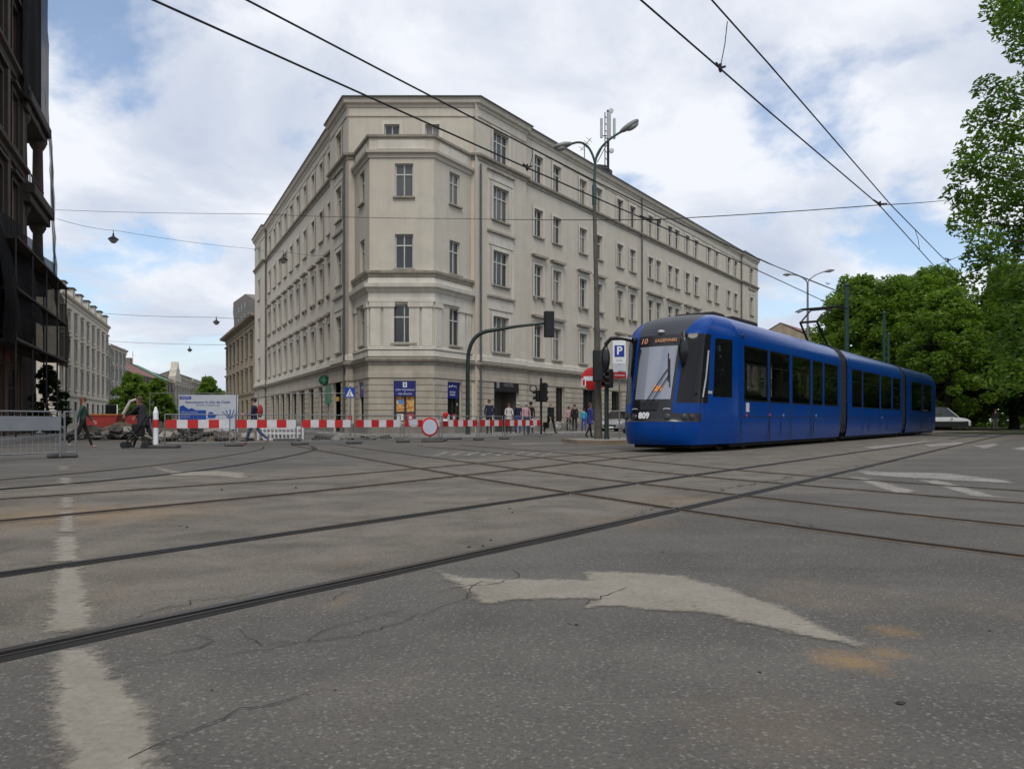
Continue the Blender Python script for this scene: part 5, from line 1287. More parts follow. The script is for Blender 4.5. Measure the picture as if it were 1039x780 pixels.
# under-frame, bogies, wheels
for a, b, w_ in ((.75, 2.5, .8), (2.51, J1, 1.12), (J1b, J2, 1.12), (J2b, TE-.5, 1.12)):
    mb = MB(); mb.box((a, -w_, .10), (b, w_, .34)); tb_(mb, 'underframe', TUN)
wl = MB(); wl.lathe([(.12, -.07), (.30, -.06), (.33, -.05), (.33, .03), (.36, .03), (.36, .06), (.12, .06)], 18, 0, Matrix.Rotation(R(90), 4, 'X')); w0_ = tb_(wl, 'wheel', STEEL, smooth=True); w0_.location = (2.6, -.75, .36); wm = w0_.data
for u in (4.4, J1+.5-.9, J1+.5+.9, J2+.45-.9, J2+.45+.9, TE-4.4, TE-2.6):
    for y in (-.75, .75): inst(wm, 'wheel', tram, (u, y, .36))
inst(wm, 'wheel', tram, (2.6, .75, .36))
# roof equipment
for a, b, h in ((2.75, 3.5, .10), (4.2, 6.2, .13), (7.4, 9.2, .03), (10, 11.8, .02), (J1b+1, J1b+4.5, .03), (J1b+5.6, J2-1, .02), (J2b+1.2, TE-2.4, .02)):
    mb = MB(); mb.box((a, -.62, 3.66), (b, .62, 3.73+h)); tb_(mb, 'roof_box', TUN, bevel=.05)
# pantograph
pu = 14.6
pr_ = thing('tmp', '', '')
bpy.data.objects.remove(pr_)
mb = MB()
mb.box((pu-.8, -.5, 3.74), (pu+.8, .5, 3.84)); pan = tb_(mb, 'pantograph', TUN)
mb = MB(); 
for y in (-.35, .35): mb.tube([(pu+.6, y, 3.84), (pu-.9, y*.9, 4.7)], .045, 6)
mb.tube([(pu-.9, -.33, 4.7), (pu-.9, .33, 4.7)], .05, 6); tb_(mb, 'lower_arm', TUN, pan)
mb = MB()
for y in (-.3, .3): mb.tube([(pu-.9, y, 4.7), (pu+.9, y*1.4, 5.40)], .035, 6)
mb.tube([(pu+.9, -.42, 5.40), (pu+.9, .42, 5.40)], .035, 6); tb_(mb, 'upper_arm', TUN, pan)
mb = MB()
for du in (.75, 1.05): mb.tube([(pu+du, -1.0, 5.36), (pu+du, -.75, 5.46), (pu+du, .75, 5.46), (pu+du, 1.0, 5.36)], .03, 6)
for y in (-.4, .4): mb.tube([(pu+.75, y, 5.44), (pu+1.05, y, 5.44)], .025, 6)
tb_(mb, 'contact_strip', TUN, pan)

# ------------------------------------------------------------------ lamp posts, masts, signals, signs
GRNP = mat('green_painted_steel', (.020, .060, .050), .5, .2, 3, spec=.4)
CONC = mat('weathered_post', (.105, .098, .080), .85, .25, 3, bump=.3, streak=.3)
DKG = mat('dark_green_steel', (.012, .026, .020), .5, .2, 3)
BLK = mat('signal_black', (.010, .010, .010), .5, .2, 4)
LHD = mat('lamp_housing', (.20, .205, .20), .5, .2, 4); LHB = mat('lamp_bowl', (.32, .32, .30), .3, .1, 4)
GREY = mat('galvanised', (.22, .225, .23), .5, .2, 4, metal=.4)
def arc(p0, p1, c, n=10):
    p0, p1, c = Vector(p0), Vector(p1), Vector(c)
    return [p0*(1-t)**2 + c*2*t*(1-t) + p1*t*t for t in [i/n for i in range(n+1)]]
YL = 29.0; lp = vx(607, YL)
lamp = thing('street_lamp', 'tall double-armed green street lamp standing on the traffic island', 'street lamp', (lp.x, lp.y, .126))
def lz(x, y, Y=YL): return px(x, y, Y)-lamp.location
mb = MB(); top = lz(603, 205); mb.tube([(0, 0, 0), (0, 0, .3), (-.02, 0, 2.5), top.lerp(Vector((0, 0, 2.5)), .5), top], [.16, .15, .13, .085, .07], 12); mb.build('pole', CONC, lamp, smooth=True)
mb = MB(); fk = lz(604, 167); mb.tube([top+Vector((0, 0, -.1)), top+Vector((0, 0, .6)), top+Vector((0, 0, .7)), fk], [.085, .085, .055, .05], 12); st = mb.build('upper_pole', GRNP, lamp, smooth=True)
for tip, ctrl, tail in ((lz(579, 146.5), lz(598, 138), lz(562, 150.5)), (lz(631, 133.5), lz(604, 148), lz(648, 122.5))):
    mb = MB(); mb.tube(arc(fk, tip, ctrl, 12), .045, 8); ar = mb.build('arm', GRNP, lamp, smooth=True)
    d = tail-tip; X = Matrix.Translation(tip) @ d.to_track_quat('X', 'Z').to_matrix().to_4x4(); Ln = d.length
    mb = MB(); secs = [(-.06, .06, .05), (.02, .10, .075), (.12, .15, .10), (.35*Ln, .17, .12), (.75*Ln, .17, .11), (.95*Ln, .12, .07), (Ln, .05, .03)]; rws = []
    for u, w_, h_ in secs: rws.append([X @ Vector((u, w_*math.cos(t_), h_*math.sin(t_) + .02)) for t_ in [2*math.pi*j/12 for j in range(12)]])
    mb.add([v for r_ in rws for v in r_], [(i*12+j, i*12+(j+1) % 12, (i+1)*12+(j+1) % 12, (i+1)*12+j) for i in range(6) for j in range(12)]); mb.poly(rws[0]); mb.poly(rws[-1][::-1])
    hd = mb.build('lamp_head', LHD, ar, smooth=True)
    mb = MB(); mb.ell((.58*Ln, 0, -.07), (.36*Ln, .14, .10), 12, 7, 0, X); mb.build('bowl', LHB, hd, smooth=True)
def signal(parent, c, rz=0.0, n=3, w=.30, hh=.30, dep=.2, back=False):
    """a traffic signal head: housing, lenses, visors; c is its centre"""
    mb = MB(); H = hh*n; mb.box((-w/2, -dep/2, -H/2), (w/2, dep/2, H/2)); o = mb.build('signal_head', BLK, parent, bevel=.03); o.location = c; o.rotation_euler = (0, 0, rz)
    cols_ = [mat('red_lens_off', (.06, .006, .006), .3, .1, 4), mat('amber_lens_off', (.07, .035, .004), .3, .1, 4), mat('green_lens_off', (.004, .04, .02), .3, .1, 4)]
    for i in range(n):
        z = H/2-hh*(i+.5); X = Matrix.Translation((0, -dep/2, z)) @ Matrix.Rotation(R(90), 4, 'X')
        mb = MB(); mb.lathe([(.1, 0), (.1, .012), (.05, .025), (.01, .03)], 14, 0, X); mb.build('lens', cols_[i], o, smooth=True)
        mb = MB(); k = 10; pts = [(math.cos(R(-20+220*j/k))*.125, math.sin(R(-20+220*j/k))*.125) for j in range(k+1)]
        mb.add([X @ Vector((a_, b_, 0)) for a_, b_ in pts] + [X @ Vector((a_, b_, .20)) for a_, b_ in pts], [(j, j+1, k+1+j+1, k+1+j) for j in range(k)]); mb.build('visor', BLK, o)
    return o
# signal cluster and signs at the island
sp = vx(615.5, 28.6); ss_ = thing('traffic_signal_post', 'black signal post with two heads beside the lamp on the island', 'traffic light', (sp.x, sp.y, .126))
mb = MB(); mb.tube([(0, 0, 0), (0, 0, .15), (0, 0, 2.9)], [.12, .085, .085], 10); mb.build('post', DKG, ss_, smooth=True)
signal(ss_, px(618.5, 384, 28.4)-ss_.location, R(-60), 3, .26, .23)
signal(ss_, px(607, 371, 28.4)-ss_.location, R(178), 3, .40, .385, .26)
mb = MB(); mb.tube([px(607, 371, 28.5)-ss_.location, px(615.5, 371, 28.6)-ss_.location, px(615.5, 391, 28.6)-ss_.location], .03, 6); mb.build('bracket', DKG, ss_)
SRED = mat('sign_red', (.52, .012, .014), .45, .08, 5); SREDD = mat('sign_dark_red', (.30, .012, .02), .45, .1, 5)
def disc(parent, c, r, m, face=-1, name='plate', rz=0.0, th=.02):
    mb = MB(); mb.lathe([(r*.985, -th/2), (r, -th/3), (r, th/3), (r*.985, th/2)], 28, 0, Matrix.Rotation(R(90), 4, 'X')); o = mb.build(name, m, parent, smooth=True); o.location = c; o.rotation_euler = (0, 0, rz); return o
ne = thing('no_entry_sign', 'round red no-entry sign with white bar behind the lamp post', 'road sign', (*vx(606.5, 30.2)[:2], .126)); 
mb = MB(); mb.tube([(0, 0, 0), (0, 0, 2.75)], .035, 8); mb.build('post', GREY, ne)
dd = disc(ne, px(601.5, 384, 30)-ne.location, .445, SRED)
mb = MB(); mb.box((-.36, -.016, -.085), (.36, -.0105, .085)); mb.build('white_bar', SGW, dd)
for xa, xb, ya, yb in ((590, 594.5, 384, 392), (611, 621, 389, 393.5)):
    mb = MB(); a = px(xa, yb, 29.9)-ne.location; b_ = px(xb, ya, 29.9)-ne.location; mb.box((a.x, a.y-.01, a.z), (b_.x, a.y+.01, b_.z)); o = mb.build('small_plate', SGW, ne)
    mb = MB(); mb.box((a.x+.04, a.y-.016, a.z+.04), (b_.x-.04, a.y-.0105, b_.z-.04)); mb.build('red_panel', SRED, o)
mb = MB(); mb.prism([(-.3, 0), (.3, 0), (0, -.28)], -.01, .01); o = mb.build('small_plate', SRED, ne); o.location = px(609, 388, 29.85)-ne.location
pk = thing('parking_sign', 'white parking sign with blue P and red plate left of the tram', 'road sign', (*vx(628.5, 29.3)[:2], .126)); k0 = pk.location
mb = MB(); mb.tube([(0, 0, 0), (0, 0, 3.9)], .03, 8); mb.build('post', GREY, pk)
def plate(parent, x0, x1, y0, y1, Y, m, name, off, k0):
    a = px(x0, y1, Y)-k0; b_ = px(x1, y0, Y)-k0; mb = MB(); mb.box((a.x, -off-.006, a.z), (b_.x, -off+.006, b_.z)); return mb.build(name, m, parent), (a+b_)/2
pa, pc = plate(pk, 621.5, 634.8, 345.5, 369, 29.3, SGW, 'plate', .05, k0)
pb_, qc = plate(pa, 623.3, 633.2, 350.5, 362, 29.3, mat('parking_blue', (.012, .03, .27), .4, .1, 5), 'blue_panel', .061, k0)
text('P', .42, SGW, pb_, (qc.x, -.07, qc.z-.0), (R(90), 0, 0), bold=.012)
o, qc = plate(pa, 623.5, 633, 363.5, 368, 29.3, GREYT, 'car_symbol', .0605, k0); bpy.data.objects.remove(o)
text('Strefa', .1, GREYT, pa, (qc.x, -.06, qc.z), (R(90), 0, 0))
plate(pk, 622, 634.8, 369.6, 376.5, 29.3, mat('plate_grey', (.50, .52, .56), .5, .1, 5), 'plate', .05, k0)
o, qc = plate(pk, 622, 635, 377.4, 383.8, 29.3, SREDD, 'plate', .05, k0); text('Parkomat', .1, SGW, o, (qc.x, -.058, qc.z), (R(90), 0, 0))
# mast with outreach arm over the crossing
YM = 38.5; mp_ = vx(474.6, YM); ms_ = thing('traffic_light_mast', 'dark green curved mast holding a signal head over the road', 'traffic light', (mp_.x, mp_.y, .126)); k0 = ms_.location
mz = lambda x, y, Y=YM: px(x, y, Y)-k0
mb = MB(); mb.tube([(0, 0, 0), (0, 0, .5), mz(474.6, 380)] + arc(mz(474.8, 365), mz(497, 335.5), mz(476, 338), 10) + [mz(525, 331), mz(553, 328)], [.13, .11, .105] + [.10]*11 + [.075, .06], 10); mb.build('mast', DKG, ms_, smooth=True)
signal(ms_, mz(557, 329, 38.3), R(195), 3, .48, .43, .3)
# pedestrian signal among the crowd
yp = 40.0; pp = vx(549, yp); ps_ = thing('pedestrian_signal', 'black pedestrian signal with round bracket among waiting people', 'traffic light', (pp.x, pp.y, .126)); k0 = ps_.location
mb = MB(); mb.tube([(0, 0, 0), (0, 0, 2.9)], .06, 8); mb.build('post', BLK, ps_)
signal(ps_, px(551.5, 398, yp-.2)-k0, R(150), 3, .36, .33, .24); signal(ps_, px(546.5, 401.5, yp-.1)-k0, R(225), 2, .30, .30, .22)
mb = MB(); mb.tube([px(541+3.4*math.cos(R(a)), 394+3.4*math.sin(R(a)), yp)-k0 for a in range(0, 361, 30)], .035, 6); mb.build('sign_ring', BLK, ps_)
mb = MB(); mb.tube([px(544, 394, yp)-k0, px(549, 394, yp)-k0], .03, 6); mb.build('bracket', BLK, ps_)
# crossing sign, at the left of the bay
cs_ = vx(355.5, 33); cw = thing('crossing_sign', 'blue pedestrian crossing sign on a thin post before the bay', 'road sign', (cs_.x, cs_.y, 0)); k0 = cw.location
mb = MB(); mb.tube([(0, 0, 0), (0, 0, 2.3)], .035, 8); mb.build('post', GREY, cw)
o, qc = plate(cw, 350, 360.5, 393, 403.5, 33, mat('crossing_blue', (.012, .05, .32), .45, .1, 5), 'plate', .04, k0)
mb = MB(); mb.prism([(qc.x-.17, qc.z-.17), (qc.x+.17, qc.z-.17), (qc.x, qc.z+.17)], -.052, -.047); tri = mb.build('white_triangle', SGW, o)
mb = MB(); mb.ell((qc.x+.01, -.056, qc.z+.05), (.03, .006, .03), 8, 5); mb.tube([(qc.x, -.056, qc.z+.02), (qc.x-.01, -.056, qc.z-.06), (qc.x+.05, -.056, qc.z-.15)], .015, 5); mb.tube([(qc.x-.01, -.056, qc.z-.06), (qc.x-.07, -.056, qc.z-.15)], .015, 5); mb.build('walker_symbol', BLK, tri)
mb = MB(); mb.box((-.07, -.07, .8), (.07, .07, 1.05)); mb.build('red_lamp', SRED, cw, bevel=.02)
# far double lamp and catenary poles
Yf = 62; p = vx(819.5, Yf); fl_ = thing('street_lamp', 'slim grey double lamp far behind the tram roof', 'street lamp', (p.x, p.y, 0)); k0 = fl_.location
mb = MB(); fk = px(819.5, 287, Yf)-k0; mb.tube([(0, 0, 0), fk], [.14, .08], 8); mb.build('pole', GREY, fl_)
for tip, c, tail in (((802, 278.5), (815, 279), (794.5, 278.8)), ((837, 275.5), (823, 279), (846.5, 274))):
    mb = MB(); mb.tube(arc(fk, px(*tip, Yf)-k0, px(*c, Yf)-k0, 8), .05, 6); a_ = mb.build('arm', GREY, fl_); mb = MB(); mb.tube([px(*tip, Yf)-k0, px((tip[0]+tail[0])/2, (tip[1]+tail[1])/2, Yf)-k0, px(*tail, Yf)-k0], [.07, .14, .05], 8); mb.build('lamp_head', LHD, a_)
for x, y, Y, r_, lab in ((859, 290, 52, .14, 'dark green catenary pole right behind the pantograph'), (897, 318, 60, .10, 'second catenary pole in front of the trees'), (901.5, 340, 64, .10, 'short dark pole before the park trees')):
    p = vx(x, Y); o = thing('catenary_pole', lab, 'pole', (p.x, p.y, 0), group='catenary poles'); tz = px(x, y, Y).z
    mb = MB(); mb.tube([(0, 0, 0), (0, 0, tz-.3), (0, 0, tz)], [r_*1.2, r_, r_], 10); mb.build('pole', GRNP, o, smooth=True); mb = MB(); mb.lathe([(r_*1.2, tz-.02), (r_*1.4, tz+.05), (.03, tz+.2)], 10); mb.build('finial', GRNP, o, smooth=True)
# antenna mast on the roof
YA = 60; p = px(617, 184, YA); am = thing('antenna_mast', 'mobile phone antenna mast with white panels on the roof', 'antenna', (p.x, p.y, 19.6)); k0 = am.location
az = lambda x, y: px(x, y, YA)-k0
mb = MB(); mb.tube([(0, 0, 0), az(617, 112)], .10, 8)
for i in range(9): y_ = 118+i*7; mb.tube([az(613.8, y_), az(617, y_+3.5)], .03, 5)
mb.tube([az(613.8, 114), az(613.8, 182)], .04, 6); mb.build('mast', BLK, am)
WPA = mat('antenna_white', (.42, .43, .44), .5, .1, 4)
for x, y0, y1 in ((610, 121, 141), (617.5, 115, 142), (623, 121, 142)):
    mb = MB(); a = az(x, y1); b_ = az(x, y0); mb.box((a.x-.10 if x != 617.5 else a.x-.16, a.y-.25, a.z), (a.x+.10 if x != 617.5 else a.x+.16, a.y-.08, b_.z)); mb.build('panel', WPA, am, bevel=.04)
    mb = MB(); mb.tube([az(x, y1-3), az(617, y1-3)], .04, 6); mb.build('bracket', BLK, am)
for x, y in ((619.8, 113.5), (620.3, 154)):
    mb = MB(); mb.lathe([(.05, 0), (.18, .05), (.20, .18), (.05, .20)], 12, 0, Matrix.Translation(az(x, y)) @ Matrix.Rotation(R(80), 4, 'X')); mb.build('dish', WPA, am, smooth=True)
mb = MB(); mb.tube([az(606, 165), az(615, 148)], .03, 5); mb.tube([az(603, 166), az(614, 144)], .03, 5); mb.build('stay', BLK, am)
mb = MB(); mb.ell((-.9, 0, .5), (1.3, .8, .7), 9, 6); mb.build('equipment', BLK, am)
ta_ = thing('tv_aerial', 'thin rooftop aerial left of the antenna mast', 'antenna', (px(593, 170, 55).x, 55, 19.5)); k0 = ta_.location
mb = MB(); mb.tube([(0, 0, 0), px(593, 148, 55)-k0], .035, 5); mb.tube([px(589, 153, 55)-k0, px(600, 140, 55)-k0], .025, 5)
for i in range(4): q_ = px(590.5+i*2.5, 151-i*3, 55)-k0; mb.tube([q_+Vector((-.2, 0, .15)), q_+Vector((.2, 0, -.15))], .015, 4)
mb.build('aerial', PIPE, ta_)

# ------------------------------------------------------------------ overhead wires
WIRE = mat('overhead_wire', (.012, .012, .012), .6, .1, 2)
def wire(name, pts, r, label, sag=0.0, group='overhead wires'):
    out = []
    for a, b in zip(pts[:-1], pts[1:]):
        n = 8
        for i in range(n): t = i/n; q_ = Vector(a).lerp(Vector(b), t); q_.z -= sag*4*t*(1-t); out.append(q_)
    out.append(Vector(pts[-1])); mb = MB(); mb.tube(out, r, 6); return tag(mb.build(name, WIRE), label, 'wire', group)
def at_z(x, y, z): Y = (z-CAMH)*FPX/(HY-y); return vx(x, Y, z)
c_pts = [at_z(155-80, -39, 5.5), at_z(155, 0, 5.5), at_z(333, 80, 5.5), at_z(535, 170.5, 5.5), at_z(660, 225, 5.5), at_z(779, 279, 5.5), at_z(822, 299, 5.55), px(862, 318, 45)]
cw_ = wire('contact_wire', c_pts, .014, 'lower wire of the pair running from top left to the pantograph')
d_pts = []
for (x, y), cp in zip(((172, -45), (250, 0), (403, 80), (604, 184), (692, 228), (779, 267)), range(6)):
    zt = [6.15, 6.1, 6.0, 5.9, 5.75, 5.75][cp]; d_pts.append(at_z(x, y, zt))
wire('messenger_wire', d_pts + [px(862, 300, 45)], .014, 'upper wire of the pair running from top left to the pantograph')
wire('contact_wire', [at_z(600, -44, 5.5), at_z(650, 0, 5.5), at_z(732, 71, 5.5), at_z(780, 113, 5.5), at_z(892, 208, 5.5), at_z(937, 258, 5.5), at_z(955, 278, 5.5), px(985, 312, 40)], .012, 'left wire of the pair descending from top middle to the right trees')
wire('messenger_wire', [at_z(697, -36, 6.1), at_z(722, 0, 6.05), at_z(780, 65, 5.9), at_z(903, 207, 5.75), at_z(953, 258, 5.7), at_z(975, 279, 5.7), px(1000, 312, 40)], .012, 'right wire of the pair descending from top middle to the right trees')
wire('span_wire', [px(56, 213, 42), px(258, 217, 36), px(470, 222, 30)], .010, 'thin span wire from the netted building past the bay', .05)
wire('span_wire', [px(470, 222, 30), px(660, 223, 18.3), px(893, 208, 16.8), px(962, 203, 27)], .011, 'thin span wire crossing above the tram', .02)
for (x0, y0, Y0), (x1, y1, Y1), lab in (((58, 222, 44), (118, 234, 50), 'short wire from the netted building to the hanging lamp'), ((118, 234, 50), (262, 253, 62), 'wire from the hanging lamp to the corner building'), ((262, 253, 62), (287, 255, 55), 'short wire along the left facade lamp'), ((287, 255, 55), (352, 260, 46), 'wire from left facade lamp to the bay'),
                                 ((105, 318, 110), (219, 322, 85), 'span wire across the street holding the larger far lamp'), ((219, 322, 85), (262, 322, 81), 'wire end by the ochre house'), ((108, 346, 125), (236, 350, 100), 'lower span wire across the left street'),
                                 ((770, 262, 88), (862, 300, 52), 'wire from building end to catenary pole'), ((862, 300, 52), (988, 254, 32), 'wire from catenary pole up to the overhanging tree'), ((897, 349, 60), (1039, 345, 50), 'low wire in front of the dark trees')):
    wire('span_wire', [px(x0, y0, Y0), px(x1, y1, Y1)], .012 if Y0 < 70 else .025, lab, .12)
def fitting(x, y, Y, lab, w=.16):
    p = px(x, y, Y); mb = MB(); mb.tube([(-w, -w*.6, .05), (0, 0, .0), (w, w*.6, .04)], .018, 6); mb.tube([(0, 0, .06), (0, 0, -.06)], .02, 6); mb.lathe([(.012, -.06), (.03, -.03), (.03, .01), (.012, .04)], 8)
    o = mb.build('wire_clamp', WIRE); o.location = p; return tag(o, lab, 'clamp', 'wire clamps')
fitting(660, 223, 18.2, 'dark wire clamp in front of the facade windows', .28); fitting(893, 207, 16.7, 'dark wire clamp in the sky right of the tram', .2); fitting(535, 170, 14.3, 'small wire clamp left of the street lamp', .08); fitting(731, 69, 11.0, 'small wire clamp near the top middle', .08)
fitting(840, 288, 48, 'tiny wire insulator above the pantograph', .2); fitting(962, 264, 24, 'tiny wire insulator near the overhanging tree', .14)
for (x0, y0, x1, y1, Y) in ((540, 152, 538, 168, 14.3), (738, 22, 731, 68, 10.8), (928, 232, 933, 253, 19.8)):
    wire('dropper', [px(x0, y0, Y), px((x0+x1)/2+1, (y0+y1)/2, Y), px(x1, y1, Y)], .007, {540: 'short dropper between the left pair of wires', 738: 'long dropper between the wires at top middle', 928: 'short dropper near the overhanging tree'}[x0])
# hanging street lanterns
LT = mat('lantern_black', (.012, .014, .014), .5, .2, 4)
def lantern(x, y, Y, s, lab):
    p = px(x, y, Y); o = thing('hanging_lantern', lab, 'street lamp', p, group='lanterns hung over the left street')
    mb = MB(); mb.lathe([(.03*s, .42*s), (.06*s, .36*s), (.05*s, .26*s), (.12*s, .18*s), (.30*s, .06*s), (.33*s, 0), (.30*s, -.02*s)], 14); mb.build('hood', LT, o, smooth=True)
    mb = MB(); mb.lathe([(.27*s, -.021*s), (.22*s, -.14*s), (.10*s, -.24*s), (.02*s, -.26*s)], 12); mb.build('globe', LHB, o, smooth=True)
    mb = MB(); mb.tube([(0, 0, .4*s), (0, 0, .62*s)], .02*s, 5); mb.build('hook', LT, o)
lantern(115, 243, 50, 1.0, 'large hanging lantern against the sky left of the corner building'); lantern(287.5, 264, 55, 1.0, 'hanging lantern in front of the left facade'); lantern(219.5, 327, 85, 1.15, 'hanging lantern by the ochre house gable'); lantern(192.5, 355, 105, 1.05, 'hanging lantern above the banner, second down the street')
lantern(208.5, 383, 150, 1.2, 'tiny lantern far down the street, upper of two'); lantern(206.5, 387.5, 175, 1.2, 'tiny lantern far down the street, lower of two'); lantern(191, 396, 210, 1.2, 'faintest lantern low over the far houses')
# ------------------------------------------------------------------ people
SKIN = mat('skin', (.42, .25, .18), .6, .08, 8); 
def cloth(c, nm=None): return mat(nm or 'cloth_%02x%02x%02x' % tuple(int(min(.999, x)*255) for x in c), c, .9, .18, 9, bump=.15, bscale=60)
HAIRS = {'dark': mat('hair_dark', (.02, .015, .012), .7, .2, 20), 'brown': mat('hair_brown', (.07, .04, .022), .7, .2, 20), 'red': mat('hair_red', (.13, .045, .02), .7, .2, 20), 'grey': mat('hair_grey', (.42, .41, .40), .7, .15, 20), 'blond': mat('hair_blond', (.28, .20, .11), .7, .2, 20)}
EYE = mat('eye_dark', (.02, .015, .012), .3, .05, 5); LIP = mat('lips', (.30, .10, .08), .5, .05, 5)
SHOE = mat('shoe_dark', (.02, .018, .016), .6, .2, 8)
def rot2(v, ang, axis='X'): return Matrix.Rotation(ang, 3, axis) @ v
def person(label, loc, rz, H, top, bottom, hair='dark', hairlen=0, stride=0.0, arms=((0, 10), (0, 10)), sleeves=True, shoe=None, skirt=None, coat=None, lean=0.0, headturn=0.0, bald=False, build=1.0, group='people in the street', hat=None):
    root = thing('person', label, 'person', loc, rz, group); k = H/1.78
    V = {}; E = []
    b_ = build
    def J(n, p, r): V[n] = (Vector(p), r)
    ln = math.tan(R(lean))
    J('pelvis', (0, 0, .95), (.155*b_, .115*b_)); J('belly', (0, .01+ln*.1, 1.10), (.145*b_, .11*b_)); J('chest', (0, .01+ln*.33, 1.30), (.165*b_, .115*b_)); J('collar', (0, ln*.46, 1.44), (.11*b_, .08*b_))
    J('neck', (0, .005+ln*.55, 1.51), (.055, .055)); J('jaw', (0, .025+ln*.6, 1.575), (.062, .072)); J('face', (0, .03+ln*.65, 1.655), (.075, .092)); J('crown', (0, .02+ln*.7, 1.735), (.06, .075))
    E += [('pelvis', 'belly'), ('belly', 'chest'), ('chest', 'collar'), ('collar', 'neck'), ('neck', 'jaw'), ('jaw', 'face'), ('face', 'crown')]
    for s, sg, sw in (('L', -1, stride), ('R', 1, -stride)):
        hip = Vector((sg*.095*b_, 0, .90)); th = rot2(Vector((sg*.01, 0, -.42)), R(sw)); bend = max(0, -sw)*1.1 + (4 if stride else 2)
        kn = hip+th; an = kn+rot2(Vector((0, 0, -.41)), R(sw-bend)); fr_ = R(sw*.4 - (bend*.6 if sw < 0 else 0)) if stride else 0
        J('hip'+s, hip, (.088*b_, .095*b_)); J('knee'+s, kn, (.062, .066)); J('calf'+s, kn.lerp(an, .3), (.058, .064)); J('ankle'+s, an, (.042, .045)); J('heel'+s, an+Vector((0, -.015, -.045)), (.04, .045)); J('toe'+s, an+rot2(Vector((sg*.02, .16, -.055)), fr_), (.042, .032))
        E += [('pelvis', 'hip'+s), ('hip'+s, 'knee'+s), ('knee'+s, 'calf'+s), ('calf'+s, 'ankle'+s), ('ankle'+s, 'heel'+s), ('heel'+s, 'toe'+s)]
        sa, eb = arms[0 if s == 'L' else 1]
        sh = Vector((sg*.185*b_, ln*.43, 1.405)); ua = rot2(Vector((sg*.045, 0, -.28)), R(sa)); el = sh+ua; wr = el+rot2(Vector((-sg*.01, 0, -.25)), R(sa+eb)); hd = wr+rot2(Vector((0, 0, -.085)), R(sa+eb*1.1))
        J('shoulder'+s, sh, (.062, .062)); J('elbow'+s, el, (.045, .045)); J('fore'+s, el.lerp(wr, .3), (.044, .044)); J('wrist'+s, wr, (.03, .032)); J('hand'+s, hd, (.022, .038))
        E += [('collar', 'shoulder'+s), ('shoulder'+s, 'elbow'+s), ('elbow'+s, 'fore'+s), ('fore'+s, 'wrist'+s), ('wrist'+s, 'hand'+s)]
    names = list(V); ix = {n: i for i, n in enumerate(names)}
    me = bpy.data.meshes.new('body'); me.from_pydata([tuple(V[n][0]*k) for n in names], [(ix[a], ix[c]) for a, c in E], [])
    ob = bpy.data.objects.new('tmp', me); COL.objects.link(ob); ob.modifiers.new('s', 'SKIN')
    sv = me.skin_vertices[0].data
    for n, i in ix.items(): sv[i].radius = (V[n][1][0]*k, V[n][1][1]*k); sv[i].use_root = (n == 'pelvis')
    sm = ob.modifiers.new('d', 'SUBSURF'); sm.levels = 1
    dg = bpy.context.evaluated_depsgraph_get(); bm_ = bpy.data.meshes.new_from_object(ob.evaluated_get(dg)); bpy.data.objects.remove(ob); bpy.data.meshes.remove(me)
    # clothing by nearest bone
    segs = []
    for a, c in E:
        n = c
        if n in ('neck', 'jaw', 'face', 'crown') or n.startswith('hand'): m_ = 0
        elif n.startswith(('knee', 'calf', 'ankle', 'hip')): m_ = 2
        elif n.startswith(('heel', 'toe')): m_ = 3
        elif n.startswith(('fore', 'wrist')): m_ = 1 if sleeves else 0
        else: m_ = 1
        segs.append((np.array(V[a][0]*k), np.array(V[c][0]*k), m_))
    nf = len(bm_.polygons); cen = np.zeros(nf*3); bm_.polygons.foreach_get('center', cen); cen = cen.reshape(-1, 3); best = np.full(nf, 1e9); mi = np.zeros(nf, np.int32)
    for a, c, m_ in segs:
        ab = c-a; t = np.clip(((cen-a)@ab)/(ab@ab), 0, 1); d_ = np.linalg.norm(cen-(a+t[:, None]*ab), axis=1); u = d_ < best; best[u] = d_[u]; mi[u] = m_
    mi[(cen[:, 2] < .88*k) & (mi == 1) & (np.abs(cen[:, 0]) < .15*k)] = 2
    bm_.materials.clear()
    for m_ in (SKIN, top, bottom, shoe or SHOE): bm_.materials.append(m_)
    bm_.polygons.foreach_set('material_index', mi); bm_.polygons.foreach_set('use_smooth', [True]*nf)
    # fingers, nose, ears, eyes, mouth join the body mesh
    x = MB(); fy = V['face'][0]*k
    x.ell(fy+Vector((0, .098*k, -.012*k)), (.014*k, .020*k, .024*k), 8, 6, 0)
    for sg in (-1, 1):
        x.ell(fy+Vector((sg*.078*k, -.005*k, -.005*k)), (.012*k, .022*k, .033*k), 8, 6, 0); x.ell(fy+Vector((sg*.032*k, .086*k, .016*k)), (.013*k, .008*k, .007*k), 8, 5, 4)
    x.ell(fy+Vector((0, .088*k, -.055*k)), (.024*k, .008*k, .007*k), 8, 5, 5)
    for s, sg in (('L', -1), ('R', 1)):
        h0 = V['hand'+s][0]*k; w_ = V['wrist'+s][0]*k; dr = (h0-w_).normalized(); side = Vector((0, 1, 0)) - dr*dr.y
        side = side.normalized() if side.length > .1 else Vector((0, 0, 1)); curl = Vector((-sg, 0, 0))
        for j, ln_ in enumerate((.07, .08, .075, .058)):
            b0 = h0 + side*((1.5-j)*.02*k) - dr*.01*k; x.tube([b0, b0+dr*ln_*.5*k+curl*.008*k, b0+dr*ln_*k+curl*.028*k], [.0095*k, .009*k, .006*k], 6, 0)
        b0 = w_.lerp(h0, .45)+side*.03*k; x.tube([b0, b0+dr*.03*k+side*.022*k+curl*.012*k, b0+dr*.062*k+side*.026*k+curl*.025*k], [.011*k, .010*k, .007*k], 6, 0)
    bmm = bmesh.new(); bmm.from_mesh(bm_)
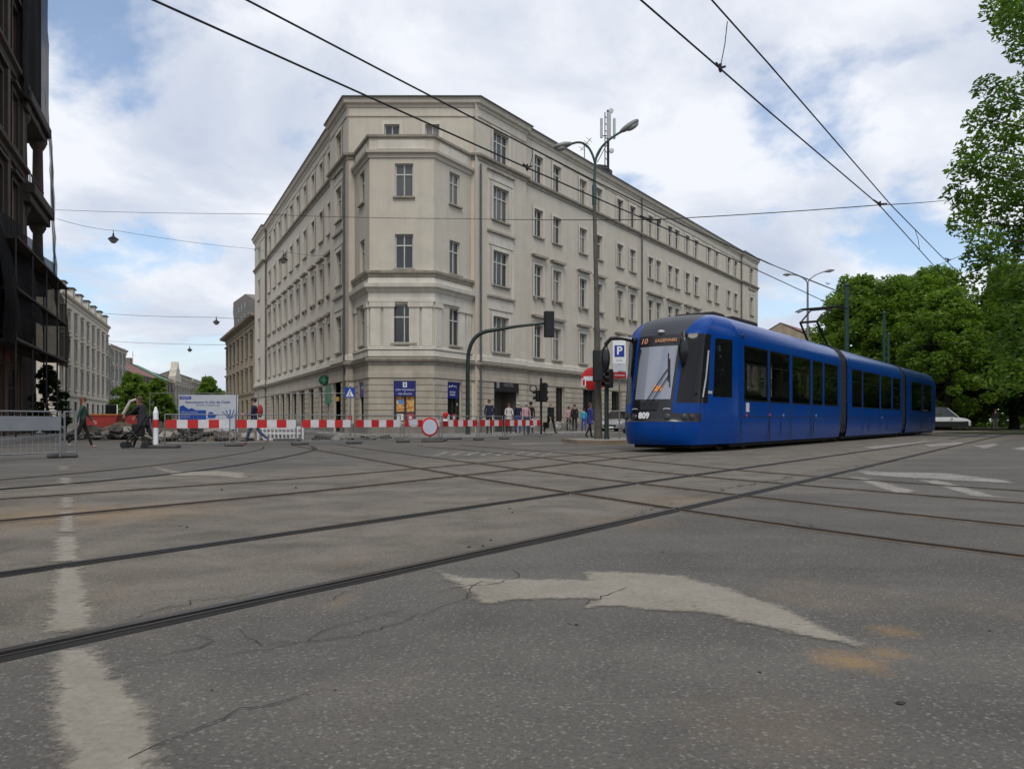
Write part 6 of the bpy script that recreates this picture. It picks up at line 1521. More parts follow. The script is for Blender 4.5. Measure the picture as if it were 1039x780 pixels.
    xo = x.build('x', [SKIN, top, bottom, SHOE, EYE, LIP]); bmm.from_mesh(xo.data); nx = len(xo.data.polygons); bmm.to_mesh(bm_); bmm.free()
    xm = xo.data; bpy.data.objects.remove(xo); bm_.materials.append(EYE); bm_.materials.append(LIP)
    zmin = min(v.co.z for v in bm_.vertices)
    body = bpy.data.objects.new('body', bm_); bm_.name = 'body'; COL.objects.link(body); body.parent = root; body.location = (0, 0, -zmin)
    if hat is not None:
        h = MB(); h.lathe([(.02, .07), (.085, .06), (.105, .02), (.11, -.02)], 12, 0, Matrix.Translation(fy+Vector((0, -.005*k, .055*k)))); h.box((-.07, .08, -.02), (.07, .19, -.005), 0, Matrix.Translation(fy+Vector((0, 0, .055*k)))); h.build('cap', hat, body, smooth=True)
    if not bald:
        h = MB(); h.ell(fy+Vector((0, -.018*k, .032*k)), (.092*k, .108*k, .098*k), 12, 8)
        if hairlen: h.ell(fy+Vector((0, -.065*k, -.06*k-hairlen*.3)), (.085*k, .055*k, .10*k+hairlen*.5), 10, 7)
        h.build('hair', HAIRS[hair], body, smooth=True)
    else:
        h = MB(); h.ell(fy+Vector((0, -.05*k, -.005*k)), (.086*k, .075*k, .06*k), 12, 7); h.build('hair', HAIRS[hair], body, smooth=True)
    if coat is not None:     # jacket hem / coat skirt over the hips, down to coat[1]
        m_, zb = coat; h = MB(); prof = []
        for u in (0, .25, .5, .75, 1): z = 1.16+(zb-1.16)*u; prof.append((.175*b_+.05*u, z))
        vs = []; n = 14
        for r_, z in prof:
            for j in range(n): a = 2*math.pi*j/n; vs.append(Vector((r_*math.cos(a), r_*.80*math.sin(a)+.01, z))*k)
        h.add(vs, [(i*n+j, i*n+(j+1) % n, (i+1)*n+(j+1) % n, (i+1)*n+j) for i in range(4) for j in range(n)]); h.build('coat_hem', m_, body, smooth=True)
    if skirt is not None: pass
    root['_'] = 0; del root['_']
    return root, V, k, body
def gx(x, Y, z=0.0): p = vx(x, Y, z); return (p.x, p.y, z)
NAVY = cloth((.014, .018, .045)); BLKC = cloth((.010, .010, .011)); DENIM = cloth((.03, .05, .12)); WHC = cloth((.55, .53, .50)); PINK = cloth((.50, .30, .34)); TURQ = cloth((.03, .32, .48)); BLUE = cloth((.03, .04, .20)); GRNC = cloth((.03, .06, .045)); DKC = cloth((.022, .022, .026)); BLT = cloth((.03, .06, .28)); GRYC = cloth((.10, .10, .11)); REDC = cloth((.30, .03, .03))
ZP = .13
person('red-haired woman in green jacket and black trousers walking by the mesh fence', gx(84, 23.0), R(-70), 1.56, GRNC, BLKC, 'red', .12, 20, ((25, 15), (-20, 12)), shoe=cloth((.30, .22, .20)))
p2_, V_, k_, b2 = person('stooping person in dark coat wheeling a folded pushchair beside the white post', gx(146, 23.4), R(75), 1.62, DKC, BLKC, 'brown', .1, 24, ((45, 20), (40, 20)), lean=14, coat=(DKC, .80))
st_ = thing('pushchair', 'dark folded pushchair pushed left by the stooping person', 'pushchair', gx(136.5, 22.4), R(90)); 
mb = MB(); mb.tube([(0, -.35, .95), (0, -.1, .55), (0, .3, .12)], .02, 6); mb.tube([(.28, -.35, .95), (.28, -.1, .55), (.28, .3, .12)], .02, 6); mb.tube([(0, -.35, .95), (.28, -.35, .95)], .022, 6); mb.tube([(0, .2, .6), (0, -.3, .12)], .018, 6); mb.tube([(.28, .2, .6), (.28, -.3, .12)], .018, 6); mb.build('frame', BLK, st_)
mb = MB(); mb.prism([(.02, .35), (.26, .35), (.26, .72), (.02, .72)], -.2, .12); mb.build('seat', BLKC, st_, bevel=.04)
for x_, y_ in ((0, .32), (.28, .32), (0, -.3), (.28, -.3)): mb = MB(); mb.lathe([(.04, -.02), (.1, -.02), (.1, .02), (.04, .02)], 12, 0, Matrix.Translation((x_, y_, .1)) @ Matrix.Rotation(R(90), 4, 'Y')); mb.build('wheel', BLK, st_)
p3_, V_, k_, b3 = person('walker in navy jacket and jeans with red backpack behind the barrier', gx(258, 26.0), R(95), 1.64, NAVY, DENIM, 'dark', 0, 22, ((10, 85), (20, 70)), shoe=cloth((.25, .06, .06)))
mb = MB(); mb.ell((0, -.19, 1.14), (.13, .10, .22), 12, 8); bp = mb.build('backpack', REDC, None, smooth=True); bp.location = gx(258, 26.0); bp.rotation_euler = (0, 0, R(95)); tag(bp, 'red backpack on the walker in navy jacket', 'backpack')
person('man in dark suit jacket and white shirt standing by the mast', gx(496.5, 39.2, ZP), R(170), 1.76, NAVY, BLKC, 'brown', 0, 0, ((5, 25), (5, 40)), coat=(NAVY, .84))
cn = MB(); cn.tube([(0, 0, 0), (0, 0, .9), (0, .06, .94), (0, .12, .9)], .013, 6); o = cn.build('walking_stick', SGW); o.location = gx(499.6, 38.9, ZP); tag(o, 'pale stick held by the man by the mast', 'stick')
person('woman in cream jacket and black trousers before the dark doorway', gx(516.3, 41.5, ZP), R(185), 1.62, WHC, BLKC, 'brown', .06, 0, ((15, 60), (15, 60)), coat=(WHC, .82))
person('man in navy top and bright blue trousers with his back turned', gx(525.8, 43.0, ZP), R(20), 1.70, NAVY, BLT, 'grey', 0, 0, ((0, 10), (0, 10)))
person('grey-haired woman in pink top and jeans holding a white bag', gx(533.8, 40.6, ZP), R(190), 1.62, PINK, DENIM, 'grey', 0, 0, ((5, 10), (5, 15)), sleeves=True)
mb = MB(); mb.lathe([(.02, .0), (.14, .03), (.17, .15), (.13, .3), (.05, .40), (.03, .48)], 12); o = mb.build('carrier_bag', mat('plastic_white', (.62, .62, .62), .4, .12, 9, bump=.4, bscale=15), smooth=True); o.location = gx(540.3, 40.3, .45); tag(o, 'white plastic carrier bag held by the woman in pink', 'bag')
person('person in dark cap and jacket behind the woman in pink', gx(538.5, 42.2, ZP), R(200), 1.70, BLKC, BLKC, 'dark', 0, 0, ((0, 8), (0, 8)), hat=BLKC)
person('bald man in black suit striding right past the barrier end', gx(558.8, 41.8, ZP), R(-140), 1.76, BLKC, BLKC, 'grey', 0, 19, ((-14, 8), (16, 10)), bald=True, coat=(BLKC, .82), build=1.1)
mb = MB(); mb.box((-.05, -.22, 0), (.05, .22, .32)); br = mb.build('briefcase', BLKC, bevel=.03); br.location = gx(554.2, 41.6, .42); br.rotation_euler = (0, 0, R(-140)); tag(br, 'black briefcase in the hand of the man in black suit', 'briefcase')
person('woman in pink blouse standing with a bicycle near the wall', gx(577, 51.2, ZP), R(160), 1.64, PINK, DKC, 'brown', .08, 0, ((20, 30), (20, 30)), sleeves=False)
person('man in black jacket beside the bicycle', gx(583, 50.6, ZP), R(175), 1.76, BLKC, DKC, 'dark', 0, 0, ((0, 12), (0, 12)), coat=(BLKC, .84))
person('child-sized person in turquoise jacket and blue trousers', gx(592.3, 50.4, ZP), R(10), 1.50, TURQ, BLT, 'dark', 0, 8, ((5, 15), (-5, 15)))
person('person in long blue coat half hidden by the lamp post', gx(598.5, 37.5, 0), R(-60), 1.70, BLUE, BLKC, 'brown', .05, 14, ((10, 20), (-8, 15)), coat=(BLUE, .70))
person('far dark-clothed person standing under the park trees', gx(1010, 62, .05), R(150), 1.7, DKC, GRYC, 'dark', 0, 0)

# bicycle
bc = thing('bicycle', 'bicycle with pale wheels held by the woman in pink blouse', 'bicycle', gx(573, 51.0, ZP), R(-12))
for x_ in (-.5, .5):
    mb = MB(); n = 24; mb.tube([(x_+.33*math.cos(2*math.pi*i/n), 0, .34+.33*math.sin(2*math.pi*i/n)) for i in range(n+1)], .018, 6); w = mb.build('wheel', mat('tyre', (.02, .02, .02), .8, .2, 6), bc)
    mb = MB()
    for i in range(10): a = math.pi*i/10; mb.tube([(x_-.32*math.cos(a), 0, .34-.32*math.sin(a)), (x_+.32*math.cos(a), 0, .34+.32*math.sin(a))], .006, 4)
    mb.build('spokes', SGW, w)
mb = MB()
for a, b in (((-.5, .34), (-.08, .3)), ((-.08, .3), (-.2, .82)), ((-.2, .82), (.38, .8)), ((-.08, .3), (.38, .75)), ((.5, .34), (.36, .95)), ((-.5, .34), (-.18, .72))): mb.tube([(a[0], 0, a[1]), (b[0], 0, b[1])], .018, 6)
mb.build('frame', mat('bike_paint', (.3, .28, .25), .4, .1, 6), bc)
mb = MB(); mb.ell((-.22, 0, .9), (.14, .08, .035), 10, 6); mb.build('saddle', BLK, bc); mb = MB(); mb.tube([(.3, -.28, .98), (.37, -.1, 1.0), (.37, .1, 1.0), (.3, .28, .98)], .014, 6); mb.build('handlebar', GREY, bc)

# ------------------------------------------------------------------ cars
def car(label, loc, rz, paint, Lc=4.2, Wc=1.76, Hc=1.48, van=False, lower=None, glass_=None):
    root = thing('parked_car', label, 'car', loc, rz); hw = Wc/2; L2 = Lc/2
    # side outline of the lower body (front at +x) and of the glasshouse
    if van: belt = [(-L2, .95), (-L2+.1, 1.05), (L2-1.1, 1.08), (L2-.25, .92), (L2, .75)]; gh_ = [(-L2+.05, 1.05), (-L2+.25, Hc-.1), (-L2+.6, Hc), (L2-2.0, Hc), (L2-1.7, Hc-.06), (L2-.85, 1.05)]
    else: belt = [(-L2, .80), (-L2+.12, .95), (L2-1.25, .95), (L2-.45, .84), (L2-.1, .72), (L2, .6)]; gh_ = [(-L2+.12, .95), (-L2+.55, Hc-.08), (-L2+1.0, Hc), (L2-2.1, Hc), (L2-1.85, Hc-.05), (L2-1.05, .94)]
    xs = [-L2, -L2+.12, -L2+.5, -L2+1.2, 0, L2-1.3, L2-.7, L2-.3, L2-.1, L2]; rows = []
    for i, x_ in enumerate(xs):
        zt = interpz(belt, x_) if False else None
        for (a, za), (b, zb) in zip(belt[:-1], belt[1:]):
            if a-1e-6 <= x_ <= b+1e-6: zt = za+(zb-za)*(x_-a)/(b-a)
        e = min(x_+L2, L2-x_); w = hw*(1-.16*max(0, 1-e/.5)**2); zb_ = .24+.12*max(0, 1-e/.4)
        rows.append([(x_, -w*.93, zb_), (x_, -w, zb_+.15), (x_, -w, zt-.12), (x_, -w*.95, zt-.02), (x_, -w*.6, zt+.02), (x_, w*.6, zt+.02), (x_, w*.95, zt-.02), (x_, w, zt-.12), (x_, w, zb_+.15), (x_, w*.93, zb_)])
    mb = MB(); n = 10; mb.add([v for r_ in rows for v in r_], [(i*n+j, (i+1)*n+j, (i+1)*n+(j+1) % n, i*n+(j+1) % n) for i in range(len(xs)-1) for j in range(n)]); mb.poly(rows[0]); mb.poly(rows[-1][::-1]); body = mb.build('body', paint, root, smooth=True)
    mb = MB(); n = len(gh_); vs = []
    for sg in (-1, 1):
        for x_, z in gh_: t = (z-.94)/(Hc-.94); vs.append((x_, sg*(hw*.94-.17*t), z))
    mb.add(vs, [(i, i+1, n+i+1, n+i) for i in range(n-1)] + [tuple(range(n-1, -1, -1)), tuple(range(n, 2*n))]); mb.build('glasshouse', glass_ or GLSH, root, weld=True)
    mb = MB(); r0 = gh_[1:5]; mb.add([(x_, sg*(hw*.94-.17*(z-.94)/(Hc-.94)), z+.012) for sg in (-1, 1) for x_, z in r0], [(i, i+1, 4+i+1, 4+i) for i in range(3)]); mb.build('roof', paint, root, weld=True)
    for sg in (-1, 1):
        for (xa, za), (xb, zb) in ((gh_[4], gh_[5]), (gh_[1], gh_[0]), (((gh_[0][0]+gh_[5][0])/2, Hc-.01), ((gh_[0][0]+gh_[5][0])/2, .95))):
            y = lambda z: sg*(hw*.945-.17*(z-.94)/(Hc-.94)); mb = MB(); mb.tube([(xa, y(za), za), (xb, y(zb), zb)], .035, 6); mb.build('pillar', paint, root)
        for x_ in (L2-.78, -L2+.75):
            mb = MB(); X = Matrix.Translation((x_, sg*(hw-.09), .31)) @ Matrix.Rotation(R(90), 4, 'X'); mb.lathe([(.2, -.1), (.29, -.1), (.31, -.06), (.31, .06), (.29, .1), (.2, .1)], 18, 0, X); ty = mb.build('wheel', MATS['tyre'], root, smooth=True)
            mb = MB(); mb.lathe([(.02, -.085), (.2, -.095), (.2, .095), (.02, .085)], 14, 0, X); mb.build('rim', GREY, ty, smooth=True)
        mb = MB(); mb.ell((L2-.1, sg*hw*.66, .66), (.1, .22, .09), 12, 7); mb.build('headlight', LAMPW, body, smooth=True)
        mb = MB(); mb.ell((-L2+.04, sg*hw*.74, .8), (.06, .14, .1), 10, 6); mb.build('tail_light', PRED, body, smooth=True)
        mb = MB(); mb.ell((L2-1.35, sg*(hw+.08), .98), (.07, .11, .08), 10, 6); mb.build('mirror', paint, body, smooth=True)
    mb = MB(); mb.box((L2-.06, -.42, .42), (L2+.02, .42, .56)); mb.build('grille', BLK, body, bevel=.02); mb = MB(); mb.box((L2-.02, -.26, .34), (L2+.035, .26, .45)); mb.build('number_plate', SGW, body)
    if lower: mb = MB(); mb.box((-L2+.15, -hw-.012, .22), (L2-.15, hw+.012, .72)); mb.build('shade_band', lower, body, bevel=.03)  # black band paints the shade low on the van body and front
    return root
SILV = mat('silver_paint', (.42, .43, .44), .3, .05, 2, metal=.5, coat=.4); WHP = mat('white_paint', (.62, .63, .64), .35, .05, 2, coat=.4)
car('silver car facing the junction behind the lamp post', gx(630, 51), R(-118), SILV)
car('white van half hidden behind the tram rear', gx(954.5, 66, .06), R(-30), WHP, Lc=4.4, Wc=1.8, Hc=1.9, van=True, lower=BLK, glass_=glass('van_glass', (.07, .08, .09), .1, .5))

# ------------------------------------------------------------------ barriers and site things
WHR = mat('barrier_white', (.60, .60, .60), .5, .12, 5); REDR = mat('barrier_red', (.50, .020, .018), .5, .12, 5)
FPOST = [(164, 23.2), (236, 24.3), (303, 25.6), (358, 26.8), (408, 28.4), (447, 30.0), (485, 32.0), (511, 33.6), (549, 36.0)]
FLAB = ['left end of the barrier row, before the banner', 'before the walker with red backpack', 'before the white plastic barrier', 'just left of the corner bay', 'before the corner shop window', 'behind the round red-rimmed sign', 'right of the mast foot', 'right end of the barrier row']
MESHW = mat('fence_wire', (.30, .31, .32), .5, .2, 4, metal=.5)
RUBF = mat('rubber_block', (.085, .08, .075), .9, .25, 6)
def fence_panel(a, b, label, H=1.02, board=(.58, .84), name='barrier_fence', wires=True, group='red and white barrier fences', greyboard=None):
    a = Vector(a); b = Vector(b); d = b-a; Ln = d.length; rz = math.atan2(d.y, d.x); o = thing(name, label, 'fence', a, rz, group)
    for x_ in (.03, Ln-.03):
        mb = MB(); mb.tube([(x_, 0, .03), (x_, 0, H)], .022, 8); mb.build('post', GREY, o, smooth=True)
    for z in (.12, H-.02):
        mb = MB(); mb.tube([(.03, 0, z), (Ln-.03, 0, z)], .018, 6); mb.build('rail', GREY, o)
    if wires:
        mb = MB(); n = int(Ln/.12)
        for i in range(1, n): mb.tube([(Ln*i/n, .012, .12), (Ln*i/n, .012, H-.02)], .0035, 4, cap=False)
        for i in range(1, 5): mb.tube([(.03, .016, .12+(H-.14)*i/5), (Ln-.03, .016, .12+(H-.14)*i/5)], .0035, 4, cap=False)
        w = mb.build('wire_mesh', MESHW, o); w['kind'] = 'stuff'
    mb = MB(); mb.slab([(-.30, -.1), (.27, -.1), (.30, 0), (.27, .1), (-.30, .1)], 0, .09); mb.build('foot_block', RUBF, o, bevel=.03)
    if board:
        z0, z1 = board; n = max(3, int(round((Ln-.1)/.31))); mb = MB(); w_ = (Ln-.1)/n
        for i in range(n):
            x0 = .05+w_*i; mb.box((x0, -.045, z0), (x0+w_, -.028, z1), i % 2)
        mb.build('barrier_board', [REDR, WHR] if not greyboard else [greyboard, greyboard], o, weld=False)
    return o
for i in range(8):
    a = vx(*FPOST[i]); b = vx(*FPOST[i+1]); e = (b-a).normalized()*.06
    fence_panel(a+e, b-e, 'red and white striped barrier fence ' + FLAB[i])
# taller open mesh frame behind the banner
fr0 = thing('mesh_fence', 'tall thin site mesh fence standing behind the banner', 'fence', gx(152, 33)); k0 = fr0.location
for x_ in (152, 240): mb = MB(); mb.tube([(vx(x_, 33)-k0), px(x_, 399, 33)-k0], .02, 6); mb.build('post', GREY, fr0)
for y_ in (399, 440): mb = MB(); mb.tube([px(152, y_, 33)-k0, px(240, y_, 33)-k0], .016, 6); mb.build('rail', GREY, fr0)
fr1 = thing('mesh_fence', 'tall thin site mesh fence left of the crossing sign', 'fence', gx(262, 34)); k0 = fr1.location
for x_ in (262, 356): mb = MB(); mb.tube([(vx(x_, 34)-k0), px(x_, 399, 34)-k0], .02, 6); mb.build('post', GREY, fr1)
mb = MB(); mb.tube([px(262, 399, 34)-k0, px(356, 399, 34)-k0], .016, 6); mb.build('rail', GREY, fr1)
# left pedestrian fence with grey screen
GSC = mat('grey_screen', (.22, .23, .245), .7, .12, 3)
fence_panel(vx(-60, 14.5), vx(62.5, 16.6), 'mesh fence with grey screen at the left edge', 1.02, (.60, .90), 'mesh_fence', True, 'site mesh fences', GSC)
o = fence_panel(vx(64, 16.7), vx(64.5, 16.9)+Vector((.3, .0, 0)), 'short end frame of the left mesh fence', 1.02, None, 'mesh_fence', False, 'site mesh fences')
# white post
wp_ = thing('site_post', 'thick white plastic post with red band beside the barrier row', 'post', gx(158, 22.8)); mb = MB(); mb.tube([(0, 0, .0), (0, 0, 1.05)], .075, 12); mb.build('tube', SGW, wp_, smooth=True); mb = MB(); mb.lathe([(.075, 1.05), (.05, 1.12), (.035, 1.2), (.01, 1.22)], 12); mb.build('cap', SGW, wp_, smooth=True); mb = MB(); mb.slab([(-.4, -.15), (.7, -.15), (.7, .15), (-.4, .15)], 0, .1); mb.build('base', RUBF, wp_, bevel=.03); mb = MB(); mb.lathe([(.079, .6), (.08, .62), (.08, .82), (.079, .84)], 12); mb.build('red_band', REDR, wp_)
# round temporary sign
YS = 29.2; rs = thing('no_vehicles_sign', 'round white sign with red rim standing before the barrier', 'road sign', gx(436, YS)); k0 = rs.location
dd = disc(rs, px(436, 433, YS)-k0, .36, SRED, rz=R(32)); mb = MB(); mb.lathe([(.29, 0), (.29, .006)], 28, 0, Matrix.Rotation(R(90), 4, 'X')); w = mb.build('white_field', mat('sign_field', (.50, .54, .62), .5, .1, 4), dd); w.location = (0, -.0105, 0)
mb = MB(); mb.tube([(0, .05, 0), (0, .05, 1.0)], .025, 6); mb.build('post', GREY, rs); mb = MB(); mb.slab([(-.3, -.2), (.5, -.2), (.5, .25), (-.3, .25)], 0, .09); mb.build('base', RUBF, rs, bevel=.02)
ip = thing('info_plate', 'tilted grey notice plate hung on the barrier left of the round sign', 'sign', gx(419.5, 28.3)); k0 = ip.location; a = px(419.5, 428.5, 28.3)-k0
mb = MB(); mb.box((-.17, -.02, -.12), (.17, -.005, .12)); o = mb.build('plate', mat('plate_bluegrey', (.30, .33, .38), .5, .1, 4), ip); o.location = a; o.rotation_euler = (0, R(-6), 0)
for i in range(4): mb = MB(); mb.box((-.13, -.024, .06-i*.045), (.13, -.0205, .075-i*.045)); mb.build('text_line', SGW, o)
bl = thing('warning_lamp', 'small red warning beacon on the barrier before the bay', 'lamp', px(452, 424.5, 30.0)); mb = MB(); mb.lathe([(.05, -.02), (.05, .06), (.1, .08), (.1, .2), (.06, .24), (.02, .25)], 12); mb.build('lens', SRED, bl, smooth=True); mb = MB(); mb.box((-.09, -.05, -.1), (.09, .05, -.02)); mb.build('battery_box', SGW, bl)
# banner board
YB = 33.6; bn_ = thing('info_banner', 'white and blue roadworks information board behind the barrier', 'banner', gx(211, YB)); k0 = bn_.location
a = px(181.5, 438, YB)-k0; b = px(241.5, 400.5, YB)-k0; mb = MB(); mb.box((a.x, 0, a.z), (b.x, .04, b.z)); pn = mb.build('panel', mat('banner_white', (.52, .55, .60), .55, .06, 3), bn_); bw = b.x-a.x; bhh = b.z-a.z
for x_ in (a.x+.25, b.x-.25): mb = MB(); mb.tube([(x_, .08, 0), (x_, .08, b.z)], .04, 8); mb.build('post', GREY, bn_)
BBL = mat('banner_blue', (.018, .075, .36), .5, .1, 4); BBT = mat('banner_text', (.03, .06, .22), .5, .05, 4)
def bx_(xa, xb, ya, yb, m, nm, y=-.004): p = px(xa, yb, YB)-k0; q_ = px(xb, ya, YB)-k0; mb = MB(); mb.box((p.x, y-.003, p.z), (q_.x, y+.003, q_.z)); return mb.build(nm, m, pn), (p+q_)/2
o, c = bx_(182.3, 194, 402, 405, BBL, 'logo_box'); text('KRAKÓW', .09, SGW, o, (c.x, -.0085, c.z), (R(90), 0, 0), sx=.9)
o, c = bx_(182.3, 209, 416, 425.5, BBL, 'blue_block')
for s_, yy, sz in (('Więcej na: www.kmk.pl', 418, .075), ('Prace potrwają', 420.8, .06), ('do końca roku', 423, .06)): q_ = px(184, yy, YB)-k0; text(s_, sz, SGW, o, (q_.x, -.0085, q_.z), (R(90), 0, 0), align='LEFT')
q_ = px(211, 408, YB)-k0; text('Remontujemy tę ulicę dla Ciebie!', .155, BBT, pn, (q_.x, -.003, q_.z), (R(90), 0, 0), bold=.002, sx=.93); q_ = px(211, 411, YB)-k0; text('Prosimy o cierpliwość', .115, BBT, pn, (q_.x, -.003, q_.z), (R(90), 0, 0))
pp_ = lambda x_, y_: ((px(x_, y_, YB)-k0).x, (px(x_, y_, YB)-k0).z)
mb = MB(); mb.prism([pp_(182.3, 415.9), pp_(182.3, 412.5), pp_(185.7, 411), pp_(190, 414), pp_(192, 415), pp_(194, 413.8), pp_(197, 415), pp_(198, 415.9)], -.008, -.001); mb.build('skyline', BBL, pn)
mb = MB(); mb.lathe([(.14, 0), (.14, .005)], 20, 0, Matrix.Translation((pp_(214, 421)[0], -.003, pp_(214, 421)[1])) @ Matrix.Rotation(R(90), 4, 'X')); mb.prism([pp_(209.5, 424), pp_(220.5, 419.5), pp_(218, 424)], -.0105, -.009); mb.build('wheel_symbol', BBL, pn)
mb = MB()
for i, ang in enumerate((-60, -30, 0, 30, 60)):
    x0, z0 = pp_(233.5, 424); mb.prism([(x0+.04*i-.1, z0), (x0+.04*i-.06, z0), (x0+.04*i-.06+math.sin(R(ang))*.28, z0+.18+math.cos(R(ang))*.2), (x0+.04*i-.1+math.sin(R(ang))*.28, z0+.18+math.cos(R(ang))*.2)], -.0085-.0004*i, -.001)
mb.build('hand_symbol', BBL, pn)
# rubble pile of broken slabs
rb = thing('rubble_pile', 'heap of broken paving slabs behind the barrier under the banner', 'rubble', gx(205, 30.5)); RUB_ = [mat('rubble_grey', (.19, .18, .16), .95, .25, 5, bump=.4), mat('rubble_dark', (.09, .08, .07), .95, .3, 5, bump=.4), mat('rubble_pale', (.28, .26, .22), .95, .2, 5, bump=.4)]
sh_ = []
for i in range(5):
    mb = MB(); rr_ = random.Random(i+40); n = 5+i % 3; mb.slab([(math.cos(2*math.pi*j/n)*rr_.uniform(.25, .45), math.sin(2*math.pi*j/n)*rr_.uniform(.2, .4)) for j in range(n)], 0, rr_.uniform(.07, .12)); o = mb.build('slab', RUB_[i % 3]); sh_.append(o.data); bpy.data.objects.remove(o)
rr_ = random.Random(17)
for i in range(90):
    x_ = rr_.gauss(0, .75)*1.1; y_ = rr_.uniform(-.8, 1.0); hmax = max(0, .48-.22*abs(x_)); z_ = rr_.uniform(0, hmax)
    o = inst(sh_[i % 5], 'slab', rb, (x_*1.1, y_, z_)); o.rotation_euler = (rr_.uniform(-.6, .6), rr_.uniform(-.6, .6), rr_.uniform(0, 6)); s_ = rr_.uniform(.5, 1.1); o.scale = (s_, s_, s_)
mb = MB(); n = 14; ring = [[(math.cos(2*math.pi*j/n)*r_*1.9, math.sin(2*math.pi*j/n)*r_*1.1+.2, z_+rr_.uniform(-.03, .03)) for j in range(n)] for r_, z_ in ((1, 0), (.75, .2), (.4, .36), (.1, .42))]
mb.add([v for r_ in ring for v in r_], [(i*n+j, i*n+(j+1) % n, (i+1)*n+(j+1) % n, (i+1)*n+j) for i in range(3) for j in range(n)]); mb.poly(ring[-1]); mb.build('earth_core', DIRT, rb)
rb3 = thing('rubble_pile', 'broken slabs and earth heaped left of the white post', 'rubble', gx(128, 33))
for i in range(80):
    x_ = rr_.gauss(0, 1.1); z_ = rr_.uniform(0, max(0, .5-.2*abs(x_))); o = inst(sh_[i % 5], 'slab', rb3, (x_, rr_.uniform(-1, 1), z_)); o.rotation_euler = (rr_.uniform(-.7, .7), rr_.uniform(-.7, .7), rr_.uniform(0, 6)); s_ = rr_.uniform(.4, .95); o.scale = (s_, s_, s_)
# second low strip of slabs in front of the left facade
rb2 = thing('slab_stack', 'low scatter of lifted slabs near the crossing sign', 'rubble', gx(330, 33))
for i in range(40):
    o = inst(sh_[i % 5], 'slab', rb2, (rr_.uniform(-2.6, 3.6), rr_.uniform(-1, 1.5), rr_.uniform(0, .12))); o.rotation_euler = (rr_.uniform(-.2, .2), rr_.uniform(-.2, .2), rr_.uniform(0, 6)); s_ = rr_.uniform(.4, .9); o.scale = (s_, s_, s_)
# white slotted plastic barrier
wb = thing('plastic_barrier', 'white slotted plastic barrier lying behind the striped fence', 'barrier', gx(284, 31.5)); k0 = wb.location; a = px(261, 449, 31.5)-k0; b = px(308.5, 435, 31.5)-k0
mb = MB(); w_ = b.x-a.x; ho = []
for i in range(11):
    for z0, z1 in ((.1, .26), (.34, .46)): ho.append((a.x+.08+i*(w_-.16)/11+.02, a.x+.08+(i+1)*(w_-.16)/11-.03, z0, z1))
grid_holes(mb, a.x, b.x, .02, .58, ho, -.05, .1); mb.quad((a.x, -.05, .58), (b.x, -.05, .58), (b.x, .06, .58), (a.x, .06, .58)); mb.build('panel', WHR, wb, weld=True)
for x_ in (a.x+.2, b.x-.2): mb = MB(); mb.box((x_-.05, -.2, 0), (x_+.05, .2, .1)); mb.build('foot', RUBF, wb)
# street under repair: container, panels, earth heaps, digger
sk = thing('site_container', 'open red skip container in the dug-up street', 'container', gx(105, 62), R(12)); mb = MB(); mb.prism([(-1.0, .3), (1.0, .3), (1.25, 1.25), (-1.25, 1.25)], -.8, .8); mb.build('tub', mat('skip_red', (.30, .025, .018), .6, .25, 3), sk); mb = MB(); mb.box((-1.3, -.86, 1.25), (1.3, .86, 1.36)); mb.build('rim', mat('skip_orange', (.42, .14, .03), .6, .2, 3), sk)
for x_ in (-.8, .8): mb = MB(); mb.box((x_-.1, -.7, 0), (x_+.1, .7, .3)); mb.build('skid', BLK, sk)
rp = thing('red_site_panel', 'red sheet panel standing in the dug-up street', 'panel', gx(133, 60)); mb = MB(); mb.box((-.55, 0, .3), (.55, .05, 1.25)); mb.build('sheet', MATS['skip_red'], rp); 
for x_ in (-.5, .5): mb = MB(); mb.box((x_-.03, -.03, 0), (x_+.03, .0, 1.3)); mb.build('stake', WOODD, rp)
op = thing('orange_site_board', 'pale orange warning board right of the red panel', 'board', gx(146.5, 58)); mb = MB(); mb.box((-.32, 0, .6), (.32, .04, 1.25)); mb.build('board', mat('board_orange', (.45, .12, .08), .6, .2, 4), op); mb = MB(); mb.box((-.03, -.03, 0), (.03, 0, .6)); mb.build('leg', GREY, op); mb = MB(); mb.box((-.26, -.006, .85), (.26, -.001, 1.0)); mb.build('stripe', SGW, op)
def heap(x, Y, w, h, lab, seed, m=DIRT):
    rr_ = random.Random(seed); n = 22; ring = []
    for u in (1, .85, .65, .45, .25, .08): ring.append([(math.cos(2*math.pi*j/n)*u*w*rr_.uniform(.88, 1.1), math.sin(2*math.pi*j/n)*u*w*.6*rr_.uniform(.88, 1.1), h*(1-u)**.8*rr_.uniform(.6, 1.25)) for j in range(n)])
    mb = MB(); mb.add([v for r_ in ring for v in r_], [(i*n+j, i*n+(j+1) % n, (i+1)*n+(j+1) % n, (i+1)*n+j) for i in range(5) for j in range(n)]); mb.poly(ring[-1]); o = mb.build('earth_heap', m, smooth=True); o.location = gx(x, Y, .0); return tag(o, lab, 'earth heap', 'earth heaps in the dug-up street')
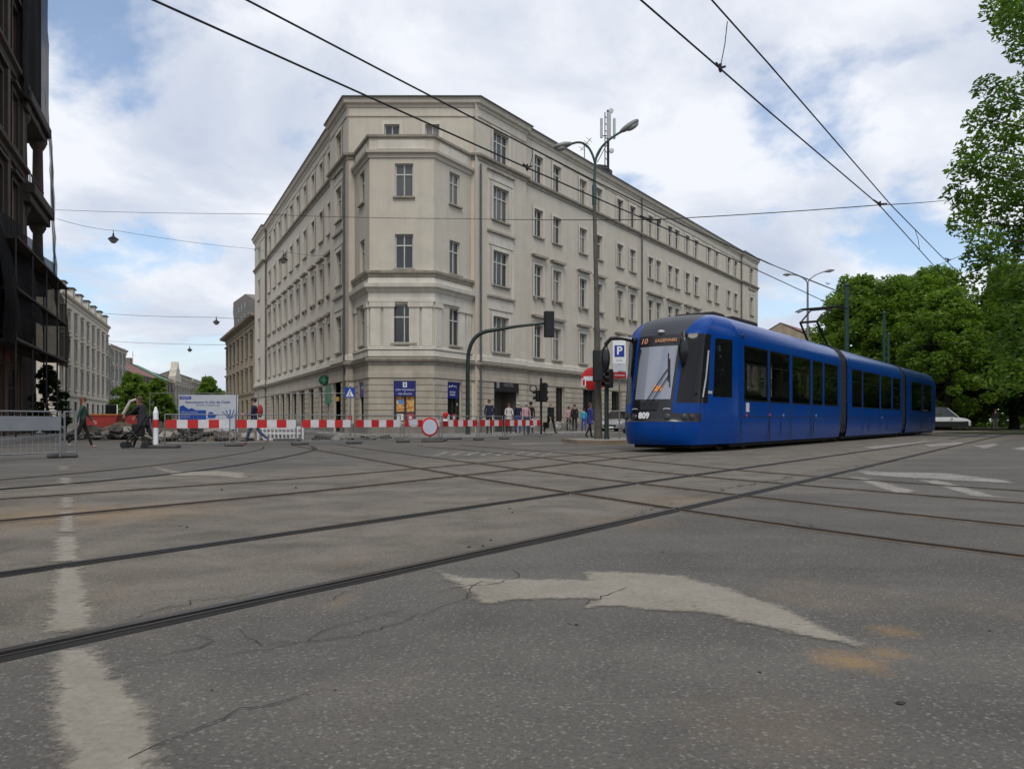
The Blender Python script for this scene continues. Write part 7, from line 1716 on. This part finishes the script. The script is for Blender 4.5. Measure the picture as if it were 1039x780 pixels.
heap(124, 44, 1.8, .75, 'sandy earth heap below the red panel', 1, mat('sandy_earth', (.26, .20, .13), .95, .3, 2, bump=.6, bscale=8)); heap(92, 40, 1.7, .55, 'dark earth heap behind the woman in green', 2); heap(160, 48, 2.4, .7, 'earth heap behind the white post', 3); heap(232, 40, 1.6, .45, 'low earth heap at the right end of the banner', 4); heap(180, 58, 3, .9, 'wide earth heap behind the banner', 5, MATS['sandy_earth'])
dg_ = thing('excavator', 'small excavator with raised arm in the dug-up street', 'excavator', gx(112, 70), R(20)); YEL = mat('digger_orange', (.38, .13, .03), .5, .2, 3)
mb = MB(); mb.box((-1.0, -.75, .55), (.9, .75, 1.2)); mb.build('body', YEL, dg_, bevel=.08); mb = MB(); mb.box((-.35, -.7, 1.2), (.6, .1, 2.3)); mb.build('cab', GLSH, dg_, bevel=.06); mb = MB(); mb.tube([(.8, .3, 1.0), (1.6, .3, 2.6), (2.1, .3, 2.8)], [.16, .14, .12], 6); am_ = mb.build('boom', mat('digger_pale', (.45, .42, .38), .5, .2, 3), dg_); mb = MB(); mb.tube([(2.1, .3, 2.8), (2.5, .3, 1.6)], .1, 6); mb.prism([(2.3, 1.6), (2.8, 1.5), (2.7, 1.1), (2.3, 1.2)], .05, .55); mb.build('bucket_arm', YEL, dg_)
for y_ in (-.6, .6): mb = MB(); mb.prism([(-1.1, .12), (-.9, 0), (.9, 0), (1.1, .12), (1.1, .4), (.9, .55), (-.9, .55), (-1.1, .4)], y_-.18, y_+.18); mb.build('track', RUBF, dg_)
SHRUBM = leaf_mat('shrub_leaves', (.012, .022, .008), (.02, .036, .01), (.035, .055, .014))
# shop greenery / dark plants at the foot of the netted building
for x_, Y_, h_, lab in ((50, 42, 3.4, 'dark leafy shrub under the scaffold canopy'),):
    make_tree('potted_shrub', lab, gx(x_, Y_, .1), h_, 1.1, 51, 9000, .08, SHRUBM, low=.05, clumps=70)
for x_, Y_, lab in ((292, 30.8, 'flat dark rubber block on the road behind the barrier'), (455, 33.5, 'dark manhole lid of rubber lying by the kerb')):
    mb = MB(); mb.slab([(-.55, -.2), (.55, -.2), (.6, 0), (.55, .2), (-.55, .2)], 0, .1); o = mb.build('rubber_block', RUBF, bevel=.03); o.location = gx(x_, Y_); tag(o, lab, 'block')
